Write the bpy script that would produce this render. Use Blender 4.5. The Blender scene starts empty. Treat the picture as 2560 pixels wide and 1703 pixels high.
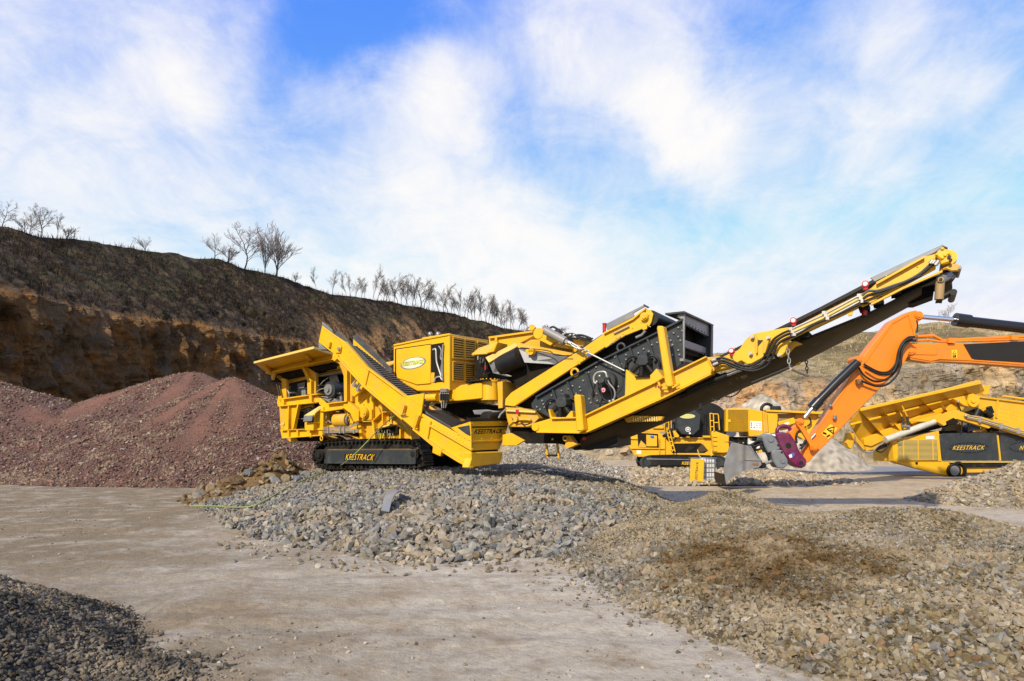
import bpy, bmesh, math, random
import numpy as np
from mathutils import Vector, noise, Matrix

# ------------------------------------------------------------------ camera, sky, sun, exposure
F_PX, HOR, CAMH = 1600.0, 1085.0, 2.2          # focal length in photo pixels, horizon row, eye height
W_PX, H_PX = 2560.0, 1703.0
sc = bpy.context.scene
COL = sc.collection
cam = bpy.data.cameras.new("camera")
cam.sensor_width = 36.0
cam.lens = 36.0 * F_PX / W_PX
cam.shift_y = (HOR - H_PX / 2) / W_PX
cam.clip_start, cam.clip_end = 0.1, 3000
cam_ob = bpy.data.objects.new("camera", cam)
cam_ob.location = (0, 0, CAMH)
cam_ob.rotation_euler = (math.radians(90), 0, 0)
COL.objects.link(cam_ob)
sc.camera = cam_ob
sc.view_settings.view_transform = 'Standard'
sc.view_settings.look = 'None'
sc.view_settings.exposure = 0.14
sc.view_settings.gamma = 1.0

SUN = Vector((-0.42, -0.70, 0.58)).normalized()
SUN_EL = math.asin(SUN.z)
SUN_ROT = math.atan2(SUN.x, SUN.y)             # clockwise from +Y
sun = bpy.data.lights.new("sun", 'SUN')
sun.energy = 5.0
sun.angle = math.radians(1.2)
sun.color = (1.0, 0.89, 0.71)
sun_ob = bpy.data.objects.new("sun", sun)
sun_ob.rotation_euler = SUN.to_track_quat('Z', 'Y').to_euler()
sun_ob.location = (-30, -50, 60)
COL.objects.link(sun_ob)

world = bpy.data.worlds.new("World")
sc.world = world
world.use_nodes = True
def build_world():
    nt = world.node_tree; N = nt.nodes; L = nt.links
    N.clear()
    out = N.new('ShaderNodeOutputWorld'); bg = N.new('ShaderNodeBackground')
    L.new(bg.outputs[0], out.inputs[0])
    tc = N.new('ShaderNodeTexCoord')
    sky = N.new('ShaderNodeTexSky'); sky.sky_type = 'NISHITA'; sky.sun_disc = False
    sky.sun_elevation = SUN_EL; sky.sun_rotation = SUN_ROT
    sky.air_density = 1.0; sky.dust_density = 0.6; sky.ozone_density = 2.5
    def math_(op, a, b=None, c=None, clamp=False):
        n = N.new('ShaderNodeMath'); n.operation = op; n.use_clamp = clamp
        for i, v in enumerate((a, b, c)):
            if v is None: continue
            if isinstance(v, (int, float)): n.inputs[i].default_value = v
            else: L.new(v, n.inputs[i])
        return n.outputs[0]
    sep = N.new('ShaderNodeSeparateXYZ'); L.new(tc.outputs['Generated'], sep.inputs[0])
    den = math_('ADD', math_('MAXIMUM', sep.outputs[2], 0.0), 0.30)
    cu = math_('DIVIDE', sep.outputs[0], den); cv = math_('DIVIDE', sep.outputs[1], den)
    cmb = N.new('ShaderNodeCombineXYZ'); L.new(cu, cmb.inputs[0]); L.new(cv, cmb.inputs[1])
    def nz(scale3, scale, detail, rough, dist, off=(0, 0, 0), rot=0.0):
        mp = N.new('ShaderNodeMapping'); mp.inputs['Scale'].default_value = scale3
        mp.inputs['Location'].default_value = off; mp.inputs['Rotation'].default_value = (0, 0, rot)
        L.new(cmb.outputs[0], mp.inputs[0])
        n = N.new('ShaderNodeTexNoise'); L.new(mp.outputs[0], n.inputs[0])
        n.inputs['Scale'].default_value = scale; n.inputs['Detail'].default_value = detail
        n.inputs['Roughness'].default_value = rough; n.inputs['Distortion'].default_value = dist
        return n.outputs[0]
    # cirrus: a cloud sheet overhead, streaks drawn out along the wind, plus soft billows
    n1 = nz((2.6, 1.2, 1), 1.3, 10, 0.60, 0.9, (3.1, 1.7, 0), 0.35)
    n2 = nz((1.8, 1.8, 1), 3.0, 11, 0.66, 0.5, (8.3, 5.2, 0))
    n3 = nz((6.0, 1.8, 1), 1.6, 9, 0.62, 0.5, (1.3, 9.2, 0), -0.45)
    # where the cloud cover is thick (+) or open (-): direction, width, weight
    lobes = [(1660,235,80,.9),(1690,290,60,.6),(1560,130,150,.6),(1400,60,110,.45),(1500,190,90,.4),(1180,190,80,.6),(1150,270,60,.3),(420,130,80,.6),(330,50,70,.4),(560,195,90,.5),
             (90,200,110,.4),(30,90,90,.35),(250,290,120,.25),(850,250,80,.45),(760,240,50,.3),(780,350,120,.2),(1130,380,130,.4),(1010,300,90,.3),
             (1250,640,260,.7),(960,600,160,.25),(1450,580,160,.25),(1330,470,120,.25),(250,500,180,.25),(500,570,160,.25),(0,560,160,.2),(2010,640,120,.15),(1900,400,130,.35),(2050,330,100,.25),
             (2300,230,120,.35),(2200,110,110,.45),(2330,70,110,.4),(2480,240,80,.3),(1800,330,90,.3),(2350,640,160,.3),(1100,540,140,.1),
             (690,40,130,-.46),(800,90,110,-.4),(900,160,110,-.5),(960,40,110,-.5),(1910,70,110,-.6),(2050,160,60,-.2),(2550,110,70,-.6),(1400,215,90,-.45),
             (1470,330,110,-.6),(1340,330,100,-.4),(190,70,60,-.45),(1080,50,90,-.4),(640,230,70,-.35),(480,290,90,-.25),(1260,110,70,-.45),(1800,520,150,-.3),(2400,400,120,-.3),
             (1560,480,110,-.3),(2100,480,140,-.2),(2100,760,120,-.1),(1170,480,90,-.2),(720,480,140,-.2),(0,400,120,-.1),(1750,60,60,-.2),(2450,520,120,-.15)]
    def n3d(scale, detail, amp):
        n = N.new('ShaderNodeTexNoise'); n.inputs['Scale'].default_value = scale; n.inputs['Detail'].default_value = detail; n.inputs['Roughness'].default_value = 0.62
        L.new(tc.outputs['Generated'], n.inputs[0])
        v = N.new('ShaderNodeVectorMath'); v.operation = 'MULTIPLY_ADD'; L.new(n.outputs[1], v.inputs[0]); v.inputs[1].default_value = (amp,) * 3; v.inputs[2].default_value = (-amp / 2,) * 3
        return v.outputs[0]
    wv = N.new('ShaderNodeVectorMath'); wv.operation = 'ADD'; L.new(tc.outputs['Generated'], wv.inputs[0]); L.new(n3d(3.4, 9, 0.27), wv.inputs[1])
    wn = N.new('ShaderNodeVectorMath'); wn.operation = 'NORMALIZE'; L.new(wv.outputs[0], wn.inputs[0]); WD = wn.outputs[0]
    acc = None
    for (px, py, r, w) in lobes:
        d = Vector(((px - 1280) / F_PX, 1.0, (HOR - py) / F_PX)).normalized()
        ang = r / F_PX * d.y * 1.15
        dp = N.new('ShaderNodeVectorMath'); dp.operation = 'DOT_PRODUCT'
        L.new(WD, dp.inputs[0]); dp.inputs[1].default_value = d
        k = 1.0 / (ang * ang)
        e = math_('EXPONENT', math_('MULTIPLY_ADD', dp.outputs['Value'], k, -k))
        acc = math_('MULTIPLY', e, w) if acc is None else math_('MULTIPLY_ADD', e, w, acc)
    hz = math_('MULTIPLY', math_('EXPONENT', math_('MULTIPLY', sep.outputs[2], -3.6)), 0.60)
    dens = math_('ADD', math_('MULTIPLY_ADD', acc, 0.42, 0.27), hz)
    dens = math_('MULTIPLY_ADD', math_('SUBTRACT', n1, 0.5), 0.65, dens)
    dens = math_('MULTIPLY_ADD', math_('SUBTRACT', n2, 0.5), 1.0, dens)
    dens = math_('MULTIPLY_ADD', math_('SUBTRACT', n3, 0.5), 0.42, dens)
    mr = N.new('ShaderNodeMapRange'); mr.interpolation_type = 'SMOOTHSTEP'
    L.new(dens, mr.inputs[0]); mr.inputs[1].default_value = -0.12; mr.inputs[2].default_value = 1.15
    hs = N.new('ShaderNodeHueSaturation'); hs.inputs['Saturation'].default_value = 1.25
    L.new(sky.outputs[0], hs.inputs['Color'])
    sm = N.new('ShaderNodeVectorMath'); sm.operation = 'MULTIPLY'
    L.new(hs.outputs[0], sm.inputs[0]); sm.inputs[1].default_value = SKY_TINT
    mn = N.new('ShaderNodeVectorMath'); mn.operation = 'MINIMUM'; L.new(sm.outputs[0], mn.inputs[0]); mn.inputs[1].default_value = (6.4, 7.3, 9.9)
    mix = N.new('ShaderNodeMix'); mix.data_type = 'RGBA'
    L.new(mr.outputs[0], mix.inputs['Factor']); L.new(mn.outputs[0], mix.inputs[6])
    mix.inputs[7].default_value = (10.2, 10.0, 9.9, 1)
    L.new(mix.outputs[2], bg.inputs[0]); bg.inputs[1].default_value = 0.089
SKY_TINT = (2.6, 2.55, 4.5)
build_world()

# ------------------------------------------------------------------ helpers
def R(region, zw):
    """photo coordinates read off an enlarged crop"""
    x0, y0, s = region[0], region[1], (region[2] - region[0]) / zw
    def f(pts):
        if isinstance(pts[0], (int, float)): return (x0 + pts[0] * s, y0 + pts[1] * s)
        return [(x0 + p[0] * s, y0 + p[1] * s) for p in pts]
    return f
R0 = lambda p: p
R1 = R((600, 760, 1100, 1240), 1633); R2 = R((950, 760, 1450, 1240), 1633); R3 = R((1200, 700, 1800, 1160), 2045)
R4 = R((1700, 580, 2450, 1050), 2357); R5 = R((1500, 940, 2050, 1300), 2357); R6 = R((2000, 740, 2560, 1240), 1756)
R7 = R((600, 860, 900, 1120), 1809); R8 = R((850, 980, 1060, 1190), 1568); R9 = R((1240, 760, 1540, 960), 2352)
R10 = R((2250, 600, 2450, 780), 1742)

def ray(p): return Vector(((p[0] - 1280) / F_PX, 1.0, (HOR - p[1]) / F_PX))
EYE = Vector((0, 0, CAMH))

MATS = {}
def node_mat(name, color, rough=0.5, metal=0.0, var=0.12, vscale=2.0, bump=0.0, bscale=40, dirt=None, dirt_amt=0.0, dscale=1.3, attr=None, coat=0.0):
    if name in MATS: return MATS[name]
    m = bpy.data.materials.new(name); m.use_nodes = True
    nt = m.node_tree; N = nt.nodes; L = nt.links; b = N['Principled BSDF']
    b.inputs['Roughness'].default_value = rough; b.inputs['Metallic'].default_value = metal
    if max(color) < 0.05: b.inputs['Specular IOR Level'].default_value = 0.12 if 'interior' in name or 'underside' in name else 0.3
    if coat: b.inputs['Coat Weight'].default_value = coat; b.inputs['Coat Roughness'].default_value = 0.15
    tc = N.new('ShaderNodeTexCoord')
    n = N.new('ShaderNodeTexNoise'); n.inputs['Scale'].default_value = vscale; n.inputs['Detail'].default_value = 6
    L.new(tc.outputs['Object'], n.inputs[0])
    mr = N.new('ShaderNodeMapRange'); mr.inputs[1].default_value = 0.3; mr.inputs[2].default_value = 0.7
    mr.inputs[3].default_value = 1 - var; mr.inputs[4].default_value = 1 + var
    L.new(n.outputs[0], mr.inputs[0])
    vm = N.new('ShaderNodeVectorMath'); vm.operation = 'SCALE'
    if attr:
        at = N.new('ShaderNodeAttribute'); at.attribute_name = attr; L.new(at.outputs['Color'], vm.inputs[0])
    else: vm.inputs[0].default_value = color
    L.new(mr.outputs[0], vm.inputs['Scale'])
    col = vm.outputs[0]
    if dirt:
        n2 = N.new('ShaderNodeTexNoise'); n2.inputs['Scale'].default_value = dscale; n2.inputs['Detail'].default_value = 9
        n2.inputs['Roughness'].default_value = 0.68
        L.new(tc.outputs['Object'], n2.inputs[0])
        m2 = N.new('ShaderNodeMapRange'); m2.inputs[1].default_value = 0.5; m2.inputs[2].default_value = 0.72
        m2.inputs[4].default_value = dirt_amt; L.new(n2.outputs[0], m2.inputs[0])
        geo = N.new('ShaderNodeNewGeometry'); sp = N.new('ShaderNodeSeparateXYZ'); L.new(geo.outputs['Normal'], sp.inputs[0])
        ms = N.new('ShaderNodeMapRange'); ms.inputs[1].default_value = 0.45; ms.inputs[2].default_value = 0.95; ms.inputs[4].default_value = 0.75; L.new(sp.outputs[2], ms.inputs[0])
        mm = N.new('ShaderNodeMath'); mm.operation = 'MULTIPLY'; L.new(ms.outputs[0], mm.inputs[0]); L.new(n2.outputs[0], mm.inputs[1])
        ma = N.new('ShaderNodeMath'); ma.operation = 'ADD'; ma.use_clamp = True; L.new(mm.outputs[0], ma.inputs[0]); L.new(m2.outputs[0], ma.inputs[1])
        m2 = ma
        mx = N.new('ShaderNodeMix'); mx.data_type = 'RGBA'
        L.new(m2.outputs[0], mx.inputs['Factor']); L.new(col, mx.inputs[6]); mx.inputs[7].default_value = (*dirt, 1)
        col = mx.outputs[2]
        rr = N.new('ShaderNodeMapRange'); rr.inputs[3].default_value = rough; rr.inputs[4].default_value = min(1, rough + 0.4)
        L.new(m2.outputs[0], rr.inputs[0]); L.new(rr.outputs[0], b.inputs['Roughness'])
    L.new(col, b.inputs['Base Color'])
    if bump:
        n3 = N.new('ShaderNodeTexNoise'); n3.inputs['Scale'].default_value = bscale; n3.inputs['Detail'].default_value = 5
        L.new(tc.outputs['Object'], n3.inputs[0])
        bp = N.new('ShaderNodeBump'); bp.inputs['Strength'].default_value = bump; bp.inputs['Distance'].default_value = 0.02
        L.new(n3.outputs[0], bp.inputs['Height']); L.new(bp.outputs[0], b.inputs['Normal'])
    MATS[name] = m
    return m
DUST = (0.36, 0.30, 0.20)
YEL = node_mat("yellow_paint", (0.72, 0.395, 0.006), 0.42, 0, 0.07, 1.5, 0, dirt=(0.42, 0.28, 0.07), dirt_amt=0.45, dscale=2.0, coat=0.06)
YEL2 = node_mat("yellow_paint_dusty", (0.62, 0.335, 0.008), 0.5, 0, 0.10, 2.0, dirt=DUST, dirt_amt=0.5, dscale=2.2)
DGR = node_mat("dark_grey_paint", (0.030, 0.037, 0.043), 0.42, 0, 0.12, 2.5, dirt=(0.09, 0.084, 0.072), dirt_amt=0.5, dscale=1.7)
GRY = node_mat("grey_steel", (0.20, 0.205, 0.22), 0.45, 0.3, 0.12, 3, dirt=(0.33, 0.31, 0.27), dirt_amt=0.4)
BLK = node_mat("black_rubber", (0.009, 0.009, 0.010), 0.5, 0, 0.3, 3, dirt=(0.05, 0.047, 0.04), dirt_amt=0.4)
TRK = node_mat("track_steel", (0.015, 0.014, 0.013), 0.55, 0.3, 0.3, 6, dirt=(0.085, 0.07, 0.05), dirt_amt=0.5, dscale=3)
DRK = node_mat("machine_interior", (0.012, 0.010, 0.008), 0.75, 0, 0.4, 3, dirt=(0.04, 0.03, 0.016), dirt_amt=0.5, dscale=2)  # near-black, with the shade of machine insides put into the colour
BELT = node_mat("belt_rubber", (0.045, 0.047, 0.055), 0.6, 0, 0.2, 3, dirt=(0.20, 0.18, 0.15), dirt_amt=0.4)
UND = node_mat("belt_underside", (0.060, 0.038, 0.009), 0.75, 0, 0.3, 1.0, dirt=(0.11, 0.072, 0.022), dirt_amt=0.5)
SLV = node_mat("zinc_pipe", (0.40, 0.39, 0.37), 0.42, 0.6, 0.08, 8, dirt=(0.45, 0.42, 0.36), dirt_amt=0.4, dscale=5)
CHR = node_mat("chrome_rod", (0.75, 0.75, 0.76), 0.12, 1.0, 0.03)
ORG = node_mat("orange_paint", (0.76, 0.20, 0.003), 0.4, 0, 0.06, 1.2, dirt=(0.40, 0.17, 0.05), dirt_amt=0.4, coat=0.08)
PUR = node_mat("purple_paint", (0.12, 0.006, 0.055), 0.35, 0, 0.12, 3, dirt=(0.16, 0.10, 0.09), dirt_amt=0.4)
RED = node_mat("red_lens", (0.45, 0.02, 0.03), 0.25)
WHT = node_mat("white_label", (0.72, 0.72, 0.70), 0.5, 0, 0.04)
LIME = node_mat("yellow_green_print", (0.62, 0.66, 0.03), 0.4)
GLD = node_mat("golden_print", (0.85, 0.50, 0.02), 0.4)
INK = node_mat("black_print", (0.015, 0.013, 0.012), 0.5)
BLU = node_mat("blue_print", (0.03, 0.12, 0.45), 0.5)
CREAM = node_mat("pale_yellow_paint", (0.64, 0.48, 0.15), 0.45, 0, 0.05)
FADE = node_mat("gold_emblem", (0.52, 0.50, 0.20), 0.4, 0, 0.05)
TANK = node_mat("tank_plastic", (0.62, 0.64, 0.64), 0.4, 0, 0.08)
HOSE = node_mat("green_hose", (0.20, 0.27, 0.08), 0.5, 0, 0.15, 5)
PNK = node_mat("pink_print", (0.75, 0.28, 0.33), 0.5)

class MB:
    """collects geometry for one mesh"""
    def __init__(s): s.v = []; s.f = []; s.m = []; s.sm = []; s.starts = []
    def mark(s): s.starts.append((len(s.v), len(s.f)))
    def add(s, vs, fs, mi=0, smooth=False):
        o = len(s.v); s.v += [Vector(v) for v in vs]
        for f in fs: s.f.append([i + o for i in f]); s.m.append(mi); s.sm.append(smooth)
        return s
    def prism(s, pts, vec, mi=0, pts2=None):
        s.mark(); n = len(pts); p2 = pts2 or [Vector(p) + vec for p in pts]
        s.add(list(pts) + list(p2), [list(range(n)), list(range(2 * n - 1, n - 1, -1))] + [[i, (i + 1) % n, (i + 1) % n + n, i + n] for i in range(n)], mi)
        return s
    def tube(s, pts, r, n=8, mi=0, caps=True, r2=None):
        s.mark(); pts = [Vector(p) for p in pts]; rings = []
        up = None
        for i, p in enumerate(pts):
            d = (pts[min(i + 1, len(pts) - 1)] - pts[max(i - 1, 0)])
            if d.length < 1e-6: d = Vector((0, 0, 1))
            d.normalize()
            if up is None:
                up = Vector((0, 0, 1)) if abs(d.z) < 0.9 else Vector((1, 0, 0))
            a = d.cross(up).normalized(); up = a.cross(d).normalized()
            rr = r if r2 is None else r + (r2 - r) * i / max(1, len(pts) - 1)
            rings.append([p + (a * math.cos(2 * math.pi * k / n) + up * math.sin(2 * math.pi * k / n)) * rr for k in range(n)])
        vs = [v for rg in rings for v in rg]
        fs = [[i * n + k, i * n + (k + 1) % n, (i + 1) * n + (k + 1) % n, (i + 1) * n + k] for i in range(len(pts) - 1) for k in range(n)]
        s.add(vs, fs, mi, n > 5)
        if caps: s.add(rings[0], [list(range(n))], mi); s.add(rings[-1], [list(range(n))], mi)
        return s
    def box(s, c, ax, ay, az, mi=0):
        s.mark(); c = Vector(c)
        vs = [c + ax * i + ay * j + az * k for i in (-1, 1) for j in (-1, 1) for k in (-1, 1)]
        s.add(vs, [[0, 1, 3, 2], [4, 6, 7, 5], [0, 4, 5, 1], [2, 3, 7, 6], [0, 2, 6, 4], [1, 5, 7, 3]], mi)
        return s
    def dot(s, c, r, mi=0, n=None):
        s.mark(); c = Vector(c); t = (1 + 5 ** .5) / 2
        vs = [c + Vector(p).normalized() * r for p in [(-1, t, 0), (1, t, 0), (-1, -t, 0), (1, -t, 0), (0, -1, t), (0, 1, t), (0, -1, -t), (0, 1, -t), (t, 0, -1), (t, 0, 1), (-t, 0, -1), (-t, 0, 1)]]
        s.add(vs, [[0, 11, 5], [0, 5, 1], [0, 1, 7], [0, 7, 10], [0, 10, 11], [1, 5, 9], [5, 11, 4], [11, 10, 2], [10, 7, 6], [7, 1, 8], [3, 9, 4], [3, 4, 2], [3, 2, 6], [3, 6, 8], [3, 8, 9], [4, 9, 5], [2, 4, 11], [6, 2, 10], [8, 6, 7], [9, 8, 1]], mi, True)
        return s
    def pieces(s):
        out = []; st = s.starts + [(len(s.v), len(s.f))]
        for (v0, f0), (v1, f1) in zip(st[:-1], st[1:]):
            m = MB(); m.v = s.v[v0:v1]; m.f = [[i - v0 for i in f] for f in s.f[f0:f1]]; m.m = s.m[f0:f1]; m.sm = s.sm[f0:f1]; out.append(m)
        return out
    def build(s, name, mats, parent=None, root=None, bevel=0.0, label=None):
        if not isinstance(mats, (list, tuple)): mats = [mats]
        me = bpy.data.meshes.new(name)
        org = root.location if root is not None else Vector((0, 0, 0))
        if root is not None and root.type != 'EMPTY': org = Vector(root['org'])
        me.from_pydata([tuple(v - org) for v in s.v], [], s.f)
        bm = bmesh.new(); bm.from_mesh(me); bmesh.ops.recalc_face_normals(bm, faces=bm.faces); bm.to_mesh(me); bm.free()
        for m in mats: me.materials.append(m)
        me.polygons.foreach_set('material_index', s.m); me.polygons.foreach_set('use_smooth', s.sm)
        o = bpy.data.objects.new(name, me); COL.objects.link(o)
        if parent is not None: o.parent = parent
        if bevel:
            md = o.modifiers.new('edge', 'BEVEL'); md.width = bevel; md.segments = 1; md.limit_method = 'ANGLE'; md.angle_limit = math.radians(50)
        if label: o['label'] = label
        return o

def thing(name, label, cat, loc, group=None):
    o = bpy.data.objects.new(name, None); COL.objects.link(o); o.location = loc
    o.empty_display_size = 0.3
    tag(o, label, cat, group); return o
def tag(o, label=None, cat=None, group=None, kind=None):
    if label: o['label'] = label
    if cat: o['category'] = cat
    if group: o['group'] = group
    if kind: o['kind'] = kind
    return o

SPLIT = {'bolts', 'frame_rib', 'pipe_clamp', 'hose_fitting', 'post_flange', 'spring_seat', 'wing_bracket', 'beam_flange', 'column_rib', 'wall_flange', 'fold_rib', 'stiffener', 'idler_bracket', 'ladder_rail', 'drum_flange', 'frame_flange', 'head_flange', 'port_plug', 'pipe_fitting', 'carrier_roller', 'bottom_roller', 'hopper_rib', 'cabinet_step', 'valve_fitting', 'upper_flange', 'valve', 'pipe_bracket', 'post_bracket', 'chain_links', 'stay', 'door_seam', 'bucket_pivot', 'valve_block'}
class Frame:
    """a machine's own axes: ex along its length, ey away from the viewer, ez up; photo points are cast on to its planes"""
    def __init__(s, origin, yaw):
        s.o = Vector(origin); y = math.radians(yaw)
        s.ex = Vector((math.cos(y), -math.sin(y), 0)); s.ey = Vector((math.sin(y), math.cos(y), 0)); s.ez = Vector((0, 0, 1))
    def side(s, p, c=0.0):                       # on the plane  ey = c
        d = ray(p); t = ((s.o + s.ey * c) - EYE).dot(s.ey) / d.dot(s.ey); return EYE + d * t
    def end(s, p, x):                            # on the plane  ex = x
        d = ray(p); t = ((s.o + s.ex * x) - EYE).dot(s.ex) / d.dot(s.ex); return EYE + d * t
    def xof(s, P): return (P - s.o).dot(s.ex)
    def yof(s, P): return (P - s.o).dot(s.ey)
    def pts(s, pl, c=0.0):
        out = []
        for q in pl: out.append(s.side(q[:2], q[2] if len(q) > 2 else c))
        return out

class Machine:
    def __init__(s, frame, root): s.f = frame; s.root = root
    def B(s): return MB()
    def put(s, mb, name, mats, parent=None, bevel=0.0, label=None):
        if name in SPLIT and len(mb.starts) > 1:
            for m in mb.pieces(): o = m.build(name, mats, parent or s.root, s.root, bevel, label)
            return o
        return mb.build(name, mats, parent or s.root, s.root, bevel, label)
    def plate(s, name, reg, pl, c, th, mat=None, parent=None, bevel=0.012, bolts=None, label=None, cs=None):
        """outline on the side plane at depth c, given real thickness th"""
        P = [s.f.side(reg(p), (cs[i] if cs else c)) for i, p in enumerate(pl)]
        mb = MB().prism(P, s.f.ey * th)
        if bolts:
            for b in bolts: mb.dot(s.f.side(reg(b), c) , 0.022 if len(b) < 3 else b[2])
        return s.put(mb, name, mat or YEL, parent, bevel, label)
    def eplate(s, name, reg, pl, x, th, mat=None, parent=None, bevel=0.01, label=None):
        P = [s.f.end(reg(p), x) for p in pl]
        return s.put(MB().prism(P, -s.f.ex * th), name, mat or YEL, parent, bevel, label)
    def disc(s, name, reg, p, rz, c, th, mat=None, parent=None, n=24, mb=None, mi=0, scale=None):
        """round part, axis across the machine; rz radius in crop pixels"""
        C = s.f.side(reg(p), c); E = s.f.side(reg((p[0], p[1] + rz)), c); r = (E - C).length
        own = mb is None; mb = mb or MB(); mb.tube([C, C + s.f.ey * th], r, n, mi)
        return s.put(mb, name, mat or YEL, parent) if own else mb
    def line(s, name, reg, pl, c, r, mat, parent=None, n=8, smooth_n=0, label=None, mb=None, mi=0):
        P = [s.f.side(reg(p), p[2] if len(p) > 2 else c) for p in pl]
        if smooth_n: P = spline(P, smooth_n)
        own = mb is None; mb = mb or MB(); mb.tube(P, r, n, mi)
        return s.put(mb, name, mat, parent, label=label) if own else mb

def spline(P, k=6):
    out = []
    Q = [P[0]] + list(P) + [P[-1]]
    for i in range(1, len(Q) - 2):
        a, b, c, d = Q[i - 1], Q[i], Q[i + 1], Q[i + 2]
        for j in range(k):
            t = j / k
            out.append(0.5 * ((2 * b) + (c - a) * t + (2 * a - 5 * b + 4 * c - d) * t * t + (3 * b - a - 3 * c + d) * t ** 3))
    out.append(P[-1]); return out

def lettering(name, s, BL, BR, TR, TL, mat, parent, root, bold=0.03, shear=0.0, out=None, lift=0.006):
    """raised letters filling the quad given by its four corners"""
    cu = bpy.data.curves.new(name, 'FONT'); cu.body = s; cu.offset = bold; cu.shear = shear; cu.resolution_u = 2; cu.space_character = 1.12
    to = bpy.data.objects.new(name, cu); COL.objects.link(to)
    dg = bpy.context.evaluated_depsgraph_get(); dg.update()
    me = bpy.data.meshes.new_from_object(to.evaluated_get(dg))
    bpy.data.objects.remove(to); bpy.data.curves.remove(cu)
    co = np.array([v.co[:] for v in me.vertices]); mn, mx = co.min(0), co.max(0)
    BL, BR, TR, TL = map(Vector, (BL, BR, TR, TL))
    nrm = (BR - BL).cross(TL - BL).normalized()
    if out is not None and nrm.dot(out) < 0: nrm = -nrm
    org = root.location
    for v in me.vertices:
        u = (v.co.x - mn[0]) / (mx[0] - mn[0]); w = (v.co.y - mn[1]) / (mx[1] - mn[1])
        p = (BL * (1 - u) + BR * u) * (1 - w) + (TL * (1 - u) + TR * u) * w
        v.co = p + nrm * lift - org
    me.name = name; me.materials.append(mat)
    o = bpy.data.objects.new(name, me); COL.objects.link(o); o.parent = parent
    return o

def quad_uv(q, u, v):
    return (q[0] * (1 - u) + q[1] * u) * (1 - v) + (q[3] * (1 - u) + q[2] * u) * v
# ------------------------------------------------------------------ noise and height fields (world metres)
_rs = np.random.RandomState(11)
_T = _rs.rand(512, 512)
def vnoise(x, y, seed=0):
    x = np.asarray(x, float) + seed * 17.31; y = np.asarray(y, float) + seed * 7.77
    xi = np.floor(x).astype(int); yi = np.floor(y).astype(int); fx = x - xi; fy = y - yi
    fx = fx * fx * (3 - 2 * fx); fy = fy * fy * (3 - 2 * fy)
    g = lambda a, b: _T[a % 512, b % 512]
    return (g(xi, yi) * (1 - fx) + g(xi + 1, yi) * fx) * (1 - fy) + (g(xi, yi + 1) * (1 - fx) + g(xi + 1, yi + 1) * fx) * fy - 0.5
def fbm(x, y, seed=0, o=5, g=0.5):
    s = 0; a = 1.0; f = 1.0
    for i in range(o): s = s + a * vnoise(np.asarray(x) * f, np.asarray(y) * f, seed + i * 3); a *= g; f *= 2.03
    return s
def sdf(x, y, poly):
    """distance inside a closed outline (positive inside)"""
    x = np.asarray(x, float); y = np.asarray(y, float)
    d = np.full(x.shape, 1e9); ins = np.zeros(x.shape, bool); n = len(poly)
    for i in range(n):
        ax, ay = poly[i]; bx, by = poly[(i + 1) % n]
        ex, ey = bx - ax, by - ay
        t = np.clip(((x - ax) * ex + (y - ay) * ey) / (ex * ex + ey * ey), 0, 1)
        d = np.minimum(d, np.hypot(x - ax - t * ex, y - ay - t * ey))
        c = ((ay > y) != (by > y))
        with np.errstate(divide='ignore', invalid='ignore'):
            xx = ax + (y - ay) / (by - ay if by != ay else 1e-9) * ex
        ins ^= c & (x < xx)
    return np.where(ins, d, -d)
def gp(px, py, z=0.0):
    """where the ray through a photo point meets the level z"""
    Y = (CAMH - z) * F_PX / (py - HOR); return ((px - 1280) / F_PX * Y, Y)

def smax(a, b, k=0.15):
    h = np.clip(0.5 + 0.5 * (a - b) / k, 0, 1); return b * (1 - h) + a * h + k * h * (1 - h)

MID = [gp(*p) for p in [(590,1318),(640,1338),(700,1350),(800,1372),(880,1390),(980,1402),(1100,1404),(1200,1398),(1300,1393),(1400,1386),(1500,1366),(1600,1350),(1700,1330)]] + \
      [(5.2,16.6),(5.0,19.0),(5.0,23.0),(5.2,28.0),(3,32),(-6,33),(-11,30),(-11.5,24.0),(-9.5,19.5)]
def h_mid(x, y):
    d = sdf(x, y, MID) + 0.35 * fbm(x * 0.9, y * 0.9, 3, 3)
    h = 1.0 * (1 - np.exp(-np.maximum(d, 0) * 0.30)) * 1.12
    h = np.where(d < 0, d * 0.5, h)
    h += 0.16 * fbm(x * 0.7, y * 0.7, 5, 4) * np.clip(d, 0, 1)
    h += 0.28 * np.exp(-(((x - 3.3) / 1.0) ** 2 + ((y - 19.5) / 1.2) ** 2)) + 0.20 * np.exp(-(((x - 1.9) / .8) ** 2 + ((y - 21.5) / 1.2) ** 2))
    lim = 0.96 + 0.03 * fbm(x, y, 9, 3)                       # pressed flat under the machine
    pad = np.clip(1.3 - sdf(x, y, [(-10.5,31),(-10.5,23.4),(-6.2,22.6),(-1.2,18.6),(0.0,19.5),(-3,27)]) * -1.0, 0, 1)
    return h * (1 - pad) + np.minimum(h, lim) * pad
RIGHT = [gp(*p) for p in [(1400,1392),(1440,1420),(1500,1462),(1560,1500),(1640,1532),(1760,1580),(1860,1625),(1980,1660),(2100,1695)]] + \
        [(3.6,5.2),(6.0,3.9),(11,4.5),(15,9),(12.5,11.5),(9.5,13.6),(8.2,15.2),(6.4,17.6),(4.8,18.2),(3.2,17.0),(1.5,14)]
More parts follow.
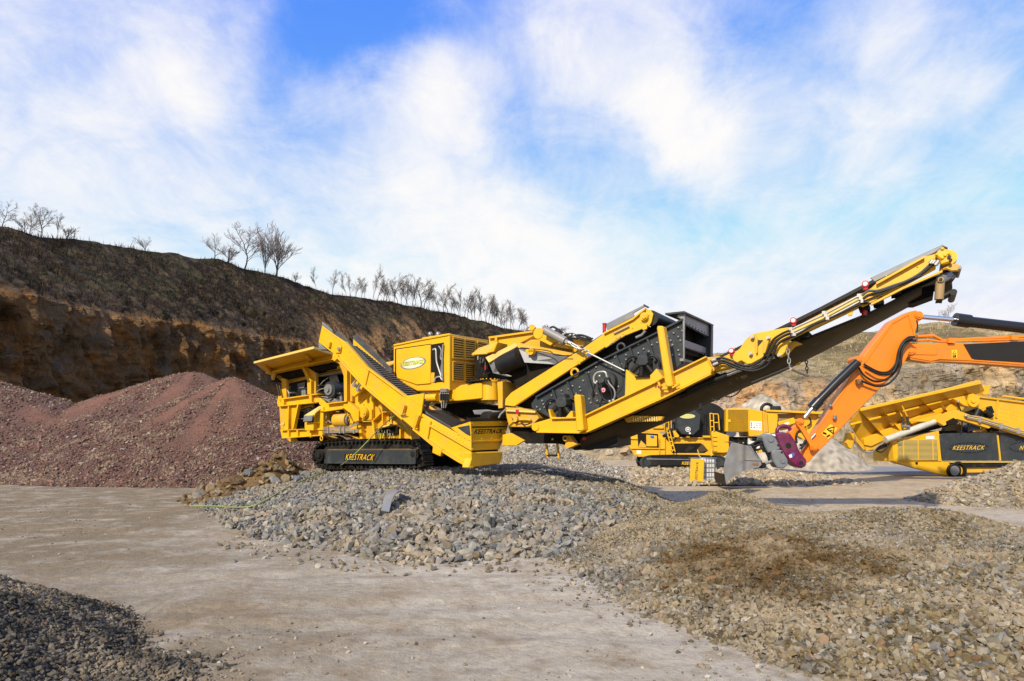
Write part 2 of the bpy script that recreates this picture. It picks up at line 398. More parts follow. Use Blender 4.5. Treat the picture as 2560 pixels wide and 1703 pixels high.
def h_right(x, y):
    d = sdf(x, y, RIGHT) + 0.25 * fbm(x * 1.1, y * 1.1, 13, 3)
    h = 0.62 * (1 - np.exp(-np.maximum(d, 0) * 0.55)); h = np.where(d < 0, d * 0.5, h)
    w = np.clip(d, 0, 1)
    h += 0.36 * np.exp(-(((x - 5.5) / 1.0) ** 2 + ((y - 16.0) / 1.1) ** 2)) * w + 0.30 * np.exp(-(((x - 7.6) / 1.5) ** 2 + ((y - 12.0) / 1.5) ** 2)) * w
    h += 0.10 * np.exp(-(((x - 3.2) / 1.2) ** 2 + ((y - 13) / 1.5) ** 2)) * w
    return h + 0.10 * fbm(x * 0.9, y * 0.9, 15, 4) * w
def h_dark(x, y):
    d = np.hypot((x + 7.3) / 1.0, (y - 5.2) / 0.98)
    h = 1.92 - 0.52 * d + 0.08 * fbm(x * 1.5, y * 1.5, 21, 4)
    a = 0.04 - 0.25 * np.maximum(0, np.hypot((x + 3.7) / 0.75, (y - 5.5) / 0.75) - 1.0)
    return smax(h, a, 0.12)
def cone(cx, cy, hp, rx, ry, rx2=None, seed=0, amp=0.25, rnd=0.03, fr=0.35):
    def h(x, y):
        dx = np.where(x < cx, (x - cx) / rx, (x - cx) / (rx2 or rx))
        d = np.sqrt(dx ** 2 + ((y - cy) / ry) ** 2 + rnd ** 2)
        ang = np.arctan2(y - cy, x - cx)
        return hp * (1.0 + rnd - d) + amp * fbm(x * fr, y * fr, seed, 5) + amp * 0.45 * vnoise(ang * 5, d * 0.8, seed + 2) * np.clip(d * 2, 0, 1)
    return h
h_pinkA = cone(-19.4, 39, 6.0, 16.5, 10.0, 11.5, 31, 0.16, 0.05)
h_pinkB = cone(-14.7, 33.6, 5.15, 11.5, 7.4, 10.5, 33, 0.14, 0.01)
h_pinkC = cone(-31.5, 37, 5.4, 18, 6.8, 16, 35, 0.25, 0.10)
h_rear = cone(18.1, 20.8, 1.62, 4.4, 2.8, 6, 41, 0.12, 0.08)
h_fine = cone(1.1, 31.0, 1.75, 4.2, 4.5, 5.0, 43, 0.10, 0.12)
h_bank = cone(8.2, 32.5, 0.50, 5.2, 4.6, 6.5, 45, 0.10, 0.3)
h_heap = cone(12.6, 32.5, 0.34, 3.4, 1.8, 2.6, 47, 0.15, 0.2)
h_far = cone(16.4, 42, 4.9, 6.4, 5.4, 6.5, 49, 0.2, 0.05)
def h_dirt(x, y):
    d = np.hypot((x + 8.2) / 3.3, (y - 23.2) / 4.0)
    return 1.45 * (1.0 - d ** 1.1) + 0.30 * fbm(x * 0.8, y * 0.8, 51, 4) - 0.6 * np.maximum(0, x + 8.4)
def ground_z(x, y):
    x = np.asarray(x, float); y = np.asarray(y, float)
    z = 0.035 * fbm(x * 0.35, y * 0.35, 61, 4) + 0.012 * fbm(x * 3.0, y * 3.0, 67, 3)
    for (c, k, w) in ((10.2, 0.10, .24), (8.4, 0.10, .24), (13.0, -0.16, .3), (7.2, -0.05, .22)):    # wheel marks
        d = (y - c - k * x - 0.4 * vnoise(x * .15, c + 0 * x, 5)); z = z - 0.030 * np.exp(-(d / w) ** 2) * (0.6 + 0.8 * np.sin(x * 14 + 6 * np.abs(d)) ** 2 * 0.5) + 0.014 * np.exp(-((np.abs(d) - 1.6 * w) / (w * .6)) ** 2)
    return z
ALLH = [h_mid, h_right, h_dark, h_rear, h_fine, h_dirt, ground_z, h_bank]
def top_z(x, y): return float(max(h(np.array([x]), np.array([y]))[0] for h in ALLH))
def hit(px, py, y0=4.0):
    """march the ray through a photo point on to whatever ground lies there"""
    d = ray((px, py)); t = y0
    while t < 60:
        P = EYE + d * t
        if P.z <= top_z(P.x, P.y): return P
        t += 0.06
    return EYE + d * 30

# ------------------------------------------------------------------ materials for the ground
def earth_mat(name, cols, scales=(0.25, 1.3, 9.0), rough=0.95, bump=0.5, bscale=6.0, attr=None, stretch=(1, 1, 1), bdist=0.05, lo=0.45):
    m = bpy.data.materials.new(name); m.use_nodes = True
    nt = m.node_tree; N = nt.nodes; L = nt.links; b = N['Principled BSDF']; b.inputs['Roughness'].default_value = rough
    b.inputs['Specular IOR Level'].default_value = 0.25
    tc = N.new('ShaderNodeTexCoord'); mp = N.new('ShaderNodeMapping'); mp.inputs['Scale'].default_value = stretch
    L.new(tc.outputs['Object'], mp.inputs[0])
    def nz(s, d=8, r=0.6, dist=0.0):
        n = N.new('ShaderNodeTexNoise'); n.inputs['Scale'].default_value = s; n.inputs['Detail'].default_value = d; n.inputs['Roughness'].default_value = r
        n.inputs['Distortion'].default_value = dist
        L.new(mp.outputs[0], n.inputs[0]); return n.outputs[0]
    if attr:
        at = N.new('ShaderNodeAttribute'); at.attribute_name = attr; col = at.outputs['Color']
    else:
        col = None
    cur = col
    for i, (c, s) in enumerate(zip(cols, scales)):
        if cur is None:
            rgb = N.new('ShaderNodeRGB'); rgb.outputs[0].default_value = (*c, 1); cur = rgb.outputs[0]; continue
        mr = N.new('ShaderNodeMapRange'); mr.inputs[1].default_value = lo; mr.inputs[2].default_value = lo + 0.23; mr.inputs[4].default_value = 0.75
        L.new(nz(s, 9, 0.62, 0.4), mr.inputs[0])
        mx = N.new('ShaderNodeMix'); mx.data_type = 'RGBA'; L.new(mr.outputs[0], mx.inputs['Factor']); L.new(cur, mx.inputs[6]); mx.inputs[7].default_value = (*c, 1)
        cur = mx.outputs[2]
    mr = N.new('ShaderNodeMapRange'); mr.inputs[1].default_value = 0.25; mr.inputs[2].default_value = 0.75; mr.inputs[3].default_value = 0.72; mr.inputs[4].default_value = 1.22
    L.new(nz(bscale * 2.2, 9, 0.72), mr.inputs[0])
    vm = N.new('ShaderNodeVectorMath'); vm.operation = 'SCALE'; L.new(cur, vm.inputs[0]); L.new(mr.outputs[0], vm.inputs['Scale'])
    L.new(vm.outputs[0], b.inputs['Base Color'])
    bp = N.new('ShaderNodeBump'); bp.inputs['Strength'].default_value = bump; bp.inputs['Distance'].default_value = bdist
    L.new(nz(bscale, 10, 0.7), bp.inputs['Height']); L.new(bp.outputs[0], b.inputs['Normal'])
    return m
M_GROUND = earth_mat("dusty_ground", [(0.28, 0.20, 0.115), (0.235, 0.165, 0.095), (0.50, 0.45, 0.365)], (0.45, 2.3, 1.2), bump=1.0, bscale=3.2, stretch=(1.0, 1.0, 1), bdist=0.09, attr='Col', lo=0.49)
M_STONE = earth_mat("crushed_stone", [(0.34, 0.27, 0.18)], (1.1,), bump=0.35, bscale=22, attr='Col', bdist=0.01)
M_BED = earth_mat("stone_bed", [(0.1, 0.1, 0.1)], (0.0001,), bump=0.8, bscale=16, attr='Col', bdist=0.05)
M_PINK = earth_mat("pink_aggregate", [(0.105, 0.062, 0.05)], (0.7,), attr='Col', bump=0.9, bscale=9, bdist=0.10)
M_ROCK = earth_mat("quarry_rock", [(0.12, 0.09, 0.055)], (0.9,), bump=1.0, bscale=1.1, attr='Col', bdist=0.5)
M_DIRT = earth_mat("brown_dirt", [(0.155, 0.092, 0.034), (0.19, 0.125, 0.055), (0.10, 0.062, 0.026)], (1, 0.6, 2.0), bump=0.8, bscale=5, bdist=0.08)
M_ROAD = earth_mat("road_surface", [(0.22, 0.225, 0.235), (0.27, 0.265, 0.25)], (1, 0.3), bump=0.2, bscale=12)
def crack(m, sc1, strength, dist):
    nt = m.node_tree; N = nt.nodes; L = nt.links; b = N['Principled BSDF']; old = b.inputs['Normal'].links[0].from_socket
    tc = N.new('ShaderNodeTexCoord'); mp = N.new('ShaderNodeMapping'); mp.inputs['Scale'].default_value = (1, 1, 0.7); L.new(tc.outputs['Object'], mp.inputs[0])
    nz = N.new('ShaderNodeTexNoise'); nz.inputs['Scale'].default_value = sc1 * 1.5; nz.inputs['Detail'].default_value = 4; L.new(mp.outputs[0], nz.inputs[0])
    ad = N.new('ShaderNodeVectorMath'); ad.operation = 'MULTIPLY_ADD'; L.new(nz.outputs[1], ad.inputs[0]); ad.inputs[1].default_value = (.6 / sc1,) * 3; L.new(mp.outputs[0], ad.inputs[2])
    v = N.new('ShaderNodeTexVoronoi'); v.feature = 'F1'; v.distance = 'CHEBYCHEV'; v.inputs['Scale'].default_value = sc1; L.new(ad.outputs[0], v.inputs[0])
    bp = N.new('ShaderNodeBump'); bp.inputs['Strength'].default_value = strength; bp.inputs['Distance'].default_value = dist; bp.invert = True
    L.new(v.outputs['Distance'], bp.inputs['Height']); L.new(old, bp.inputs['Normal']); L.new(bp.outputs[0], b.inputs['Normal'])
crack(M_ROCK, 0.9, 0.75, 0.7)
def specks(m, scale, amt, col):
    nt = m.node_tree; N = nt.nodes; L = nt.links; b = N['Principled BSDF']; old = b.inputs['Base Color'].links[0].from_socket; on = b.inputs['Normal'].links[0].from_socket
    tc = N.new('ShaderNodeTexCoord')
    n = N.new('ShaderNodeTexNoise'); n.inputs['Scale'].default_value = scale; n.inputs['Detail'].default_value = 3; n.inputs['Roughness'].default_value = .8; L.new(tc.outputs['Object'], n.inputs[0])
    mr = N.new('ShaderNodeMapRange'); mr.inputs[1].default_value = .60; mr.inputs[2].default_value = .70; mr.inputs[4].default_value = amt; L.new(n.outputs[0], mr.inputs[0])
    mx = N.new('ShaderNodeMix'); mx.data_type = 'RGBA'; L.new(mr.outputs[0], mx.inputs['Factor']); L.new(old, mx.inputs[6]); mx.inputs[7].default_value = (*col, 1); L.new(mx.outputs[2], b.inputs['Base Color'])
    bp = N.new('ShaderNodeBump'); bp.inputs['Strength'].default_value = .6; bp.inputs['Distance'].default_value = .012; L.new(n.outputs[0], bp.inputs['Height']); L.new(on, bp.inputs['Normal']); L.new(bp.outputs[0], b.inputs['Normal'])
specks(M_GROUND, 26, .7, (.17, .13, .09)); specks(M_PINK, 7, .6, (.07, .04, .034)); specks(M_GROUND, 70, .5, (.5, .46, .40))
M_TWIG = earth_mat("dry_brush", [(0, 0, 0)], (0.0001,), bump=0.0, bscale=2, attr='Col')
M_BARK = node_mat("bark", (0.060, 0.052, 0.045), 0.9, 0, 0.3, 3)
M_BARK2 = node_mat("twigs", (0.24, 0.21, 0.20), 0.9, 0, 0.3, 3)

def mesh_np(name, V, F, mat, col=None, smooth=False, parent=None, mats=None):
    """mesh from arrays; F is (n, k)"""
    me = bpy.data.meshes.new(name); n, k = F.shape
    me.vertices.add(len(V)); me.vertices.foreach_set('co', np.ascontiguousarray(V, dtype=np.float32).ravel())
    me.loops.add(n * k); me.loops.foreach_set('vertex_index', F.ravel().astype(np.int32))
    me.polygons.add(n); me.polygons.foreach_set('loop_start', np.arange(0, n * k, k, dtype=np.int32))
    if smooth: me.polygons.foreach_set('use_smooth', np.ones(n, bool))
    me.update(calc_edges=True)
    if not smooth: me.polygons.foreach_set('use_smooth', np.zeros(n, bool))
    if col is not None:
        a = me.color_attributes.new('Col', 'FLOAT_COLOR', 'POINT')
        a.data.foreach_set('color', np.column_stack([col, np.ones(len(col))]).astype(np.float32).ravel())
    me.materials.append(mat)
    o = bpy.data.objects.new(name, me); COL.objects.link(o)
    if parent is not None: o.parent = parent
    return o
def grid_faces(nx, ny):
    i = np.arange((nx - 1) * (ny - 1)); a = i // (ny - 1) * ny + i % (ny - 1)
    return np.column_stack([a, a + ny, a + ny + 1, a + 1])

# ground: one sheet to the horizon, fine near the camera
gx = np.concatenate([[-900, -400, -200, -120], np.linspace(-80, -22, 60), np.linspace(-21.8, 22, 300), np.linspace(23, 80, 60), [120, 200, 400, 900]])
gy = np.concatenate([[-300, -100, -30, -5], np.linspace(0, 30, 260), np.linspace(30.5, 70, 70), [90, 130, 200, 400, 1200]])
GX, GY = np.meshgrid(gx, gy, indexing='ij')
_sand = (np.clip((GY.ravel() - 16 + 3 * fbm(GX.ravel() * .1, GY.ravel() * .2, 65, 3)) / 6, 0, 1) * np.clip((GX.ravel() - 1) / 4, 0, 1))[:, None]
_left_shade = np.clip((-(GX.ravel() + 1.0) / 7.0) + 0.9 * fbm(GX.ravel() * 0.12, GY.ravel() * 0.22, 63, 4), 0, 1)[:, None]  # cloud shade over the left foreground, painted into the soil colour
_gcol = (np.array([0.47, 0.415, 0.325]) * (1 - _left_shade) + np.array([0.215, 0.172, 0.108]) * _left_shade) * (1 - _sand) + np.array([0.47, 0.375, 0.235]) * _sand
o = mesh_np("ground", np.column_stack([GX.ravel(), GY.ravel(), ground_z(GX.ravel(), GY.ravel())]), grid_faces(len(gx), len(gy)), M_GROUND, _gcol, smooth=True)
tag(o, kind='structure')
rx = np.linspace(-2, 60, 120); ry = np.linspace(35.5, 43.0, 16)
RX, RY = np.meshgrid(rx, ry, indexing='ij')
rz = ground_z(RX.ravel(), RY.ravel()) + 0.02
wob = 0.5 * fbm(RX * 0.2, RY * 0 + 3, 71, 3)
o = mesh_np("road", np.column_stack([RX.ravel(), (RY + wob).ravel(), rz]), grid_faces(120, 16), M_ROAD, smooth=True)
tag(o, kind='structure')

# ------------------------------------------------------------------ stones
rng = np.random.RandomState(4)
_t = (1 + 5 ** .5) / 2
ICO = np.array([(-1, _t, 0), (1, _t, 0), (-1, -_t, 0), (1, -_t, 0), (0, -1, _t), (0, 1, _t), (0, -1, -_t), (0, 1, -_t), (_t, 0, -1), (_t, 0, 1), (-_t, 0, -1), (-_t, 0, 1)]) / 1.902
ICF = np.array([[0, 11, 5], [0, 5, 1], [0, 1, 7], [0, 7, 10], [0, 10, 11], [1, 5, 9], [5, 11, 4], [11, 10, 2], [10, 7, 6], [7, 1, 8], [3, 9, 4], [3, 4, 2], [3, 2, 6], [3, 6, 8], [3, 8, 9], [4, 9, 5], [2, 4, 11], [6, 2, 10], [8, 6, 7], [9, 8, 1]])
def proto(k, jag=0.32):
    r = np.random.RandomState(k + 500)
    P = ICO * (1 + jag * (r.rand(12, 1) - 0.5) * 2) + (r.rand(12, 3) - 0.5) * jag * 0.8
    P = P * np.array([1.0, 0.55 + 0.4 * r.rand(), 0.28 + 0.34 * r.rand()])
    for j in range(3):                                         # broken flat faces
        nrm = r.randn(3); nrm /= np.linalg.norm(nrm); c = 0.42 + 0.15 * r.rand()
        dd = P @ nrm; P = P - np.outer(np.maximum(dd - c, 0), nrm)
    return P
PROTO = np.array([proto(k) for k in range(32)])
def quats(n, flat=0.5):
    q = rng.randn(n, 4); q[:, 1:3] *= flat * 0.75; q /= np.linalg.norm(q, axis=1, keepdims=True)
    w, x, y, z = q.T
    return np.stack([np.stack([1 - 2 * (y * y + z * z), 2 * (x * y - z * w), 2 * (x * z + y * w)], 1),
                     np.stack([2 * (x * y + z * w), 1 - 2 * (x * x + z * z), 2 * (y * z - x * w)], 1),
                     np.stack([2 * (x * z - y * w), 2 * (y * z + x * w), 1 - 2 * (x * x + y * y)], 1)], 1)
def stones(name, P, S, C, parent=None, flat=0.6, mat=None):
    n = len(P); k = rng.randint(0, 32, n)
    V = PROTO[k] * S[:, None, None]; V = np.einsum('nij,nkj->nki', quats(n, flat), V) + P[:, None, :]
    F = (ICF[None] + (np.arange(n) * 12)[:, None, None]).reshape(-1, 3)
    col = np.repeat(C, 12, axis=0) * (0.92 + 0.16 * rng.rand(n * 12, 1))
    return mesh_np(name, V.reshape(-1, 3), F, mat or M_STONE, col, False, parent)
def palette(n, cols, wts, jit=0.18):
    c = np.array(cols)[rng.choice(len(cols), n, p=np.array(wts) / sum(wts))]
    return c * (1 + 1.35 * jit * rng.randn(n, 1)).clip(0.35, 1.7) * (1 + 0.015 * rng.randn(n, 3))
GREYS = ([(0.185, 0.180, 0.165), (0.235, 0.228, 0.205), (0.13, 0.128, 0.122), (0.21, 0.168, 0.11), (0.155, 0.16, 0.165)], [4, 3, 2, 1.1, 1.2])
TANS = ([(0.175, 0.138, 0.075), (0.135, 0.098, 0.045), (0.215, 0.188, 0.135), (0.14, 0.133, 0.118), (0.20, 0.122, 0.065), (0.235, 0.22, 0.19)], [4, 3, 3, 2, .7, 1.3])
DARKS = ([(0.066, 0.059, 0.045), (0.10, 0.09, 0.068), (0.038, 0.036, 0.033), (0.09, 0.056, 0.028), (0.055, 0.055, 0.054)], [4, 3, 3, 1.4, 2])

def heap(name, hf, box, label, group, npts, size, pal, res=0.22, bed=(0.16, 0.15, 0.13), sfun=None, thr=-0.02, cfun=None, flat=0.6, seed=1, bedmat=None, others=(), bcf=None):
    """a pile: its own mound surface with the loose stones that cover it"""
    x0, x1, y0, y1 = box
    xs = np.arange(x0, x1, res); ys = np.arange(y0, y1, res); X, Y = np.meshgrid(xs, ys, indexing='ij')
    Z = hf(X.ravel(), Y.ravel()); Z = np.maximum(Z, -0.35)
    F = grid_faces(len(xs), len(ys)); F = F[(Z[F].max(1) > -0.12)]
    used = np.unique(F); remap = -np.ones(len(Z), int); remap[used] = np.arange(len(used)); F = remap[F]
    V = np.column_stack([X.ravel(), Y.ravel(), Z])[used]
    bc = np.array(bed)[None] * (1 + 0.25 * rng.randn(len(V), 1)).clip(0.5, 1.6)  # bed darker than its stones, painting shade into the gaps between them
    if bcf is not None: bc = bcf(V[:, 0], V[:, 1], bc)
    o = mesh_np(name, V, F, bedmat or M_BED, bc, True)
    tag(o, label, 'gravel pile', group)
    if npts:
        px = rng.uniform(x0, x1, npts); py = rng.uniform(y0, y1, npts)
        pz = hf(px, py); keep = pz > thr + 0.05 * rng.randn(npts)
        for h2 in others: keep &= pz > h2(px, py) - 0.04
        px, py, pz = px[keep], py[keep], pz[keep]
        n = len(px); S = size * np.exp(0.42 * rng.randn(n)).clip(0.38, 2.3)
        if sfun is not None: S = S * sfun(px, py)
        pz = np.maximum(pz, ground_z(px, py)) + S * (-0.10 + 0.55 * rng.rand(n))
        C = palette(n, *pal)
        if cfun is not None: C = cfun(px, py, C)
        s = stones('stones', np.column_stack([px, py, pz]), S, C, o, flat); tag(s, kind='stuff')
        print(name, n)
    return o

def mid_col(x, y, C):
    f = np.clip(fbm(x * 0.5, y * 0.5, 81, 3) * 1.6 - 0.12 + np.clip((x - 1.5) * 0.35, 0, 1.0), 0, 1)[:, None]
    return C * (1 - f) + C * np.array([1.12, 0.98, 0.74]) * f
def mid_size(x, y): return np.clip(1.22 - 0.05 * (y - 11), 0.6, 1.2) * (1 - 0.25 * np.clip((x - 2) * 0.5, 0, 1))

heap("gravel_pile", h_mid, (-13.5, 9.5, 10, 33), "broad pile of grey crushed stone spreading beneath the tracked crusher", "gravel piles", 115000, 0.058, GREYS,
     bed=(0.10, 0.09, 0.072), cfun=mid_col, sfun=mid_size, others=(h_right,))
def wet(x, y, C):
    d = np.sqrt(((x - 3.7) / 1.5) ** 2 + ((y - 9.2) / 1.6) ** 2) + 0.7 * fbm(x * 1.5, y * 1.5, 91, 3)
    f = (np.clip(1.25 - d, 0, 1) * 1.4).clip(0, 1)[:, None]
    C = C * (1 - f) + C * np.array([0.48, 0.35, 0.17]) * f
    g = np.clip(fbm(x * 0.45, y * 0.45, 93, 3) * 2.2 + 0.2, 0, 1)[:, None] * 0.6
    lum = C.mean(1, keepdims=True) * np.array([1.0, 0.99, 0.96])
    return C * (1 - g * (1 - f)) + lum * g * (1 - f)
def right_size(x, y): return 0.72 + 0.55 * np.clip(fbm(x * 0.4, y * 0.4, 95, 2) + 0.35, 0, 1) + 0.22 * np.clip((9 - y) * 0.3, 0, 1)
heap("gravel_pile", h_right, (-0.2, 14, 4.2, 19), "large tan gravel pile with a dark wet patch on its slope", "gravel piles", 210000, 0.031, TANS,
     res=0.16, bed=(0.11, 0.085, 0.05), cfun=wet, sfun=right_size)
heap("gravel_pile", h_dark, (-9, -1.0, 4.3, 10.5), "dark grey gravel pile cut off by the bottom corner of the frame", "gravel piles", 80000, 0.021, DARKS,
     res=0.12, bed=(0.04, 0.035, 0.03))
heap("gravel_pile", h_rear, (10.0, 24, 16, 26), "pale tan gravel pile in front of the screener with dark engine panels", "gravel piles", 26000, 0.060, ([(0.29, 0.23, 0.145), (0.24, 0.18, 0.11), (0.31, 0.28, 0.23), (0.23, 0.225, 0.215)], [4, 2, 3, 2]),
     bed=(0.24, 0.20, 0.14))
heap("gravel_pile", h_fine, (-4.2, 7, 25, 37), "fine pale grey gravel cone seen behind the hanging yellow ladder", "gravel piles", 26000, 0.050, ([(0.32, 0.295, 0.25), (0.27, 0.24, 0.19), (0.36, 0.34, 0.31), (0.22, 0.205, 0.185)], [4, 2, 3, 2]),
     bed=(0.18, 0.16, 0.125))
heap("gravel_pile", h_bank, (2, 16, 27, 36), "low tan gravel bank under the tracks of the distant crusher", "gravel piles", 12000, 0.075, ([(0.34, 0.27, 0.17), (0.29, 0.22, 0.135), (0.38, 0.35, 0.30)], [4, 2, 3]), bed=(0.20, 0.16, 0.11))
heap("gravel_pile", h_heap, (8.5, 16.5, 30, 35), "thin strip of loose gravel behind the clamshell bucket", "gravel piles", 7000, 0.050, ([(0.34, 0.27, 0.17), (0.29, 0.25, 0.19), (0.38, 0.35, 0.30)], [4, 2, 3]), bed=(0.28, 0.24, 0.18))
heap("gravel_pile", h_far, (7, 25, 34, 48), "smooth pale grey cone of fine gravel below the sunlit quarry face", "gravel piles", 0, 0.05, TANS, bed=(0.42, 0.37, 0.29))
PK = ([(0.145, 0.082, 0.067), (0.19, 0.12, 0.10), (0.092, 0.054, 0.045), (0.16, 0.085, 0.060), (0.24, 0.20, 0.18)], [4, 2, 3, 2, .7])
def streak(cx, cy, k):
    """fans of fine red dust run down from the tip"""
    def m(x, y):
        ang = np.arctan2(y - cy, x - cx); r = np.hypot(x - cx, y - cy)
        return np.clip((vnoise(ang * 4.2 + k, r * 0.10, k) * 1.1 + 0.55 * fbm(x * 0.5, y * 0.5, 97 + k, 4) + 0.14 - 0.045 * r) * 3, 0, 1)
    return m
def pinkheap(h, box, label, n, size, cx, cy, k, others):
    m = streak(cx, cy, k)
    bc = lambda x, y, b: (b * 0 + np.array([0.118, 0.066, 0.054])) * (1 - m(x, y)[:, None]) + np.array([0.195, 0.098, 0.070]) * m(x, y)[:, None]
    cf = lambda x, y, C: C * (1 - 0.5 * m(x, y)[:, None]) + np.array([0.195, 0.098, 0.070]) * 0.5 * m(x, y)[:, None]
    heap("gravel_pile", h, box, label, "pink aggregate piles", n, size, PK, res=0.25, bedmat=M_PINK, sfun=lambda x, y: 1.0 - 0.6 * m(x, y), others=others, bcf=bc, cfun=cf)
pinkheap(h_pinkA, (-39, -3, 28, 50), "tallest reddish pink aggregate pile against the shaded quarry wall", 80000, 0.056, -19.4, 39, 2, (h_pinkB, h_pinkC))
pinkheap(h_pinkB, (-27, -2.5, 26, 42), "pointed pink aggregate cone with smooth streaks beside the yellow machine", 75000, 0.052, -14.7, 33.6, 5, (h_pinkA,))
pinkheap(h_pinkC, (-49, -15, 29, 45), "long low pink aggregate pile running out of the frame", 40000, 0.056, -31.5, 37, 9, (h_pinkA,))
o = heap("dirt_bank", h_dirt, (-14.5, -5, 17, 27), "brown dirt bank scattered with broken rocks behind the grey stone pile", None, 1500, 0.10,
     ([(0.17, 0.115, 0.055), (0.14, 0.09, 0.04), (0.20, 0.18, 0.15)], [4, 3, 1.0]), bedmat=M_DIRT, others=(h_mid,))
tag(o, cat='dirt bank')

# loose pebbles on the open ground
def loose():
    n = 30000
    px = rng.uniform(-22, 12, n); py = 4.5 + 22 * rng.rand(n) ** 1.6
    keep = (fbm(px * 0.25, py * 0.25, 99, 3) + 0.35 * rng.rand(n)) > 0.18
    m1 = rng.uniform(-5.5, 0.5, 2600), rng.uniform(4.6, 9.5, 2600)
    k1 = np.exp(-np.hypot((m1[0] + 3.0) / 1.2, (m1[1] - 6.0) / 1.0) ** 2) > rng.rand(2600)
    m2 = rng.uniform(-6, 5, 1500), rng.uniform(8, 14, 1500)
    k2 = (sdf(m2[0], m2[1], MID) > -1.2) & (sdf(m2[0], m2[1], MID) < 0.1)
    m3 = rng.uniform(-0.5, 6, 2600), rng.uniform(4.5, 11, 2600)
    k3 = (sdf(m3[0], m3[1], RIGHT) > -1.0 * rng.rand(2600)) & (sdf(m3[0], m3[1], RIGHT) < 0.2)
    X = np.concatenate([px[keep], m1[0][k1], m2[0][k2], m3[0][k3]]); Y = np.concatenate([py[keep], m1[1][k1], m2[1][k2], m3[1][k3]])
    S = np.concatenate([0.007 + 0.022 * rng.rand(keep.sum()) ** 4, np.full(k1.sum(), 0.022), np.full(k2.sum(), 0.05) * (0.4 + rng.rand(k2.sum())), np.full(k3.sum(), 0.032)]) * np.exp(0.4 * rng.randn(len(X))).clip(.4, 1.5)
    o = stones('pebbles', np.column_stack([X, Y, ground_z(X, Y) + S * 0.2]), S, palette(len(X), [(0.2, 0.17, 0.13), (0.3, 0.27, 0.22), (0.12, 0.1, 0.08)], [3, 2, 2]), None, 0.4)
    tag(o, kind='stuff')
loose()

# single rocks large enough to pick out
def rock(px, py, rpx, col, label, group=None, squash=(1, 1, 0.8), lift=0.3, seed=0, rough=0.35):
    P = hit(px, py); r = rpx * P.y / F_PX
    bm = bmesh.new(); bmesh.ops.create_icosphere(bm, subdivisions=3, radius=1.0)
    rd = random.Random(seed + int(px)); cuts = []
    for j in range(9):
        n = Vector((rd.gauss(0, 1), rd.gauss(0, 1), rd.gauss(0, 1))).normalized(); cuts.append((n, 0.55 + 0.3 * rd.random()))
    for v in bm.verts:
        c = v.co.copy()
        for n, d in cuts:
            e = c.dot(n) - d
            if e > 0: c -= n * e
        c *= 1 + 0.10 * noise.fractal(c * 2.3 + Vector((px, 0, 0)), 1.0, 2.0, 3)
        v.co = Vector((c.x * squash[0], c.y * squash[1], c.z * squash[2])) * r * 1.15
    me = bpy.data.meshes.new('rock'); bm.to_mesh(me); bm.free()
    me.materials.append(node_mat("rock_%.2f_%.2f" % (col[0], col[2]), col, 0.9, 0, 0.25, 3, bump=0.6, bscale=14, dirt=(col[0] * 0.6, col[1] * 0.5, col[2] * 0.4), dirt_amt=0.7, dscale=2))
    o = bpy.data.objects.new('rock', me); COL.objects.link(o)
    o.location = P + Vector((0, 0, r * squash[2] * lift)); o.rotation_euler = (0, 0, rd.random() * 6)
    tag(o, label, 'rock', group)
BRN = (0.145, 0.095, 0.045); GRB = (0.19, 0.18, 0.165); BLG = (0.12, 0.14, 0.17); TAN = (0.21, 0.16, 0.095); PAL = (0.33, 0.32, 0.30)
rock(707, 1150, 15, BRN, "upright brown rock standing at the left end of the track", None, (0.8, 0.8, 1.15))
rock(733, 1132, 14, PAL, "pale grey upright rock just left of the crawler track")
rock(620, 1187, 14, BLG, "blue grey block with a pale top beside the pink pile")
rock(580, 1207, 24, BRN, "large flat brown rock at the foot of the pink cone", None, (1.1, 1, 0.6))
rock(690, 1208, 18, (0.20, 0.2, 0.2), "dark grey angular rock half buried in the brown dirt bank")
rock(715, 1205, 14, TAN, "tan rounded rock next to the dark grey angular one", None, (0.8, 0.8, 1.1))
rock(498, 1240, 15, GRB, "grey rock at the outermost tip of the dirt bank", None, (1, 1, 0.75))
rock(672, 1192, 15, TAN, "long tan slab lying on the dirt bank", None, (1.3, .8, .5))
rock(783, 1150, 8, (0.42, 0.33, 0.24), "small pinkish rock touching the track's left sprocket")
for i, (px, py, r, c) in enumerate([(545,1232,9,GRB),(570,1238,10,BRN),(600,1225,11,TAN),(640,1215,10,BRN),(655,1226,9,TAN),(730,1180,11,BRN),(750,1165,10,TAN),(765,1190,12,GRB),
                                    (690,1165,9,TAN),(660,1178,10,BRN),(625,1240,8,GRB),(520,1235,8,BRN),(745,1200,11,BLG),(706,1180,9,BRN),(480,1248,8,TAN)]):
    rock(px, py, r, c, "broken rock among the others strewn over the brown dirt bank", "rocks strewn on the dirt bank", seed=i)
rock(756, 1290 - 12, 3, BRN, "tiny brown stone by the green hose", None)
for (px, py, r, c, l) in [(586,1407,7,GRB,"small grey stone alone on the open ground, lowest of the loose three"),(646,1349,6,BRN,"small brown stone on the ground just off the grey pile's tip"),
                          (594,1373,6,BRN,"small brown stone lying above the lone grey one on the ground"),(1422,1405,9,PAL,"pale stone lying off the front edge of the grey pile")]:
    rock(px, py, r, c, l)
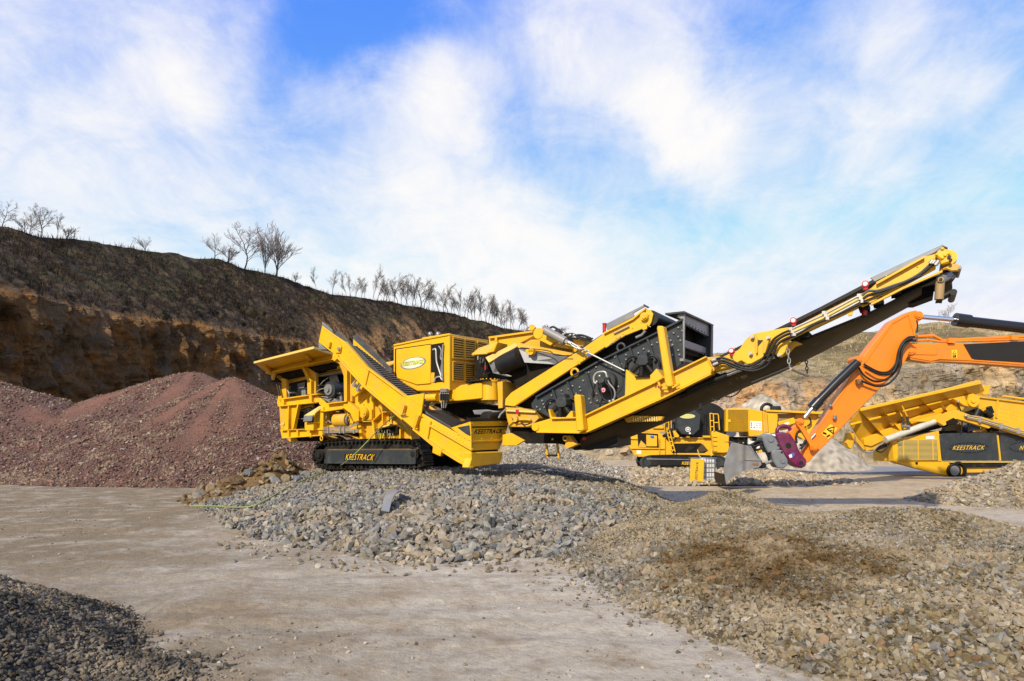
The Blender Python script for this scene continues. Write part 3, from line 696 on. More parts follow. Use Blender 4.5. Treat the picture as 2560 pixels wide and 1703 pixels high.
# boulders behind, at the foot of the sunlit quarry wall
def boulder(px, py, Y, rpx, col, label, group=None, sq=(1, 1, .75)):
    global hit
    h0 = hit; d = ray((px, py)); hit = lambda a, b: EYE + d * Y
    rock(px, py, rpx, col, label, group, sq, 0.0); hit = h0
ORK = (0.42, 0.31, 0.19)
boulder(1752, 1018, 41, 28, ORK, "big tan boulder above the black crusher drum", None, (1.2, 1, .6))
boulder(1795, 1050, 39, 30, (0.46, 0.38, 0.27), "wide pale boulder behind the railing of the distant crusher", None, (1.0, 1, .8))
for i, (px, py, Y, r) in enumerate([(1548,1108,37,15),(1565,1130,36,14),(1522,1132,37,12),(1500,1105,39,14),(1465,1118,38,12),(1590,1098,38,13),(1425,1122,38,10),(1530,1095,40,18)]):
    boulder(px, py, Y, r, ORK if i % 2 else (0.5, 0.42, 0.32), "tan boulder in the heap behind the conveyor's lower end", "tan boulders at the foot of the quarry wall")

# ------------------------------------------------------------------ quarry walls and hills
def interp(tab, x):
    return np.interp(x, [t[0] for t in tab], [t[1] for t in tab])
def resample(path, step):
    P = np.array(path, float); d = np.concatenate([[0], np.cumsum(np.hypot(*np.diff(P, axis=0).T))])
    s = np.arange(0, d[-1], step); X = np.interp(s, d, P[:, 0]); Y = np.interp(s, d, P[:, 1])
    k = np.ones(41) / 41
    sm = lambda a: np.convolve(np.pad(a, 20, mode='edge'), k, 'valid')
    return s, sm(X), sm(Y)
def hill(path, side, tiers, rows, amps, step, colf, seed):
    """tiers: (setback, z as a function of column photo x); returns grid of points"""
    s, X, Y = resample(path, step)
    tx, ty = np.gradient(X), np.gradient(Y); L = np.hypot(tx, ty); nx, ny = -ty / L * side, tx / L * side     # pointing away from the pit
    k = np.ones(61) / 61; nx = np.convolve(np.pad(nx, 30, mode='edge'), k, 'valid'); ny = np.convolve(np.pad(ny, 30, mode='edge'), k, 'valid')
    cols = []
    for (back, zf) in tiers:
        bx, by = X + nx * back, Y + ny * back
        px = 1280 + F_PX * bx / np.maximum(by, 5)
        cols.append((bx, by, zf(px, by, s)))
    G = []; T = []
    for k2 in range(len(tiers) - 1):
        a, b = cols[k2], cols[k2 + 1]
        for r in range(rows[k2] + (k2 == len(tiers) - 2)):
            t = r / rows[k2]
            x, y, z = [a[i] * (1 - t) + b[i] * t for i in range(3)]
            A = amps[k2] * (1 - t) + amps[k2 + 1] * t
            zz = z * 1.0
            n1 = fbm(s * 0.30, zz * 0.11, seed, 6, 0.6); n2 = fbm(s * 0.9, zz * 0.6, seed + 5, 4)
            blk = np.floor((fbm(s * 0.7, zz * 0.16, seed + 9, 3) + 1) * 7) / 7 - 1
            strat = 0.35 * (np.abs(((zz * 0.2 + s * 0.30 + 1.2 * fbm(s * 0.1, zz * 0.1, seed + 2, 2)) % 1) - 0.5) * 2 - 0.5)
            n4 = np.abs(fbm(s * 0.8 + 40, zz * 0.55, seed + 21, 4)); b2 = np.floor((fbm(s * 1.4, zz * 0.9, seed + 31, 2) + 1) * 6) / 6 - 1
            disp = A * (1.3 * n1 + 0.5 * n2 + 0.9 * blk + strat - 0.9 * n4 + 0.55 * b2)
            G.append(np.stack([x + nx * disp, y + ny * disp, z + 0.25 * A * n2 + (0.5 * fbm(s * 0.3, y * 0.3, seed + 4, 4) if A < 0.6 and k2 > 0 else 0)], 1))
            T.append(np.full(len(s), k2 + t))
    G = np.array(G); T = np.array(T)
    C = colf(G, T, s, cols)
    return s, cols, G, T, C, (nx, ny)
def zfrom(tab, left_hold=None):
    def f(px, by, s):
        z = CAMH + (HOR - interp(tab, px)) * by / F_PX
        if left_hold is not None:
            i = np.argmax(px > left_hold); z[:i] = z[i]
        return z
    return f
SKYL = [(0,572),(50,575),(109,595),(228,603),(326,621),(434,638),(543,652),(662,681),(738,706),(825,735),(945,752),(1086,775),(1195,803),(1281,822),(1360,832),(1433,842),(1600,880),(1800,960)]
CLIF = [(0,726),(112,753),(204,769),(288,786),(356,799),(475,816),(645,843),(780,867),(900,895),(1000,915),(1300,955),(1500,985),(1800,1040)]
# where the bare soil shows through the brush above the left face (photo columns -> strength)
def left_col(G, T, s, cols):
    n = G.shape[0] * G.shape[1]; g = G.reshape(-1, 3); t = T.ravel(); S = np.tile(s, G.shape[0])
    a = fbm(S * 0.28, g[:, 2] * 0.12, 101, 6, 0.6) + 0.45; b = fbm(S * 0.5, g[:, 2] * 0.12, 103, 4) + 0.5; c = fbm(S * 0.3, g[:, 2] * 0.9, 107, 4) + 0.5
    rock = np.array([0.125, 0.072, 0.030])[None] * (1 - a[:, None].clip(0, 1)) + np.array([0.25, 0.108, 0.025])[None] * a[:, None].clip(0, 1)
    rock = rock * (0.45 + 1.1 * c[:, None]) ; gm = (b > 0.74)[:, None] * 0.5
    rock = rock * (1 - gm) + np.array([0.15, 0.125, 0.095]) * gm
    br = np.array([0.024, 0.015, 0.008])[None] * (0.6 + 0.9 * a[:, None]) ; gg = ((c > 0.6) & (t > 1.3))[:, None] * 0.7
    br = br * (1 - gg) + np.array([0.030, 0.030, 0.010]) * gg
    px = 1280 + F_PX * g[:, 0] / np.maximum(g[:, 1], 5)
    bare = np.clip(np.minimum((px - 760) / 80, (1330 - px) / 80), 0, 1) * np.clip((1.72 + 0.25 * (a - .5) * 2 - t) * 5, 0, 1) * (b + 0.15 > 0.5)
    soil = np.array([0.22, 0.125, 0.055]) * (0.7 + 0.6 * c[:, None])
    br = br * (1 - bare[:, None]) + soil * bare[:, None]
    w = np.clip((t - 1.0 + 0.06 * (a - 0.5)) * 14, 0, 1)[:, None]
    return rock * (1 - w) + br * w
LPATH = [(-60, -30), (-52, 0), (-43, 25), (-39, 40), (-38, 50), (-36, 62), (-29, 80), (-20, 95), (-8, 112), (6, 128), (30, 140)]
sL, colsL, GL, TL_, CL, nL = hill(LPATH, 1, [(0, lambda p, b, s: b * 0 - 0.6), (2.5, zfrom(CLIF, 0)), (17, zfrom(SKYL, 0)), (40, lambda p, b, s: zfrom(SKYL, 0)(p, b, s) * 0.9)],
                                  [84, 46, 8], [1.5, 1.1, 0.35, 0.5], 0.30, left_col, 7)
def add_hill(name, G, C):
    nr, nc = G.shape[:2]
    o = mesh_np(name, G.reshape(-1, 3), grid_faces(nr, nc), M_ROCK, C, False); tag(o, kind='structure'); return o
add_hill('hill', GL, CL)
SKYR = [(1400,960),(1500,945),(1640,920),(1740,897),(1784,884),(1900,868),(2034,848),(2145,836),(2196,832),(2260,822),(2298,812),(2351,807),(2420,811),(2500,824),(2560,832),(2700,835)]
CLR = [(1400,1010),(1600,985),(1800,965),(2000,955),(2150,940),(2300,925),(2450,915),(2560,908),(2700,905)]
TALR = [(1400,1060),(1600,1040),(1800,1030),(2000,1035),(2200,1045),(2400,1070),(2560,1085),(2700,1090)]
def right_col(G, T, s, cols):
    g = G.reshape(-1, 3); t = T.ravel(); S = np.tile(s, G.shape[0])
    a = (fbm(S * 0.16, g[:, 2] * 0.3, 111, 5) + 0.5).clip(0, 1)[:, None]; b = (fbm(S * 0.5, g[:, 2] * 0.15, 113, 4) + 0.5).clip(0, 1)[:, None]; c = (fbm(S * 0.3, g[:, 2] * 1.3, 117, 4) + 0.5).clip(0, 1)[:, None]
    rock = np.array([0.50, 0.395, 0.24]) * (1 - a) + np.array([0.50, 0.28, 0.12]) * a
    rock = rock * (1 - 0.6 * (b > 0.6)) + np.array([0.31, 0.29, 0.25]) * 0.6 * (b > 0.6); rock = rock * (0.6 + 0.75 * c)
    tal = np.array([0.42, 0.34, 0.22]) * (0.75 + 0.5 * c)
    gr = np.array([0.38, 0.30, 0.16]) * (0.65 + 0.6 * c); gr = np.where(a > 0.70, gr * np.array([0.62, 0.60, 0.5]), gr)
    w1 = np.clip((t - 1.0 + (a[:, 0] - .5) * 0.3) * 8, 0, 1)[:, None]; w2 = np.clip((t - 2.0 + (a[:, 0] - .5) * 0.3) * 8, 0, 1)[:, None]
    return (tal * (1 - w1) + rock * w1) * (1 - w2) + gr * w2
RPATH = [(90, 20), (62, 34), (46, 42), (34, 45), (21.6, 47), (14, 50), (8, 54), (0, 64), (-8, 80)]
sR, colsR, GR_, TR_, CR, nR = hill(RPATH[::-1], 1, [(0, lambda p, b, s: b * 0 - 0.4), (4.0, zfrom(TALR)), (6.5, zfrom(CLR)), (24, zfrom(SKYR)), (50, lambda p, b, s: zfrom(SKYR)(p, b, s) * 0.85)],
                                    [18, 64, 34, 8], [0.4, 1.3, 1.0, 0.45, 0.5], 0.24, right_col, 19)
add_hill('hill', GR_, CR)

def blades(name, G, T, t0, t1, n, hgt, wid, cols, wts, maskf=None):
    nr, nc = G.shape[:2]; r = rng.uniform(0, nr - 1.001, n); c = rng.uniform(0, nc - 1.001, n)
    ri, ci = r.astype(int), c.astype(int); fr, fc = (r - ri)[:, None], (c - ci)[:, None]
    P = (G[ri, ci] * (1 - fr) + G[ri + 1, ci] * fr) * (1 - fc) + (G[ri, ci + 1] * (1 - fr) + G[ri + 1, ci + 1] * fr) * fc
    tt = T[ri, ci] + fr[:, 0] * (T[ri + 1, ci] - T[ri, ci]); px = 1280 + F_PX * P[:, 0] / np.maximum(P[:, 1], 4)
    k = (tt > t0) & (tt < t1) & (px > -500) & (px < 3000)
    clump = fbm(P[:, 0] * 0.25, P[:, 1] * 0.25, 121, 3)
    k &= (clump + 0.5 * rng.rand(n)) > 0.05
    P, tt, clump = P[k], tt[k], clump[k]
    n = len(P); H = hgt * np.exp(0.45 * rng.randn(n)) * (0.7 + 1.2 * np.clip(clump + 0.2, 0, 1)); a = rng.rand(n) * math.pi; w = wid * (0.6 + rng.rand(n))
    side = np.stack([np.cos(a) * w, np.sin(a) * w, 0 * a], 1); lean = np.stack([0.3 * rng.randn(n) * H, 0.3 * rng.randn(n) * H, H], 1)
    V = np.stack([P - side + [0, 0, -.1], P + side + [0, 0, -.1], P + lean], 1).reshape(-1, 3)
    C = np.repeat(palette(n, cols, wts, 0.3), 3, axis=0)
    o = mesh_np(name, V, np.arange(n * 3).reshape(-1, 3), M_TWIG, C); tag(o, kind='stuff'); print(name, n)
BR = [(0.026, 0.016, 0.009), (0.042, 0.027, 0.014), (0.016, 0.011, 0.007), (0.028, 0.028, 0.010), (0.11, 0.075, 0.035)]
blades('brush', GL, TL_, 1.02, 2.35, 230000, 0.34, 0.035, BR, [4, 3, 4, 2, .5])
blades('dry_grass', GR_, TR_, 2.0, 3.3, 70000, 0.16, 0.035, [(0.38, 0.30, 0.16), (0.30, 0.23, 0.12), (0.15, 0.12, 0.07), (0.42, 0.35, 0.20)], [4, 3, 1.5, 2])

# ------------------------------------------------------------------ trees
def make_tree(seed, kind):
    """bare winter tree one unit tall: trunk with main limbs, and a crown of fine twigs"""
    rd = random.Random(seed); tr = MB(); cr = MB(); tr_n = 4
    def grow(p, d, ln, r, lev):
        segs = 4 if lev < 2 else 3; pts = [p]; q = p.copy(); dd = d.copy()
        for i in range(segs):
            dd = (dd + Vector((rd.gauss(0, .13), rd.gauss(0, .13), rd.gauss(0.05, .07)))).normalized(); q = q + dd * ln / segs; pts.append(q.copy())
        (tr if lev < 2 else cr).tube(pts, max(r, 0.0015), 5 if lev < 1 else 3, 0, False, r2=max(r * 0.5, 0.0009))
        if lev >= 4: return
        nb = {'broom': [14, 7, 5, 3], 'spread': [9, 7, 5, 4], 'pole': [16, 6, 5, 3], 'shrub': [10, 6, 5, 3]}[kind][lev]
        for k in range(nb):
            u = (0.25 if lev == 0 else 0.2) + (0.75 if lev == 0 else 0.8) * (k + rd.random()) / nb
            if kind in ('shrub', 'broom') and lev == 0: u *= 0.55
            fi = u * segs; i0 = min(int(fi), segs - 1); P = pts[i0].lerp(pts[i0 + 1], fi - i0)
            az = rd.random() * 6.283; sp = {'broom': .42, 'spread': .85, 'pole': .65, 'shrub': .8}[kind] * rd.uniform(.7, 1.25) * (1.0 if lev == 0 else 0.9)
            ax = dd.orthogonal().normalized(); ax.rotate(Matrix.Rotation(az, 3, dd))
            nd = (pts[i0 + 1] - pts[i0]).normalized() * math.cos(sp) + ax * math.sin(sp); nd.z += 0.18; nd.normalize()
            grow(P, nd, ln * ({'broom': .82, 'spread': .72, 'pole': .42, 'shrub': .85}[kind] if lev == 0 else .52) * rd.uniform(.7, 1.2) * (1 - 0.35 * u), r * 0.45, lev + 1)
    grow(Vector((0, 0, -0.03)), Vector((rd.gauss(0, .05), 0, 1)).normalized(), {'broom': .55, 'spread': .62, 'pole': .92, 'shrub': .35}[kind], 0.0115, 0)
    out = []; top = max(v.z for v in tr.v + cr.v); rad = sorted(math.hypot(v.x, v.y) for v in cr.v)[int(len(cr.v) * .97)]
    want = {'broom': .42, 'spread': .46, 'pole': .26, 'shrub': .62}[kind]
    for v in tr.v + cr.v: v.z /= top; v.x *= want / rad; v.y *= want / rad
    for mb, nm, m in ((tr, 'trunk', M_BARK), (cr, 'crown', M_BARK2)):
        o = mb.build(nm, m); out.append(o.data); bpy.data.objects.remove(o)
    return out
PROT = {k: [make_tree(s * 7 + 1 + i * 50, k) for s in range(n)] for i, (k, n) in enumerate((('broom', 2), ('spread', 4), ('pole', 5), ('shrub', 3)))}
def on_line(cols_k, px):
    bx, by, bz = cols_k; p = 1280 + F_PX * bx / np.maximum(by, 5); o_ = np.argsort(p)
    return np.array([np.interp(px, p[o_], a[o_]) for a in (bx, by, bz)])
tcount = [0]
def tree(px, h, kind, label, group=None, back=0.0, line=None, base=None, wid=1.0, lean=0.0):
    P = base if base is not None else on_line((line or colsL)[2 if line is None else 3], px)
    P = Vector(P); H = h * P.y / F_PX * 1.04; i = tcount[0]; tcount[0] += 1
    t = thing('bare_tree', label, 'tree', (P.x, P.y, P.z - 0.15), group)
    td, cd = PROT[kind][i % len(PROT[kind])]
    for nm, me in (('trunk', td), ('crown', cd)):
        o = bpy.data.objects.new(nm, me); COL.objects.link(o); o.parent = t
    rw = random.Random(i * 13 + 5); w2 = wid * (rw.uniform(.8, 1.3) if group else 1)
    t.scale = (H * w2, H * w2, H * (rw.uniform(.85, 1.12) if group else 1)); t.rotation_euler = (rw.gauss(0, .04), lean + rw.gauss(0, .05), i * 2.4)
tree(3, 80, 'spread', "bare tree half cut off by the photo's edge on the highest part of the ridge")
tree(62, 40, 'shrub', "low leafless shrub next to the frame-edge tree on the ridge")
tree(75, 58, 'spread', "thin bare tree just left of the twin-limbed one on the ridge")
tree(102, 84, 'spread', "dark spreading bare tree, tallest of the cluster at the high end of the ridge", wid=1.1)
tree(142, 72, 'pole', "slender bare tree right of the spreading one on the high ridge")
tree(166, 40, 'shrub', "leaning leafless bush at the end of the first ridge cluster", lean=0.3)
tree(365, 40, 'shrub', "lone leafless shrub on the bare stretch of ridge")
tree(538, 70, 'spread', "pale thin bare tree left of the three large ones mid ridge")
tree(567, 52, 'shrub', "short bare tree between the pale thin one and the dark forked one")
tree(611, 108, 'spread', "dark forked bare tree, the boldest silhouette in mid ridge", wid=1.0)
tree(662, 100, 'broom', "upright bare tree close behind the broad fan-shaped one", wid=.8)
tree(690, 150, 'broom', "broad fan-shaped bare tree rooted below the ridge line", base=None, wid=1.15)
tree(737, 28, 'shrub', "small leafless bush just right of the fan-shaped tree")
tree(791, 58, 'pole', "lone thin tree at the start of the far row on the ridge")
tree(831, 64, 'pole', "bare tree with a dark bushy base, second in the far row", wid=1.3)
tree(931, 88, 'pole', "tall straight bare tree standing above the far row", wid=1.2)
tree(1014, 84, 'pole', "tall forked bare tree in the middle of the far row", wid=1.3)
tree(1051, 74, 'spread', "wide dark bare tree right of the tall forked one in the far row", wid=1.1)
for px, h in [(866,48),(890,52),(902,40),(956,48),(985,68),(995,62),(1004,50),(1030,60),(1071,44),(1109,64),(1120,50),(1129,44),(1151,68),(1160,56),(1170,62),(1180,52),(1189,55),(1204,70),(1213,60),(1222,62),(1234,50),(1243,54),
              (1256,64),(1266,56),(1277,58),(1297,54),(1311,48),(1321,44),(878,50),(912,46),(944,62),(966,50),(975,58),(1022,66),(1040,58),(1060,60),(1082,50),(1096,52),(1138,56),(1146,50),(1197,58),(1228,60),(1250,56),(1285,52),(1304,46)]:
    tree(px, h * 1.16, 'pole', "slender bare tree in the dense far row along the falling ridge", "slender bare trees in the far ridge row", wid=1.35)
tree(1262, 32, 'shrub', "yellowish bush among the trunks at the end of the ridge row")
for px in (1360, 1395): tree(px, 22, 'shrub', "brown leafless bush on the ridge above the black hoses", "brown bushes on the low ridge", wid=1.6)
tree(2375, 50, 'spread', "single faint bare tree on the sunlit hill above the black cylinder", line=colsR)
# ------------------------------------------------------------------ the big tracked crusher
def at(px, py, Y): return EYE + ray((px, py)) * Y
def crusher():
    O = at(914, 1170, 22.5); f = Frame(O, 32)
    root = thing('tracked_crusher', "big yellow tracked crusher with black screen box and raised conveyor, on grey stones", 'crusher', (O.x, O.y, O.z))
    M = Machine(f, root); P = M.plate; ey, ex, ez = f.ey, f.ex, f.ez
    # ---- crawler tracks
    def crawler(c, th, front):
        pl = R1([(640, 1138), (1000, 1118), (1405, 1122), (1470, 1190), (1490, 1255), (1455, 1330), (1100, 1345), (760, 1345), (640, 1325), (590, 1235)])
        if not front: pl = pl
        loop = [f.side(p, 0.0) + ey * c for p in pl]; loop = spline(loop + [loop[0]], 9)
        L = [0.0]
        for a, b in zip(loop[:-1], loop[1:]): L.append(L[-1] + (b - a).length)
        n = 58; mb = MB()
        cen = sum(loop, Vector()) / len(loop)
        for i in range(n):
            d = (i + .5) / n * L[-1]; j = max(k for k in range(len(L) - 1) if L[k] <= d); p = loop[j].lerp(loop[j + 1], (d - L[j]) / max(1e-6, L[j + 1] - L[j]))
            t = (loop[j + 1] - loop[j]).normalized(); nn = t.cross(ey).normalized()
            if nn.dot(p - cen) < 0: nn = -nn
            hl = L[-1] / n * 0.46
            mb.box(p + ey * th / 2, t * hl, ey * th / 2, nn * 0.022)
            mb.box(p + ey * th / 2 + nn * 0.04, t * 0.014, ey * th / 2, nn * 0.03)
            mb.box(p + ey * th / 2 - nn * 0.06, t * hl * 0.8, ey * 0.08, nn * 0.035)
            mb.box(p + ey * 0.03 - nn * 0.05, t * hl * 0.5, ey * 0.02, nn * 0.03)
        tb = M.put(mb, 'track_belt', TRK)
        mb = MB()
        core = [cen + (q - cen) * 0.86 for q in loop[::4]]
        mb.prism([q + ey * 0.10 for q in core], ey * (th - 0.2)); M.put(mb, 'track_core', TRK, tb)
        for (x, y, r) in ((640, 1238, 50), (1412, 1228, 52)):
            mb = MB(); C = f.side(R1((x, y)), 0) + ey * c; rr = (f.side(R1((x, y + r)), 0) - f.side(R1((x, y)), 0)).length
            mb.tube([C + ey * 0.02, C + ey * (th - .05)], rr, 20); mb.tube([C - ey * 0.03, C + ey * 0.05], rr * .45, 14)
            for k in range(8):
                a = k * math.pi / 4; mb.dot(C - ey * 0.0 + ex * math.cos(a) * rr * .7 + ez * math.sin(a) * rr * .7, 0.025)
            M.put(mb, 'sprocket', TRK, tb)
        if front:
            fr = [f.side(R1(p), 0) + ey * (c - 0.02) for p in [(712, 1193), (1440, 1190), (1436, 1306), (694, 1300)]]
            mb = MB(); mb.prism(fr, ey * 0.3)
            tp = [fr[0], fr[1], f.side(R1((1466, 1178)), c + 0.34), f.side(R1((735, 1178)), c + 0.34)]
            tp[2] = fr[1] + ey * 0.34 + ez * 0.10; tp[3] = fr[0] + ey * 0.34 + ez * 0.10
            mb.prism(tp, Vector((0, 0, -0.02)), 1)
            mb.box((fr[2] + fr[3]) / 2 - ey * 0.02, (fr[2] - fr[3]) / 2, ey * 0.03, ez * 0.012, 0)
            tf = M.put(mb, 'track_frame', [DGR, M_DIRT], None, 0.008)
            q = [f.side(R1(p), c - 0.024) for p in [(862, 1272), (1085, 1278), (1103, 1228), (868, 1226)]]
            lettering('lettering', 'KEESTRACK', *q, GLD, tf, root, -0.005, 0.2, -ey)
            pq = [f.side(R1(p), c - 0.023) for p in [(850, 1284), (1096, 1284), (1114, 1222), (856, 1222)]]
            M.put(MB().prism(pq, ey * 0.004), 'nameplate', INK, tf)
        for (x, y) in ((885, 1168), (1165, 1162)):
            mb = MB(); C = f.side(R1((x, y)), 0) + ey * c
            mb.box(C + ey * th / 2, ex * 0.09, ey * th * .4, ez * 0.07); mb.tube([C + ey * .02, C + ey * (th - .02)], 0.07, 12); M.put(mb, 'carrier_roller', TRK, tb)
        mb = MB()
        for k in range(9):
            C = f.side(R1((735 + k * 82, 1322)), 0) + ey * (c + .05); mb.tube([C, C + ey * (th - .1)], 0.085, 12)
        M.put(mb, 'bottom_roller', TRK, tb)
    crawler(0.0, 0.5, True); crawler(2.25, 0.5, False)
    # ---- body behind everything: dark sheet standing in for the shaded interior
    P('dark_backing', R1, [(380, 600), (860, 560), (1100, 640), (1160, 960), (1430, 1000), (1430, 1106), (980, 1106), (860, 1085), (700, 1040), (345, 1085), (330, 800)], 0.95, 1.1, DRK, bevel=0)
    # far side wall of the crusher body with windows seen through
    # ---- lower chassis
    P('chassis_beam', R7, [(605, 1300), (968, 1285), (1240, 1300), (1240, 1375), (630, 1420)], 0.0, 0.10, YEL)
    mb = MB()
    for x in (715, 850, 1050): mb.prism([f.side(R7(p), -0.10) for p in [(x, 1292), (x + 22, 1292), (x + 20, 1408), (x + 2, 1410)]], ey * 0.1)
    mb.prism([f.side(R7(p), -0.12) for p in [(605, 1296), (968, 1280), (968, 1290), (608, 1308)]], ey * 0.3)
    mb.prism([f.side(R7(p), -0.12) for p in [(628, 1412), (1240, 1372), (1240, 1382), (630, 1424)]], ey * 0.3)
    M.put(mb, 'beam_flange', YEL)
    P('belly_plate', R7, [(700, 1415), (1210, 1385), (1290, 1430), (1330, 1470), (740, 1475)], 0.5, 1.0, YEL2)
    P('belly_plate', R7, [(840, 1410), (1210, 1390), (1300, 1440), (1240, 1465), (870, 1465)], 0.3, 0.1, DRK)
    mb = MB(); C = f.side(R7((1230, 1425)), -0.1); mb.tube([C + ex * 0.06 * math.cos(a * math.pi / 6) + ez * 0.085 * math.sin(a * math.pi / 6) for a in range(13)], 0.025, 6); M.put(mb, 'lifting_eye', YEL2)
    P('rear_column', R7, [(590, 930), (668, 938), (662, 1300), (612, 1308)], 0.15, 0.12, YEL2)
    P('rear_column', R7, [(665, 930), (870, 915), (770, 1290), (660, 1296)], 0.0, 0.09, YEL)
    mb = MB(); mb.prism([f.side(R7(p), -0.14) for p in [(720, 935), (735, 935), (728, 1290), (716, 1290)]], ey * .14)
    mb.prism([f.side(R7(p), -0.14) for p in [(862, 915), (880, 915), (800, 1290), (775, 1290)]], ey * .14); M.put(mb, 'column_rib', YEL)
    mb = MB(); mb.prism([f.side(R7(p), -0.05) for p in [(595, 1215), (660, 1182), (662, 1215), (610, 1225)]], ey * .2); M.put(mb, 'step', CREAM)
    # middle beam
    P('hopper_beam', R7, [(560, 848), (1130, 758), (1175, 762), (1190, 880), (1110, 890), (575, 940), (555, 900)], 0.0, 0.12, YEL)
    mb = MB()
    mb.prism([f.side(R7(p), -0.14) for p in [(566, 830), (1165, 745), (1170, 760), (568, 846)]], ey * .3)
    mb.prism([f.side(R7(p), -0.14) for p in [(572, 932), (1110, 880), (1110, 890), (575, 944)]], ey * .3)
    for x in (620, 1040): mb.prism([f.side(R7(p), -0.13) for p in [(x, 838 - (x - 620) * .15), (x + 40, 832 - (x - 620) * .15), (x + 40, 930 - (x - 620) * .1), (x, 934 - (x - 620) * .1)]], ey * .13)
    M.put(mb, 'beam_flange', YEL)
    P('hopper_beam', R7, [(1165, 765), (1300, 905), (1560, 880), (1600, 868), (1590, 965), (1275, 1012), (1190, 900)], 0.02, 0.1, YEL)
    mb = MB(); mb.prism([f.side(R7(p), -0.14) for p in [(1290, 893), (1600, 860), (1602, 873), (1300, 908)]], ey * .3)
    mb.prism([f.side(R7(p), -0.14) for p in [(1190, 1008), (1275, 1008), (1545, 965), (1545, 978), (1275, 1020)]], ey * .25); M.put(mb, 'beam_flange', YEL)
    # curved posts
    P('hopper_post', R7, [(520, 440), (600, 470), (690, 540), (700, 830), (622, 835), (625, 560), (560, 520)], 0.1, 0.14, YEL2)
    P('hopper_post', R7, [(540, 500), (560, 540), (628, 830), (570, 836), (575, 700)], 0.3, 0.05, YEL)
    P('hopper_post', R7, [(905, 345), (1010, 350), (1140, 440), (1140, 750), (1075, 755), (1012, 760), (1010, 560), (960, 430)], 0.05, 0.14, YEL2)
    mb = MB(); mb.prism([f.side(R7(p), -0.10) for p in [(905, 350), (960, 350), (1072, 560), (1072, 760), (1060, 760), (1060, 565), (955, 370)]], ey * .12)
    mb.prism([f.side(R7(p), -0.10) for p in [(1470, 270), (1500, 290), (1612, 400), (1612, 860), (1600, 862), (1598, 405)]], ey * .12); M.put(mb, 'post_flange', YEL)
    P('hopper_post', R7, [(1450, 250), (1520, 290), (1700, 450), (1690, 870), (1565, 875), (1560, 480), (1520, 370)], 0.05, 0.14, YEL2)
    # hopper trough: sloping walls and the folded-out wing
    def skew(name, reg, pl, th, mat, bev=0.01, mb=None):
        Q = [f.side(reg(p[:2]), p[2]) for p in pl]; n = (Q[1] - Q[0]).cross(Q[2] - Q[0]).normalized()
        if mb: mb.prism(Q, n * th); return
        return M.put(MB().prism(Q, n * th), name, mat, None, bev)
    skew('hopper_wing', R7, [(205, 285, -1.15), (1110, 55, -1.15), (1395, 155, -.15), (1385, 190, 0.0), (390, 432, 0.0)], 0.05, YEL)
    skew('wing_rim', R7, [(205, 272, -1.16), (1110, 45, -1.16), (1112, 75, -1.16), (205, 298, -1.16)], 0.05, CREAM)
    skew('wing_rim', R7, [(1110, 45, -1.16), (1400, 150, -.15), (1390, 172, -.15), (1112, 78, -1.16)], 0.05, CREAM)
    skew('hopper_wall', R7, [(385, 400, -0.12), (1395, 165, -0.12), (1400, 230, -0.12), (395, 435, -0.12)], 0.06, YEL)
    mb = MB(); mb.prism([f.side(R7(p), -0.28) for p in [(385, 432), (1400, 222), (1402, 236), (395, 450)]], ey * .35); M.put(mb, 'hopper_flange', YEL)
    skew('hopper_wall', R7, [(395, 450, 0.0), (1402, 236, 0.0), (1500, 320, 0.45), (690, 520, 0.45)], 0.05, YEL2)
    mb = MB()
    mb.prism([f.side(R7(p), 0.30) for p in [(680, 500), (1500, 330), (1520, 372), (1110, 440), (690, 520)]], ey * .1)
    M.put(mb, 'hopper_stringer', YEL)
    P('hopper_side', R7, [(600, 520), (1520, 372), (1560, 450), (1140, 500), (700, 600)], 0.5, .08, YEL2)
    mb = MB()
    for (a, b, c2, d) in (((345, 300), (385, 300), (500, 420), (440, 425)), ((985, 160), (1020, 165), (1110, 205), (1045, 235))):
        Q = [f.side(R7(a), -0.75), f.side(R7(b), -0.75), f.side(R7(c2), -0.12), f.side(R7(d), -0.12)]; mb.prism(Q, Vector((0, 0, -0.12)))
    M.put(mb, 'wing_bracket', YEL2)
    P('gusset', R7, [(465, 425), (520, 440), (490, 545), (465, 520)], -0.2, .1, YEL2)
    # hopper interior far side (a real trough)
    far = [f.side(R7((205, 272)), -1.16) + ey * 4.6, f.side(R7((1110, 45)), -1.16) + ey * 4.6, f.side(R7((1400, 236)), 0) + ey * 2.9, f.side(R7((395, 450)), 0) + ey * 2.9]
    M.put(MB().prism(far, Vector((0, 0, 0.05))), 'hopper_wing', YEL)
    M.put(MB().prism([f.side(R7((420, 455)), 0.1), f.side(R7((1400, 245)), 0.1), f.side(R7((1400, 245)), 0.1) + ey * 2.7, f.side(R7((420, 455)), 0.1) + ey * 2.7], Vector((0, 0, -0.3))), 'feeder_pan', DRK)
    # props and rods on the left
    mb = MB(); mb.tube([f.side(R7((545, 560)), -.05), f.side(R7((600, 780)), -.05)], 0.05, 10); M.put(mb, 'prop_cylinder', BLK)
    # machinery behind the posts
    P('feeder_panel', R7, [(700, 580), (1005, 540), (1005, 770), (700, 810)], 0.75, 0.1, DGR, bevel=0)
    P('feeder_panel', R7, [(1140, 480), (1560, 430), (1560, 880), (1330, 880), (1140, 740)], 0.75, 0.1, DRK, bevel=0)
    P('side_plate', R7, [(860, 600), (970, 570), (975, 770), (870, 790)], 0.6, 0.05, GRY)
    mb = MB()
    C = f.side(R7((1345, 690)), 0.05); C2 = f.side(R7((1345, 690)), 0.9)
    mb.tube([C, C + ey * .75], 0.30, 22, 0); mb.tube([C - ey * .06, C + ey * 0.1], 0.20, 18, 1); mb.tube([C - ey * .12, C], 0.09, 12, 1)
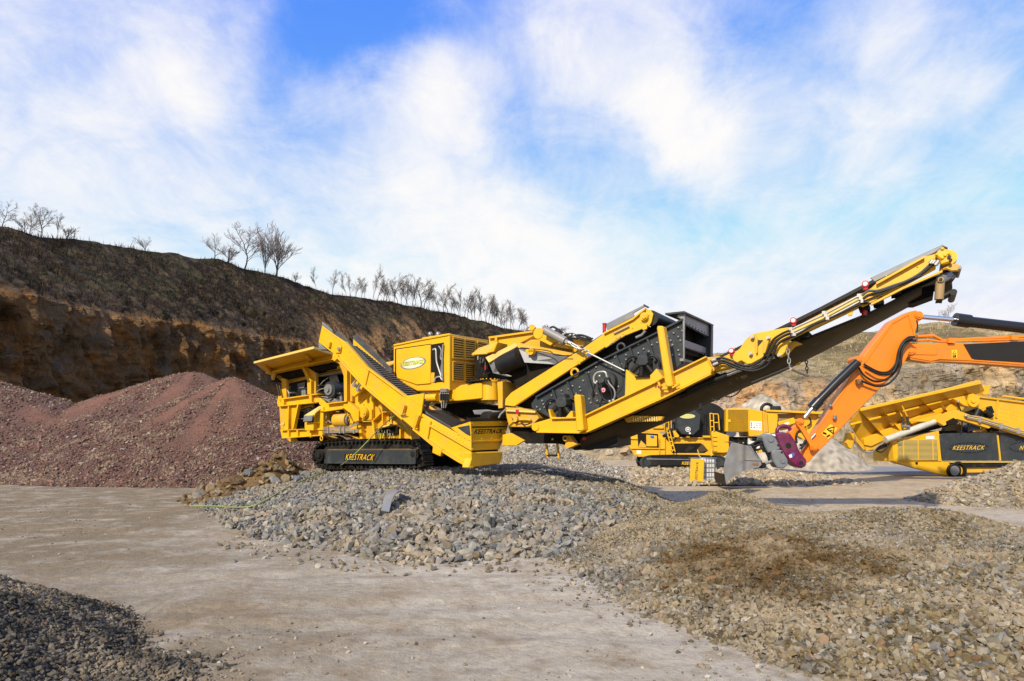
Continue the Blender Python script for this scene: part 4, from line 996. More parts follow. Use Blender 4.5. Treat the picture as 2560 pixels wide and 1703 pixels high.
    for k in range(6): a = k * 1.05; mb.dot(C - ey * .05 + ex * .15 * math.cos(a) + ez * .15 * math.sin(a), .025, 1)
    md = M.put(mb, 'feeder_drive', [DGR, GRY])
    P('motor_base', R7, [(1190, 790), (1330, 880), (1480, 880), (1420, 820), (1230, 790)], 0.1, .3, GRY)
    P('dusty_guard', R7, [(1340, 480), (1450, 465), (1500, 610), (1440, 620), (1360, 610)], 0.45, .05, node_mat("dust_caked", (0.22, 0.21, 0.18), 0.9, 0, 0.3, 6))
    for i, pl in enumerate([[(1140, 740), (1200, 690), (1300, 665)], [(1150, 745), (1230, 730), (1310, 720)], [(1190, 860), (1180, 800), (1260, 795), (1330, 810)], [(1400, 700), (1430, 760), (1400, 820), (1350, 860)],
                            [(1215, 610), (1260, 560), (1330, 510)], [(1440, 760), (1500, 690), (1550, 650)], [(720, 700), (740, 760), (735, 800)], [(770, 735), (830, 735), (870, 785)], [(1135, 800), (1180, 860), (1230, 930)], [(1150, 800), (1210, 880), (1250, 925)]]):
        M.line('hose', R7, pl, -0.02 + 0.03 * i, 0.017, BLK if i % 2 else SLV, smooth_n=5)
    for (x, y0_, y1_) in ((1138, 645, 745), (1190, 635, 740), (985, 665, 780), (955, 670, 785), (1480, 765, 870), (1530, 755, 868), (745, 640, 720)):
        mb = MB(); a, b = f.side(R7((x, y0_)), .35), f.side(R7((x, y1_)), .35)
        for k in range(7): q = a.lerp(b, (k + .5) / 7); mb.tube([q - ez * .025, q + ez * .02], 0.075, 10)
        mb.tube([a, b], 0.055, 10); M.put(mb, 'coil_spring', GRY)
    mb = MB()
    for (a, b) in (((1100, 640), (1230, 625)), ((925, 665), (1000, 655)), ((1440, 760), (1550, 742)), ((1225, 488), (1550, 436)), ((745, 738), (860, 735))):
        mb.box((f.side(R7(a), .3) + f.side(R7(b), .3)) / 2, (f.side(R7(b), .3) - f.side(R7(a), .3)) / 2, ey * .12, ez * .02)
    M.put(mb, 'spring_seat', GRY)
    # cabinet with sloping lid
    mb = MB()
    mb.prism([f.side(R7(p), -0.05) for p in [(1108, 1050), (1255, 945), (1250, 1300), (1105, 1305)]], ey * .5)
    mb.prism([f.side(R7(p), -0.25) for p in [(972, 1180), (1108, 1180), (1105, 1305), (972, 1305)]], ey * .4); M.put(mb, 'cabinet', YEL, None, .012)
    skew('cabinet_lid', R7, [(965, 1085, -.4), (1200, 940, -.05), (1270, 940, .1), (1095, 1080, -.4)], .03, CREAM)
    P('cabinet_flap', R7, [(960, 1088), (1092, 1080), (1080, 1165), (948, 1175)], -.42, .03, GRY)
    # rods crossing the dark bay, small engine
    for pl in ([(860, 1000), (985, 1010)], [(840, 1125), (960, 1130)], [(1028, 945), (1028, 1040)], [(1035, 960), (1090, 1000)]): M.line('rod', R7, pl, .3, .012, SLV)
    P('engine_block', R7, [(1400, 1020), (1490, 1015), (1500, 1090), (1420, 1080)], .5, .4, YEL2)
    P('yellow_arch', R7, [(885, 945), (1095, 912), (1100, 950), (1000, 950), (890, 990)], .35, .1, YEL2)
    mb = MB(); C = f.side(R7((1560, 1150)), .2); mb.tube([C - ex * .35, C + ex * .28], .26, 18); mb.tube([C + ex * .28, C + ex * .36], .2, 14, 1); M.put(mb, 'hydraulic_motor', [YEL2, GRY])
    for i, pl in enumerate([[(1280, 1220), (1330, 1160), (1380, 1190), (1450, 1130)], [(1355, 1080), (1370, 1160), (1400, 1190)], [(1320, 1010), (1300, 1120), (1270, 1240)], [(1640, 1100), (1650, 1180), (1610, 1230)]]):
        M.line('hose', R7, pl, .1, .018, (SLV, BLK)[i % 2], smooth_n=5)
    # zinc pipe bundle
    for i in range(5):
        y = 1262 + i * 19
        M.line('pipe', R7, [(1255, y + (6 if i > 2 else 0)), (1640, y - 8), (1700, y - (40 if i < 2 else 8)), (1785, y - (75 if i < 2 else 10))], -.05, .017, SLV)
    mb = MB()
    for x in (1330, 1510, 1570, 1720): a, b = f.side(R7((x, 1240 if x < 1700 else 1290)), -.08), f.side(R7((x, 1350)), -.08); mb.box((a + b) / 2, ex * .03, ey * .03, (a - b) / 2)
    M.put(mb, 'pipe_clamp', SLV)
    P('pipe_floor', R7, [(1280, 1250), (1440, 1200), (1680, 1190), (1760, 1210), (1760, 1340), (1250, 1350)], .15, .2, YEL2)
    # braces to the impactor
    P('brace', R8, [(115, 175), (140, 175), (350, 350), (345, 545), (255, 560), (190, 400), (60, 305), (65, 215)], -.05, .3, YEL)
    skew('brace_top', R8, [(118, 172, -.06), (235, 180, .25), (350, 345, .25), (262, 350, -.06)], .02, YEL2)
    P('brace', R8, [(60, 330), (100, 330), (245, 530), (240, 600), (180, 590)], .1, .15, YEL2)
    mb = MB()
    for k in range(7): mb.dot(f.side(R8((105 + k * 20, 345 + k * 28)), .08), .03)
    for (x, y) in ((360, 135), (385, 155), (445, 145), (365, 220), (440, 240), (400, 30), (470, 20)): mb.dot(f.side(R8((x, y)), .18), .024)
    M.put(mb, 'bolt_row', YEL2)
    P('impactor_housing', R8, [(130, -120), (480, -120), (535, 0), (615, 110), (620, 300), (600, 540), (260, 560), (345, 540), (350, 350), (235, 180), (130, 130)], .2, 1.8, YEL)
    mb = MB(); M.disc('', R8, (435, 390), 105, .02, .25, mb=mb); M.disc('', R8, (435, 390), 75, -.03, .1, mb=mb); M.disc('', R8, (435, 390), 35, -.06, .1, mb=mb); M.put(mb, 'bearing_housing', YEL, None, .01)
    P('bearing_seat', R8, [(370, 290), (500, 260), (590, 330), (590, 520), (340, 545)], .12, .12, YEL)
    mb = MB(); C = f.side(R8((650, 400)), .3); mb.tube([C, C + ey * .5], .24, 18); M.put(mb, 'gear_drum', YEL2)
    P('yoke', R1, [(905, 660), (960, 590), (1000, 640), (1020, 680), (930, 760), (905, 740)], -.15, .12, YEL)
    for (a, b) in (((950, 615), (925, 665)), ((985, 655), (955, 700))):
        M.line('shackle', R1, [a, b], -.3, .035, SLV); mb = MB(); M.disc('', R1, b, 15, -.36, .12, mb=mb); M.put(mb, 'shackle_pin', SLV)
    # lower frame right of impactor
    P('lower_frame', R8, [(300, 560), (600, 545), (775, 370), (955, 362), (1100, 450), (1300, 640), (1400, 880), (380, 900), (340, 740)], .35, .3, YEL2)
    mb = MB()
    for q in ([(275, 555), (600, 535), (602, 553), (278, 572)], [(590, 540), (770, 370), (958, 360), (960, 378), (778, 385), (602, 553)], [(325, 572), (375, 572), (420, 890), (370, 890)], [(590, 552), (622, 552), (660, 895), (618, 895)],
              [(778, 385), (796, 385), (796, 620), (778, 620)], [(950, 385), (968, 385), (968, 610), (950, 610)], [(795, 760), (825, 760), (825, 890), (795, 890)], [(1105, 700), (1130, 700), (1130, 890), (1105, 890)], [(1300, 690), (1330, 690), (1335, 890), (1305, 890)],
              [(100, 785), (370, 870), (380, 895), (95, 795)]):
        mb.prism([f.side(R8(p), .15) for p in q], ey * .25)
    M.put(mb, 'frame_rib', YEL, None, .006)
    P('control_shelf', R8, [(670, 665), (820, 640), (930, 590), (920, 630), (830, 660), (680, 675)], -.05, .4, CREAM)
    mb = MB(); rd = random.Random(5)
    for k in range(26):
        x, y = 680 + rd.random() * 330, 690 + rd.random() * 90; p = f.side(R8((x, y)), .1 + rd.random() * .1)
        mb.tube([p, p - ez * (.05 + .1 * rd.random())], .018, 7, k % 3)
    M.put(mb, 'valve_block', [SLV, BLK, BRSS])
    P('valve_housing', R8, [(680, 690), (1080, 640), (1080, 780), (900, 800), (700, 770)], .25, .1, DRK)
    P('yellow_box', R8, [(985, 545), (1070, 545), (1068, 612), (985, 612)], -.02, .15, YEL)
    for i, pl in enumerate([[(745, 760), (735, 830), (745, 890)], [(770, 770), (760, 830), (765, 890)], [(925, 420), (920, 500), (930, 560)], [(940, 420), (950, 480), (990, 500)], [(1130, 560), (1180, 600), (1240, 660)]]):
        M.line('cable', R8, pl, .02, .016, (HOSE, LIME, BLK)[i % 3], smooth_n=5)
    P('cross_member', R1, [(1040, 700), (1160, 780), (1160, 900), (1100, 960), (1060, 900)], .4, .8, YEL2)

    # ---- side discharge conveyor, in front of the machine (near wall at c = -1.6)
    cn, cf = -1.55, -0.55
    up = [(668, 178), (752, 240), (850, 305), (1030, 515), (1350, 755), (1320, 790), (1180, 880), (1300, 925), (1060, 730), (1000, 655), (770, 410), (640, 310)]
    wall = [(668, 178), (752, 240), (850, 305), (1030, 515), (1350, 755), (1330, 940), (1010, 668), (770, 412), (640, 312)]
    w1 = P('conveyor_wall', R1, wall, cn, .06, YEL, bolts=[(690 + k * 14, 205 + k * 10) for k in range(8)] + [(850 + k * 45, 350 + k * 42) for k in range(10)])
    mb = MB()
    for q in ([(770, 405), (1010, 662), (1325, 935), (1320, 950), (1000, 675), (765, 415)], [(850, 303), (1030, 513), (1350, 752), (1348, 765), (1025, 525), (845, 315)]):
        mb.prism([f.side(R1(p), cn - .09) for p in q], ey * .15)
    M.put(mb, 'wall_flange', YEL, None, .008)
    P('conveyor_bracket', R1, [(1030, 530), (1052, 540), (1020, 670), (975, 620)], cn - .05, .05, YEL)
    P('conveyor_bracket', R1, [(710, 300), (733, 310), (725, 355), (705, 345)], cn - .1, .12, YEL)
    P('conveyor_bracket', R1, [(755, 405), (795, 415), (800, 440), (770, 470), (752, 450)], cn - .08, .3, YEL)
    mb = MB(); M.disc('', R1, (800, 365), 14, cn - .12, .15, mb=mb); M.put(mb, 'hinge_pin', SLV)
    P('hinge_plate', R1, [(795, 285), (825, 350), (815, 400), (775, 400), (790, 345)], cn - .06, .06, YEL)
    P('rubber_skirt', R1, [(668, 145), (750, 210), (752, 242), (668, 182)], cn + .03, .03, GRY)
    P('rubber_skirt', R1, [(640, 315), (700, 372), (640, 375)], cn + .1, .5, GRY)
    # steel skirt on the near wall and far wall
    P('skirt_plate', R1, [(790, 220), (830, 250), (960, 370), (1190, 615), (1370, 748), (1290, 755), (1160, 650), (1030, 513), (850, 303), (765, 255)], cn + .08, .03, BELT)
    # belt surface
    a0 = f.side(R1((800, 330)), cn + .08); a1 = f.side(R1((1380, 790)), cn + .08)
    dirv = (a1 - a0); wv = ey * (cf - cn - .12)
    lift = Vector((0, 0, .02))
    mb = MB(); mb.prism([a0 + lift, a1 + lift, a1 + wv + lift, a0 + wv + lift], Vector((0, 0, -.1)))
    nrmv = dirv.cross(wv).normalized(); nrmv = nrmv if nrmv.z > 0 else -nrmv
    for k in range(26):
        q = a0 + lift + dirv * ((k + .5) / 26); mb.box(q + wv * .5 + nrmv * .02, wv * .42, dirv.normalized() * .022, nrmv * .022)
    M.put(mb, 'belt', BELT)
    # far wall with its skirt
    F0 = f.side(R1((925, 290)), cf); F1_ = f.side(R1((1480, 790)), cf)
    mb = MB(); mb.prism([F0, F1_, F1_ - ez * .35, F0 - ez * .35], ey * .05); M.put(mb, 'conveyor_wall', YEL)
    mb = MB(); mb.prism([f.side(R1(p), cf + .02) for p in [(918, 292), (945, 240), (1050, 350), (1240, 530), (1245, 560), (1215, 565)]], ey * .03); M.put(mb, 'skirt_plate', BELT)
    # big bracket at the fold and lower run
    P('fold_plate', R2, [(175, 757), (360, 730), (350, 800), (335, 895), (275, 1022), (165, 928)], cn - .07, .06, YEL, bolts=[(252, 778), (270, 788), (283, 797), (305, 812), (325, 830)])
    mb = MB()
    for q in ([(180, 815), (200, 830), (178, 905), (165, 900)], [(285, 905), (318, 912), (285, 1012), (270, 1015)]):
        mb.prism([f.side(R2(p), cn - .2) for p in q], ey * .14)
    M.put(mb, 'fold_rib', YEL2)
    skew('gusset', R2, [(165, 905, cn - .2), (215, 895, cn - .2), (215, 935, cn - .05), (172, 928, cn - .05)], .02, CREAM)
    lo = P('conveyor_wall', R2, [(335, 890), (560, 1018), (745, 1120), (740, 1340), (720, 1335), (640, 1282), (440, 1158), (330, 1085), (268, 1018)], cn - .01, .06, YEL, bolts=[(420 + k * 26, 975 + k * 15) for k in range(12)] + [(650, 1180), (665, 1190), (650, 1230), (665, 1240), (640, 1270), (655, 1278), (705, 1270), (705, 1300), (712, 1320)])
    P('fold_plate', R2, [(322, 925), (412, 957), (385, 1110), (352, 1100), (322, 1075)], cn - .08, .06, YEL, bolts=[(345, 960), (345, 1085), (330, 1068)])
    mb = MB(); mb.prism([f.side(R2(p), cn - .12) for p in [(270, 1012), (440, 1150), (640, 1275), (740, 1330), (735, 1345), (630, 1290), (430, 1165), (262, 1028)]], ey * .15)
    mb.prism([f.side(R2(p), cn - .10) for p in [(405, 985), (745, 1185), (745, 1200), (402, 1000)]], ey * .12); M.put(mb, 'wall_flange', YEL, None, .006)
    P('hanging_lug', R2, [(432, 1150), (505, 1190), (490, 1245), (425, 1215)], cn - .15, .15, YEL, bolts=[(445, 1205), (480, 1225)])
    # inner skirts and belt of the lower run
    P('skirt_plate', R2, [(345, 850), (400, 900), (575, 1000), (575, 1022), (560, 1018), (335, 888)], cn + .1, .03, BELT)
    b0 = f.side(R2((330, 860)), cn + .1); b1 = f.side(R2((740, 1130)), cn + .1)
    M.put(MB().prism([b0, b1, b1 + ey * 1.5, b0 + ey * 1.0], Vector((0, 0, -.08))), 'belt', BLK)
    # boot: hopper box at the low end
    XE = f.xof(f.side(R2((738, 1040)), cn - .02))
    Er = lambda p: f.end(R2(p), XE)
    bx = P('boot_side', R2, [(565, 1005), (738, 955), (745, 1125), (655, 1075)], cn - .02, .05, YEL, bolts=[(600, 1010), (640, 1065), (690, 1095), (725, 1110), (715, 975), (650, 990)])
    P('boot_window', R2, [(630, 1008), (728, 990), (736, 1078), (700, 1060)], cn - .04, .02, DGR, bevel=0)
    M.eplate('boot_front', R2, [(738, 957), (1050, 950), (1028, 1040), (1005, 1112), (755, 1122)], XE, .05, YEL)
    mb = MB(); mb.prism([Er(p) + ex * .02 for p in [(735, 937), (1052, 932), (1050, 953), (738, 960)]], -ex * .06); mb.prism([f.side(R2(p), cn - .03) for p in [(570, 990), (738, 937), (740, 958), (575, 1010)]], ey * .05); M.put(mb, 'rubber_lip', BLK)
    mb = MB()
    for (x, y) in [(750, 975), (820, 972), (900, 970), (980, 968), (1035, 965), (745, 1050), (752, 1105), (830, 1103), (910, 1100), (990, 1098), (1020, 1040)]: mb.dot(Er((x, y)) + ex * .01, .022)
    M.put(mb, 'bolts', YEL2)
    M.eplate('boot_front', R2, [(757, 1130), (1003, 1118), (975, 1188), (757, 1198)], XE - .03, .05, YEL)
    M.eplate('boot_step', R2, [(757, 1116), (1006, 1108), (1003, 1122), (757, 1134)], XE + .03, .12, YEL)
    fr = M.eplate('roll_guard', R2, [(742, 1212), (1003, 1203), (1002, 1240), (985, 1305), (722, 1340), (745, 1260)], XE + .06, .25, YEL, bevel=.03)
    mb = MB(); mb.prism([Er(p) - ex * .05 for p in [(757, 1195), (975, 1188), (975, 1206), (757, 1214)]], -ex * .3); M.put(mb, 'boot_gap', DRK)
    wy = f.yof(Er((1050, 950)))
    lettering('lettering', 'KEESTRACK', Er((765, 1062)), Er((998, 1056)), Er((1006, 1018)), Er((775, 1022)), INK, root, root, .03, .25, ex)
    # far wall of boot and interior slope
    fw = [f.side(R2((580, 1000)), cn) + ey * (wy - cn), Er((1050, 950)), Er((1005, 1110)), f.side(R2((660, 1090)), cn) + ey * (wy - cn)]
    M.put(MB().prism(fw, ey * .04), 'boot_side', YEL)
    M.put(MB().prism([f.side(R2((575, 1008)), cn + .05), Er((742, 1000)), Er((1040, 995)), f.side(R2((575, 1008)), cn + .05) + ey * (wy - cn)], Vector((0, 0, -.05))), 'boot_floor', BLK)
    mb = MB(); a = f.side(R2((860, 925)), -.6); mb.tube([a, a + (f.end(R2((1035, 905)), XE - .3) - a)], .17, 16); M.put(mb, 'tail_drum', BLK)
    P('skirt_plate', R2, [(755, 868), (870, 862), (980, 880), (900, 890), (830, 905), (770, 903)], -.3, .04, GRY)
    M.line('scraper_bar', R2, [(1030, 858), (985, 900), (970, 930)], -.5, .03, SLV)
    # dark block standing for the shaded hollow under the power pack
    P('under_deck_shade', R2, [(470, 800), (600, 790), (1000, 840), (1010, 960), (740, 970), (560, 880), (440, 830)], .6, 1.2, DRK, bevel=0)
    P('under_skirt', R2, [(400, 830), (560, 945), (545, 955), (395, 850)], -.5, .05, YEL2)

    # ---- power pack (corner-on box)
    ch = -.25
    face = P('power_pack', R2, [(110, 335), (345, 288), (552, 250), (570, 248), (568, 705), (305, 712), (108, 603)], ch, 2.3, YEL, bevel=.02)
    XP = f.xof(f.side(R2((568, 400)), ch))
    P('roof_rim', R2, [(108, 330), (345, 282), (560, 240), (570, 252), (552, 258), (345, 296), (110, 345)], ch - .04, .1, YEL)
    P('side_door', R2, [(130, 372), (412, 332), (410, 650), (300, 660), (130, 602)], ch - .05, .05, YEL, bevel=.015)
    mb = MB()
    for q in ([(122, 366), (416, 325), (416, 333), (129, 374)], [(122, 366), (130, 374), (130, 603), (122, 603)]): mb.prism([f.side(R2(p), ch - .012) for p in q], ey * .012)
    M.put(mb, 'door_seam', DRK)
    bay = P('open_bay', R2, [(416, 332), (520, 315), (516, 636), (410, 645)], ch - .012, .3, DRK, bevel=0)
    P('bay_cheek', R2, [(416, 560), (445, 560), (440, 642), (410, 646)], ch - .02, .02, YEL2)
    for i, (pl, r, m) in enumerate([([(432, 375), (455, 372), (460, 430), (465, 480), (490, 560), (500, 590)], .035, SLV), ([(480, 345), (500, 380), (495, 440), (510, 470), (500, 520), (505, 600)], .025, GRY), ([(445, 635), (455, 605), (490, 595), (505, 620)], .03, SLV), ([(515, 330), (508, 460), (512, 630)], .03, GRY)]):
        M.line('bay_pipe', R2, pl, ch - .05, r, m, smooth_n=5)
    # louvred end
    er = lambda p: f.end(R2(p), XP + .01)
    M.eplate('end_frame', R2, [(568, 246), (885, 296), (885, 330), (885, 645), (615, 700), (568, 705)], XP + .012, .05, YEL, bevel=.01)
    for q in ([(590, 270), (680, 286), (680, 452), (590, 445)], [(688, 287), (772, 300), (772, 456), (688, 453)], [(790, 305), (865, 318), (865, 380), (790, 375)], [(590, 472), (680, 480), (680, 634), (590, 628)], [(690, 482), (770, 492), (770, 634), (690, 634)], [(782, 492), (860, 500), (860, 620), (782, 628)]):
        Q = [f.end(R2(p), XP + .02) for p in q]; mb = MB(); mb.prism(Q, -ex * .012, 1)
        n = 9 if abs(q[0][1] - q[3][1]) > 100 else 4
        for k in range(n):
            v0, v1 = (k + .15) / n, (k + .8) / n
            A, B_, C_, D_ = quad_uv(Q, 0, v0), quad_uv(Q, 1, v0), quad_uv(Q, 1, v1), quad_uv(Q, 0, v1)
            mb.prism([A + ex * .01, B_ + ex * .01, C_ + ex * .05, D_ + ex * .05], -ex * .012, 0)
        for (a, b) in ((0, 1), (1, 2), (2, 3), (3, 0)): mb.tube([Q[a] + ex * .03, Q[b] + ex * .03], .022, 4, 0)
        M.put(mb, 'louvre_panel', [YEL2, DRK])
    # oval emblem
    C = f.side(R2((270, 483)), ch - .052); Ax = f.side(R2((376, 466)), ch - .052) - C; Ay = f.side(R2((276, 434)), ch - .052) - C
    oval = lambda k, off: [C + Ax * (k * math.cos(a * math.pi / 20)) + Ay * (k * math.sin(a * math.pi / 20)) - ey * off for a in range(40)]
    mb = MB(); mb.prism(oval(1.0, .006), ey * .006, 0); mb.prism(oval(.88, .010), ey * .006, 1); em = M.put(mb, 'emblem', [node_mat("emblem_grey", (.20, .19, .15), .5), node_mat("emblem_pale", (.62, .61, .50), .5, 0, .1, 2)])
    q = [f.side(R2(p), ch - .066) for p in [(175, 510), (355, 486), (362, 450), (180, 474)]]
    lettering('lettering', 'KEESTRACK', *q, node_mat("emblem_outline", (.25, .25, .10), .5), em, root, .06, .2, -ey)
    lettering('lettering', 'KEESTRACK', *[p - ey * .006 for p in q], LIME, em, root, .015, .2, -ey)
    for x in (415, 480):
        mb = MB(); a = f.side(R2((x, 262)), .6); mb.tube([a - ez * .3, a + ez * .02], .06, 12); mb.tube([a + ez * .02, a + ez * .10 - ex * .05], .085, 12); M.put(mb, 'exhaust_cap', GRY)
    P('roof_plate', R2, [(343, 275), (560, 240), (575, 244), (570, 250), (345, 285)], ch + .2, 1.6, YEL)
    # chassis under the pack
    mb = MB(); a, b = f.side(R2((355, 770)), -.2), f.side(R2((470, 765)), -.2); mb.tube([a, b], (f.side(R2((400, 735)), -.2) - f.side(R2((400, 800)), -.2)).length / 2, 18); M.put(mb, 'cross_tube', YEL)
    P('deck_beam', R2, [(400, 720), (470, 712), (570, 705), (612, 700), (610, 790), (470, 808), (430, 812), (410, 735)], -.1, 1.8, YEL)
    mb = MB(); rd = random.Random(2)
    P('hose_manifold', R2, [(488, 690), (540, 690), (542, 720), (490, 725)], -.4, .2, GRY)
    for k in range(5):
        for j in range(2): p = f.side(R2((497 + k * 15, 735 + j * 26)), -.35); mb.tube([p, p - ez * .1], .03, 8, 0); mb.tube([p + ez * .0, p + ez * .03], .022, 8, 1)
    M.put(mb, 'hose_fitting', [BLK, SLV])
    for k in range(6): M.line('hose', R2, [(495 + k * 13, 720), (490 + k * 14, 770), (500 + k * 11, 800), (505 + k * 7, 850)], -.32 + .02 * k, .016, BLK if k % 2 else SLV, smooth_n=4)
    # knuckle
    mb = MB(); kc = -.15
    P('knuckle_arm', R2, [(612, 692), (660, 662), (815, 640), (832, 650), (832, 772), (640, 792), (600, 792)], kc, 1.0, YEL, bevel=.02)
    a, b = f.side(R2((898, 640)), kc + .35), f.side(R2((898, 775)), kc + .35); rr = (f.side(R2((832, 700)), kc + .35) - f.side(R2((965, 700)), kc + .35)).length / 2 * .95
    mb.tube([a, b], rr, 28); M.put(mb, 'knuckle_drum', YEL)
    mb = MB(); mb.tube([a + ez * .0, a + ez * .06], rr * 1.08, 28); mb.tube([b, b - ez * .05], rr * 1.08, 28); mb.tube([b, b - ez * .16], rr * .45, 20)
    for k in range(14): q = a + ez * .08 + ex * rr * math.cos(k * .449) + ey * rr * math.sin(k * .449); mb.dot(q, .03)
    M.put(mb, 'drum_flange', YEL2)
    P('knuckle_post', R2, [(955, 640), (1000, 630), (1000, 850), (965, 855)], .1, .8, YEL2)
    P('top_flange', R2, [(700, 640), (760, 622), (870, 612), (880, 625), (765, 632), (700, 648)], kc - .1, .4, BLK)
    P('pack_mast', R2, [(770, 400), (890, 395), (900, 600), (780, 600)], .8, 1.0, DRK, bevel=0)
    for i, pl in enumerate([[(800, 430), (815, 500), (800, 570), (780, 600)], [(820, 430), (830, 480), (835, 540), (815, 590), (700, 635)], [(850, 440), (845, 500), (820, 560), (790, 605)], [(870, 450), (865, 520), (850, 590)], [(895, 560), (860, 580), (840, 570)]]):
        M.line('hose', R2, pl, .3, .022, BLK, smooth_n=5)
    mb = MB()
    for (x, y) in [(800, 440), (820, 450), (845, 455), (820, 470), (860, 490), (838, 465)]: p = f.side(R2((x, y)), .28); mb.tube([p + ez * .06, p - ez * .06], .025, 8, 0)
    p = f.side(R2((860, 520)), .25); mb.tube([p + ez * .07, p - ez * .07], .025, 8, 1); M.put(mb, 'hose_fitting', [SLV, RED])

    # ---- overband frame, hood and magnet
    P('upper_frame', R3, [(75, 495), (440, 440), (470, 470), (330, 545), (230, 600), (75, 625)], .9, .5, YEL)
    mb = MB(); mb.prism([f.side(R3(p), .8) for p in [(72, 483), (445, 432), (448, 446), (74, 500)]], ey * .8)
    mb.prism([f.side(R3(p), .8) for p in [(125, 490), (145, 488), (145, 600), (125, 600)]], ey * .12); M.put(mb, 'upper_flange', YEL2)
    skew('hood_top', R2, [(745, 410, -.2), (803, 360, .3), (960, 308, .3), (870, 402, -.2)], .04, YEL)
    P('hood_side', R2, [(745, 412), (870, 403), (960, 312), (928, 390), (880, 400), (750, 424)], -.18, .06, YEL)
    P('hood_side', R2, [(870, 402), (960, 310), (930, 395), (885, 402)], -.1, .6, YEL2)
    # magnet trough
    skew('magnet_rim', R3, [(45, 660, -.2), (300, 535, .2), (330, 560, .2), (75, 705, -.2)], .08, YEL2)
    skew('magnet_rim', R3, [(312, 532, -.05), (800, 625, .3), (790, 655, .3), (322, 578, -.05)], .08, YEL2)
    skew('magnet_cheek', R3, [(328, 588, -.02), (760, 650, .3), (640, 722, .3), (378, 706, 0)], .04, GRY)
    skew('magnet_cheek', R3, [(328, 588, .0), (345, 590, .0), (392, 708, .02), (378, 706, .02)], .06, SLV)
    skew('magnet_cheek', R3, [(75, 710, -.1), (145, 690, -.1), (155, 780, 0), (270, 822, .1), (240, 828, .1), (110, 795, -.1)], .04, GRY)
    a, b = f.side(R3((175, 735)), .12), f.side(R3((345, 655)), .12); b = f.side(R3((345, 655)), .12)
    mb = MB(); mb.tube([a, b], .31, 26); M.put(mb, 'magnet_drum', BLK)
    P('magnet_belt', R3, [(180, 790), (345, 690), (640, 720), (560, 780), (330, 910), (230, 850)], .35, 1.2, DRK, bevel=0)
    mb = MB(); M.disc('', R3, (430, 610), 28, -.12, .14, mb=mb); mb.box(f.side(R3((430, 605)), -.06), ex * .13, ey * .06, ez * .05); M.put(mb, 'bearing_block', YEL)
    M.line('hose', R3, [(320, 575), (480, 590), (600, 610), (640, 640), (780, 645)], -.02, .014, BLK, smooth_n=5)
    # lifting gear
    mb = MB(); M.disc('', R3, (495, 455), 46, .2, .08, mb=mb); mb.prism([f.side(R3(p), .22) for p in [(460, 480), (520, 410), (560, 440), (640, 520), (600, 560), (480, 500)]], ey * .25); M.put(mb, 'lift_plate', YEL, None, .01)
    P('lift_link', R3, [(560, 500), (640, 530), (760, 560), (750, 590), (600, 560)], .3, .3, YEL2)
    P('lift_deck', R3, [(430, 510), (640, 500), (860, 560), (800, 640), (330, 570)], .6, .8, YEL2)
    M.line('lift_cylinder', R3, [(555, 430), (728, 522)], .05, .12, node_mat("warm_grey_paint", (.22, .21, .20), .4), n=18)
    mb = MB(); M.line('', R3, [(728, 522), (760, 538)], .05, .06, None, mb=mb, mi=0); M.disc('', R3, (735, 524), 16, -.02, .12, mb=mb); M.put(mb, 'rod_eye', SLV)
    mb = MB()
    M.line('', R3, [(770, 530), (850, 578)], -.1, .03, None, mb=mb); M.line('', R3, [(762, 545), (840, 592)], -.1, .03, None, mb=mb); M.line('', R3, [(755, 532), (778, 546)], -.1, .055, None, mb=mb); M.line('', R3, [(835, 580), (862, 596)], -.1, .055, None, mb=mb)
    M.put(mb, 'turnbuckle', SLV)
    mb = MB()
    for k, (x, y) in enumerate([(868, 592), (884, 600), (900, 607), (916, 617)]):
        c0 = f.side(R3((x, y)), -.1); mb.tube([c0 + (ex * math.cos(a * math.pi / 5) + (ez if k % 2 else ey) * math.sin(a * math.pi / 5)) * .06 for a in range(11)], .015, 6)
    M.put(mb, 'chain_links', SLV)
    M.line('stay_rod', R3, [(920, 620), (1232, 775)], -.25, .025, SLV)
    P('tag_label', R3, [(915, 625), (945, 632), (940, 650), (918, 648)], -.26, .01, BLU, bevel=0)
    for i, pl in enumerate([[(590, 420), (620, 400), (680, 430), (720, 460), (780, 500)], [(640, 430), (700, 460), (760, 490), (830, 500), (880, 490)], [(760, 480), (860, 470), (940, 495)], [(700, 470), (790, 460), (850, 500), (930, 520)], [(480, 500), (540, 520), (600, 515), (650, 525)], [(830, 480), (900, 500), (960, 500)]]):
        M.line('hose', R3, pl, .7, .03, BLK, smooth_n=6)
    mb = MB()
    for (x, y) in [(570, 395), (660, 455), (710, 465), (725, 455), (770, 470), (800, 470)]: mb.dot(f.side(R3((x, y)), .65), .05)
    M.put(mb, 'hose_fitting', SLV)
    P('far_bracket', R3, [(415, 385), (440, 378), (470, 405), (450, 430), (420, 430)], 1.2, .1, YEL); M.line('far_stay', R3, [(380, 440), (412, 400)], 1.2, .04, SLV)
    P('far_pivot', R3, [(790, 505), (850, 500), (900, 520), (890, 560), (840, 580), (800, 540)], .9, .3, YEL2)
    P('deck_conveyor', R3, [(640, 480), (760, 500), (900, 560), (700, 700), (560, 640)], 1.3, .8, DRK, bevel=0)

    # ---- feed conveyor rising to the right (between power pack and screen box)
    P('inclined_beam', R3, [(215, 1015), (262, 962), (890, 572), (1050, 460), (1200, 375), (1225, 470), (880, 690), (290, 1078), (210, 1070)], .10, .12, YEL, bevel=.015, bolts=[(910, 665), (880, 672), (830, 700), (845, 690), (850, 715)])
    P('gap_shade', R3, [(290, 1070), (880, 685), (1230, 470), (1440, 400), (1560, 400), (1730, 340), (1420, 500), (1000, 712), (480, 1010), (440, 1110)], .5, 1.0, DRK, bevel=0)  # dark sheet in place of the shade between beam and screen box
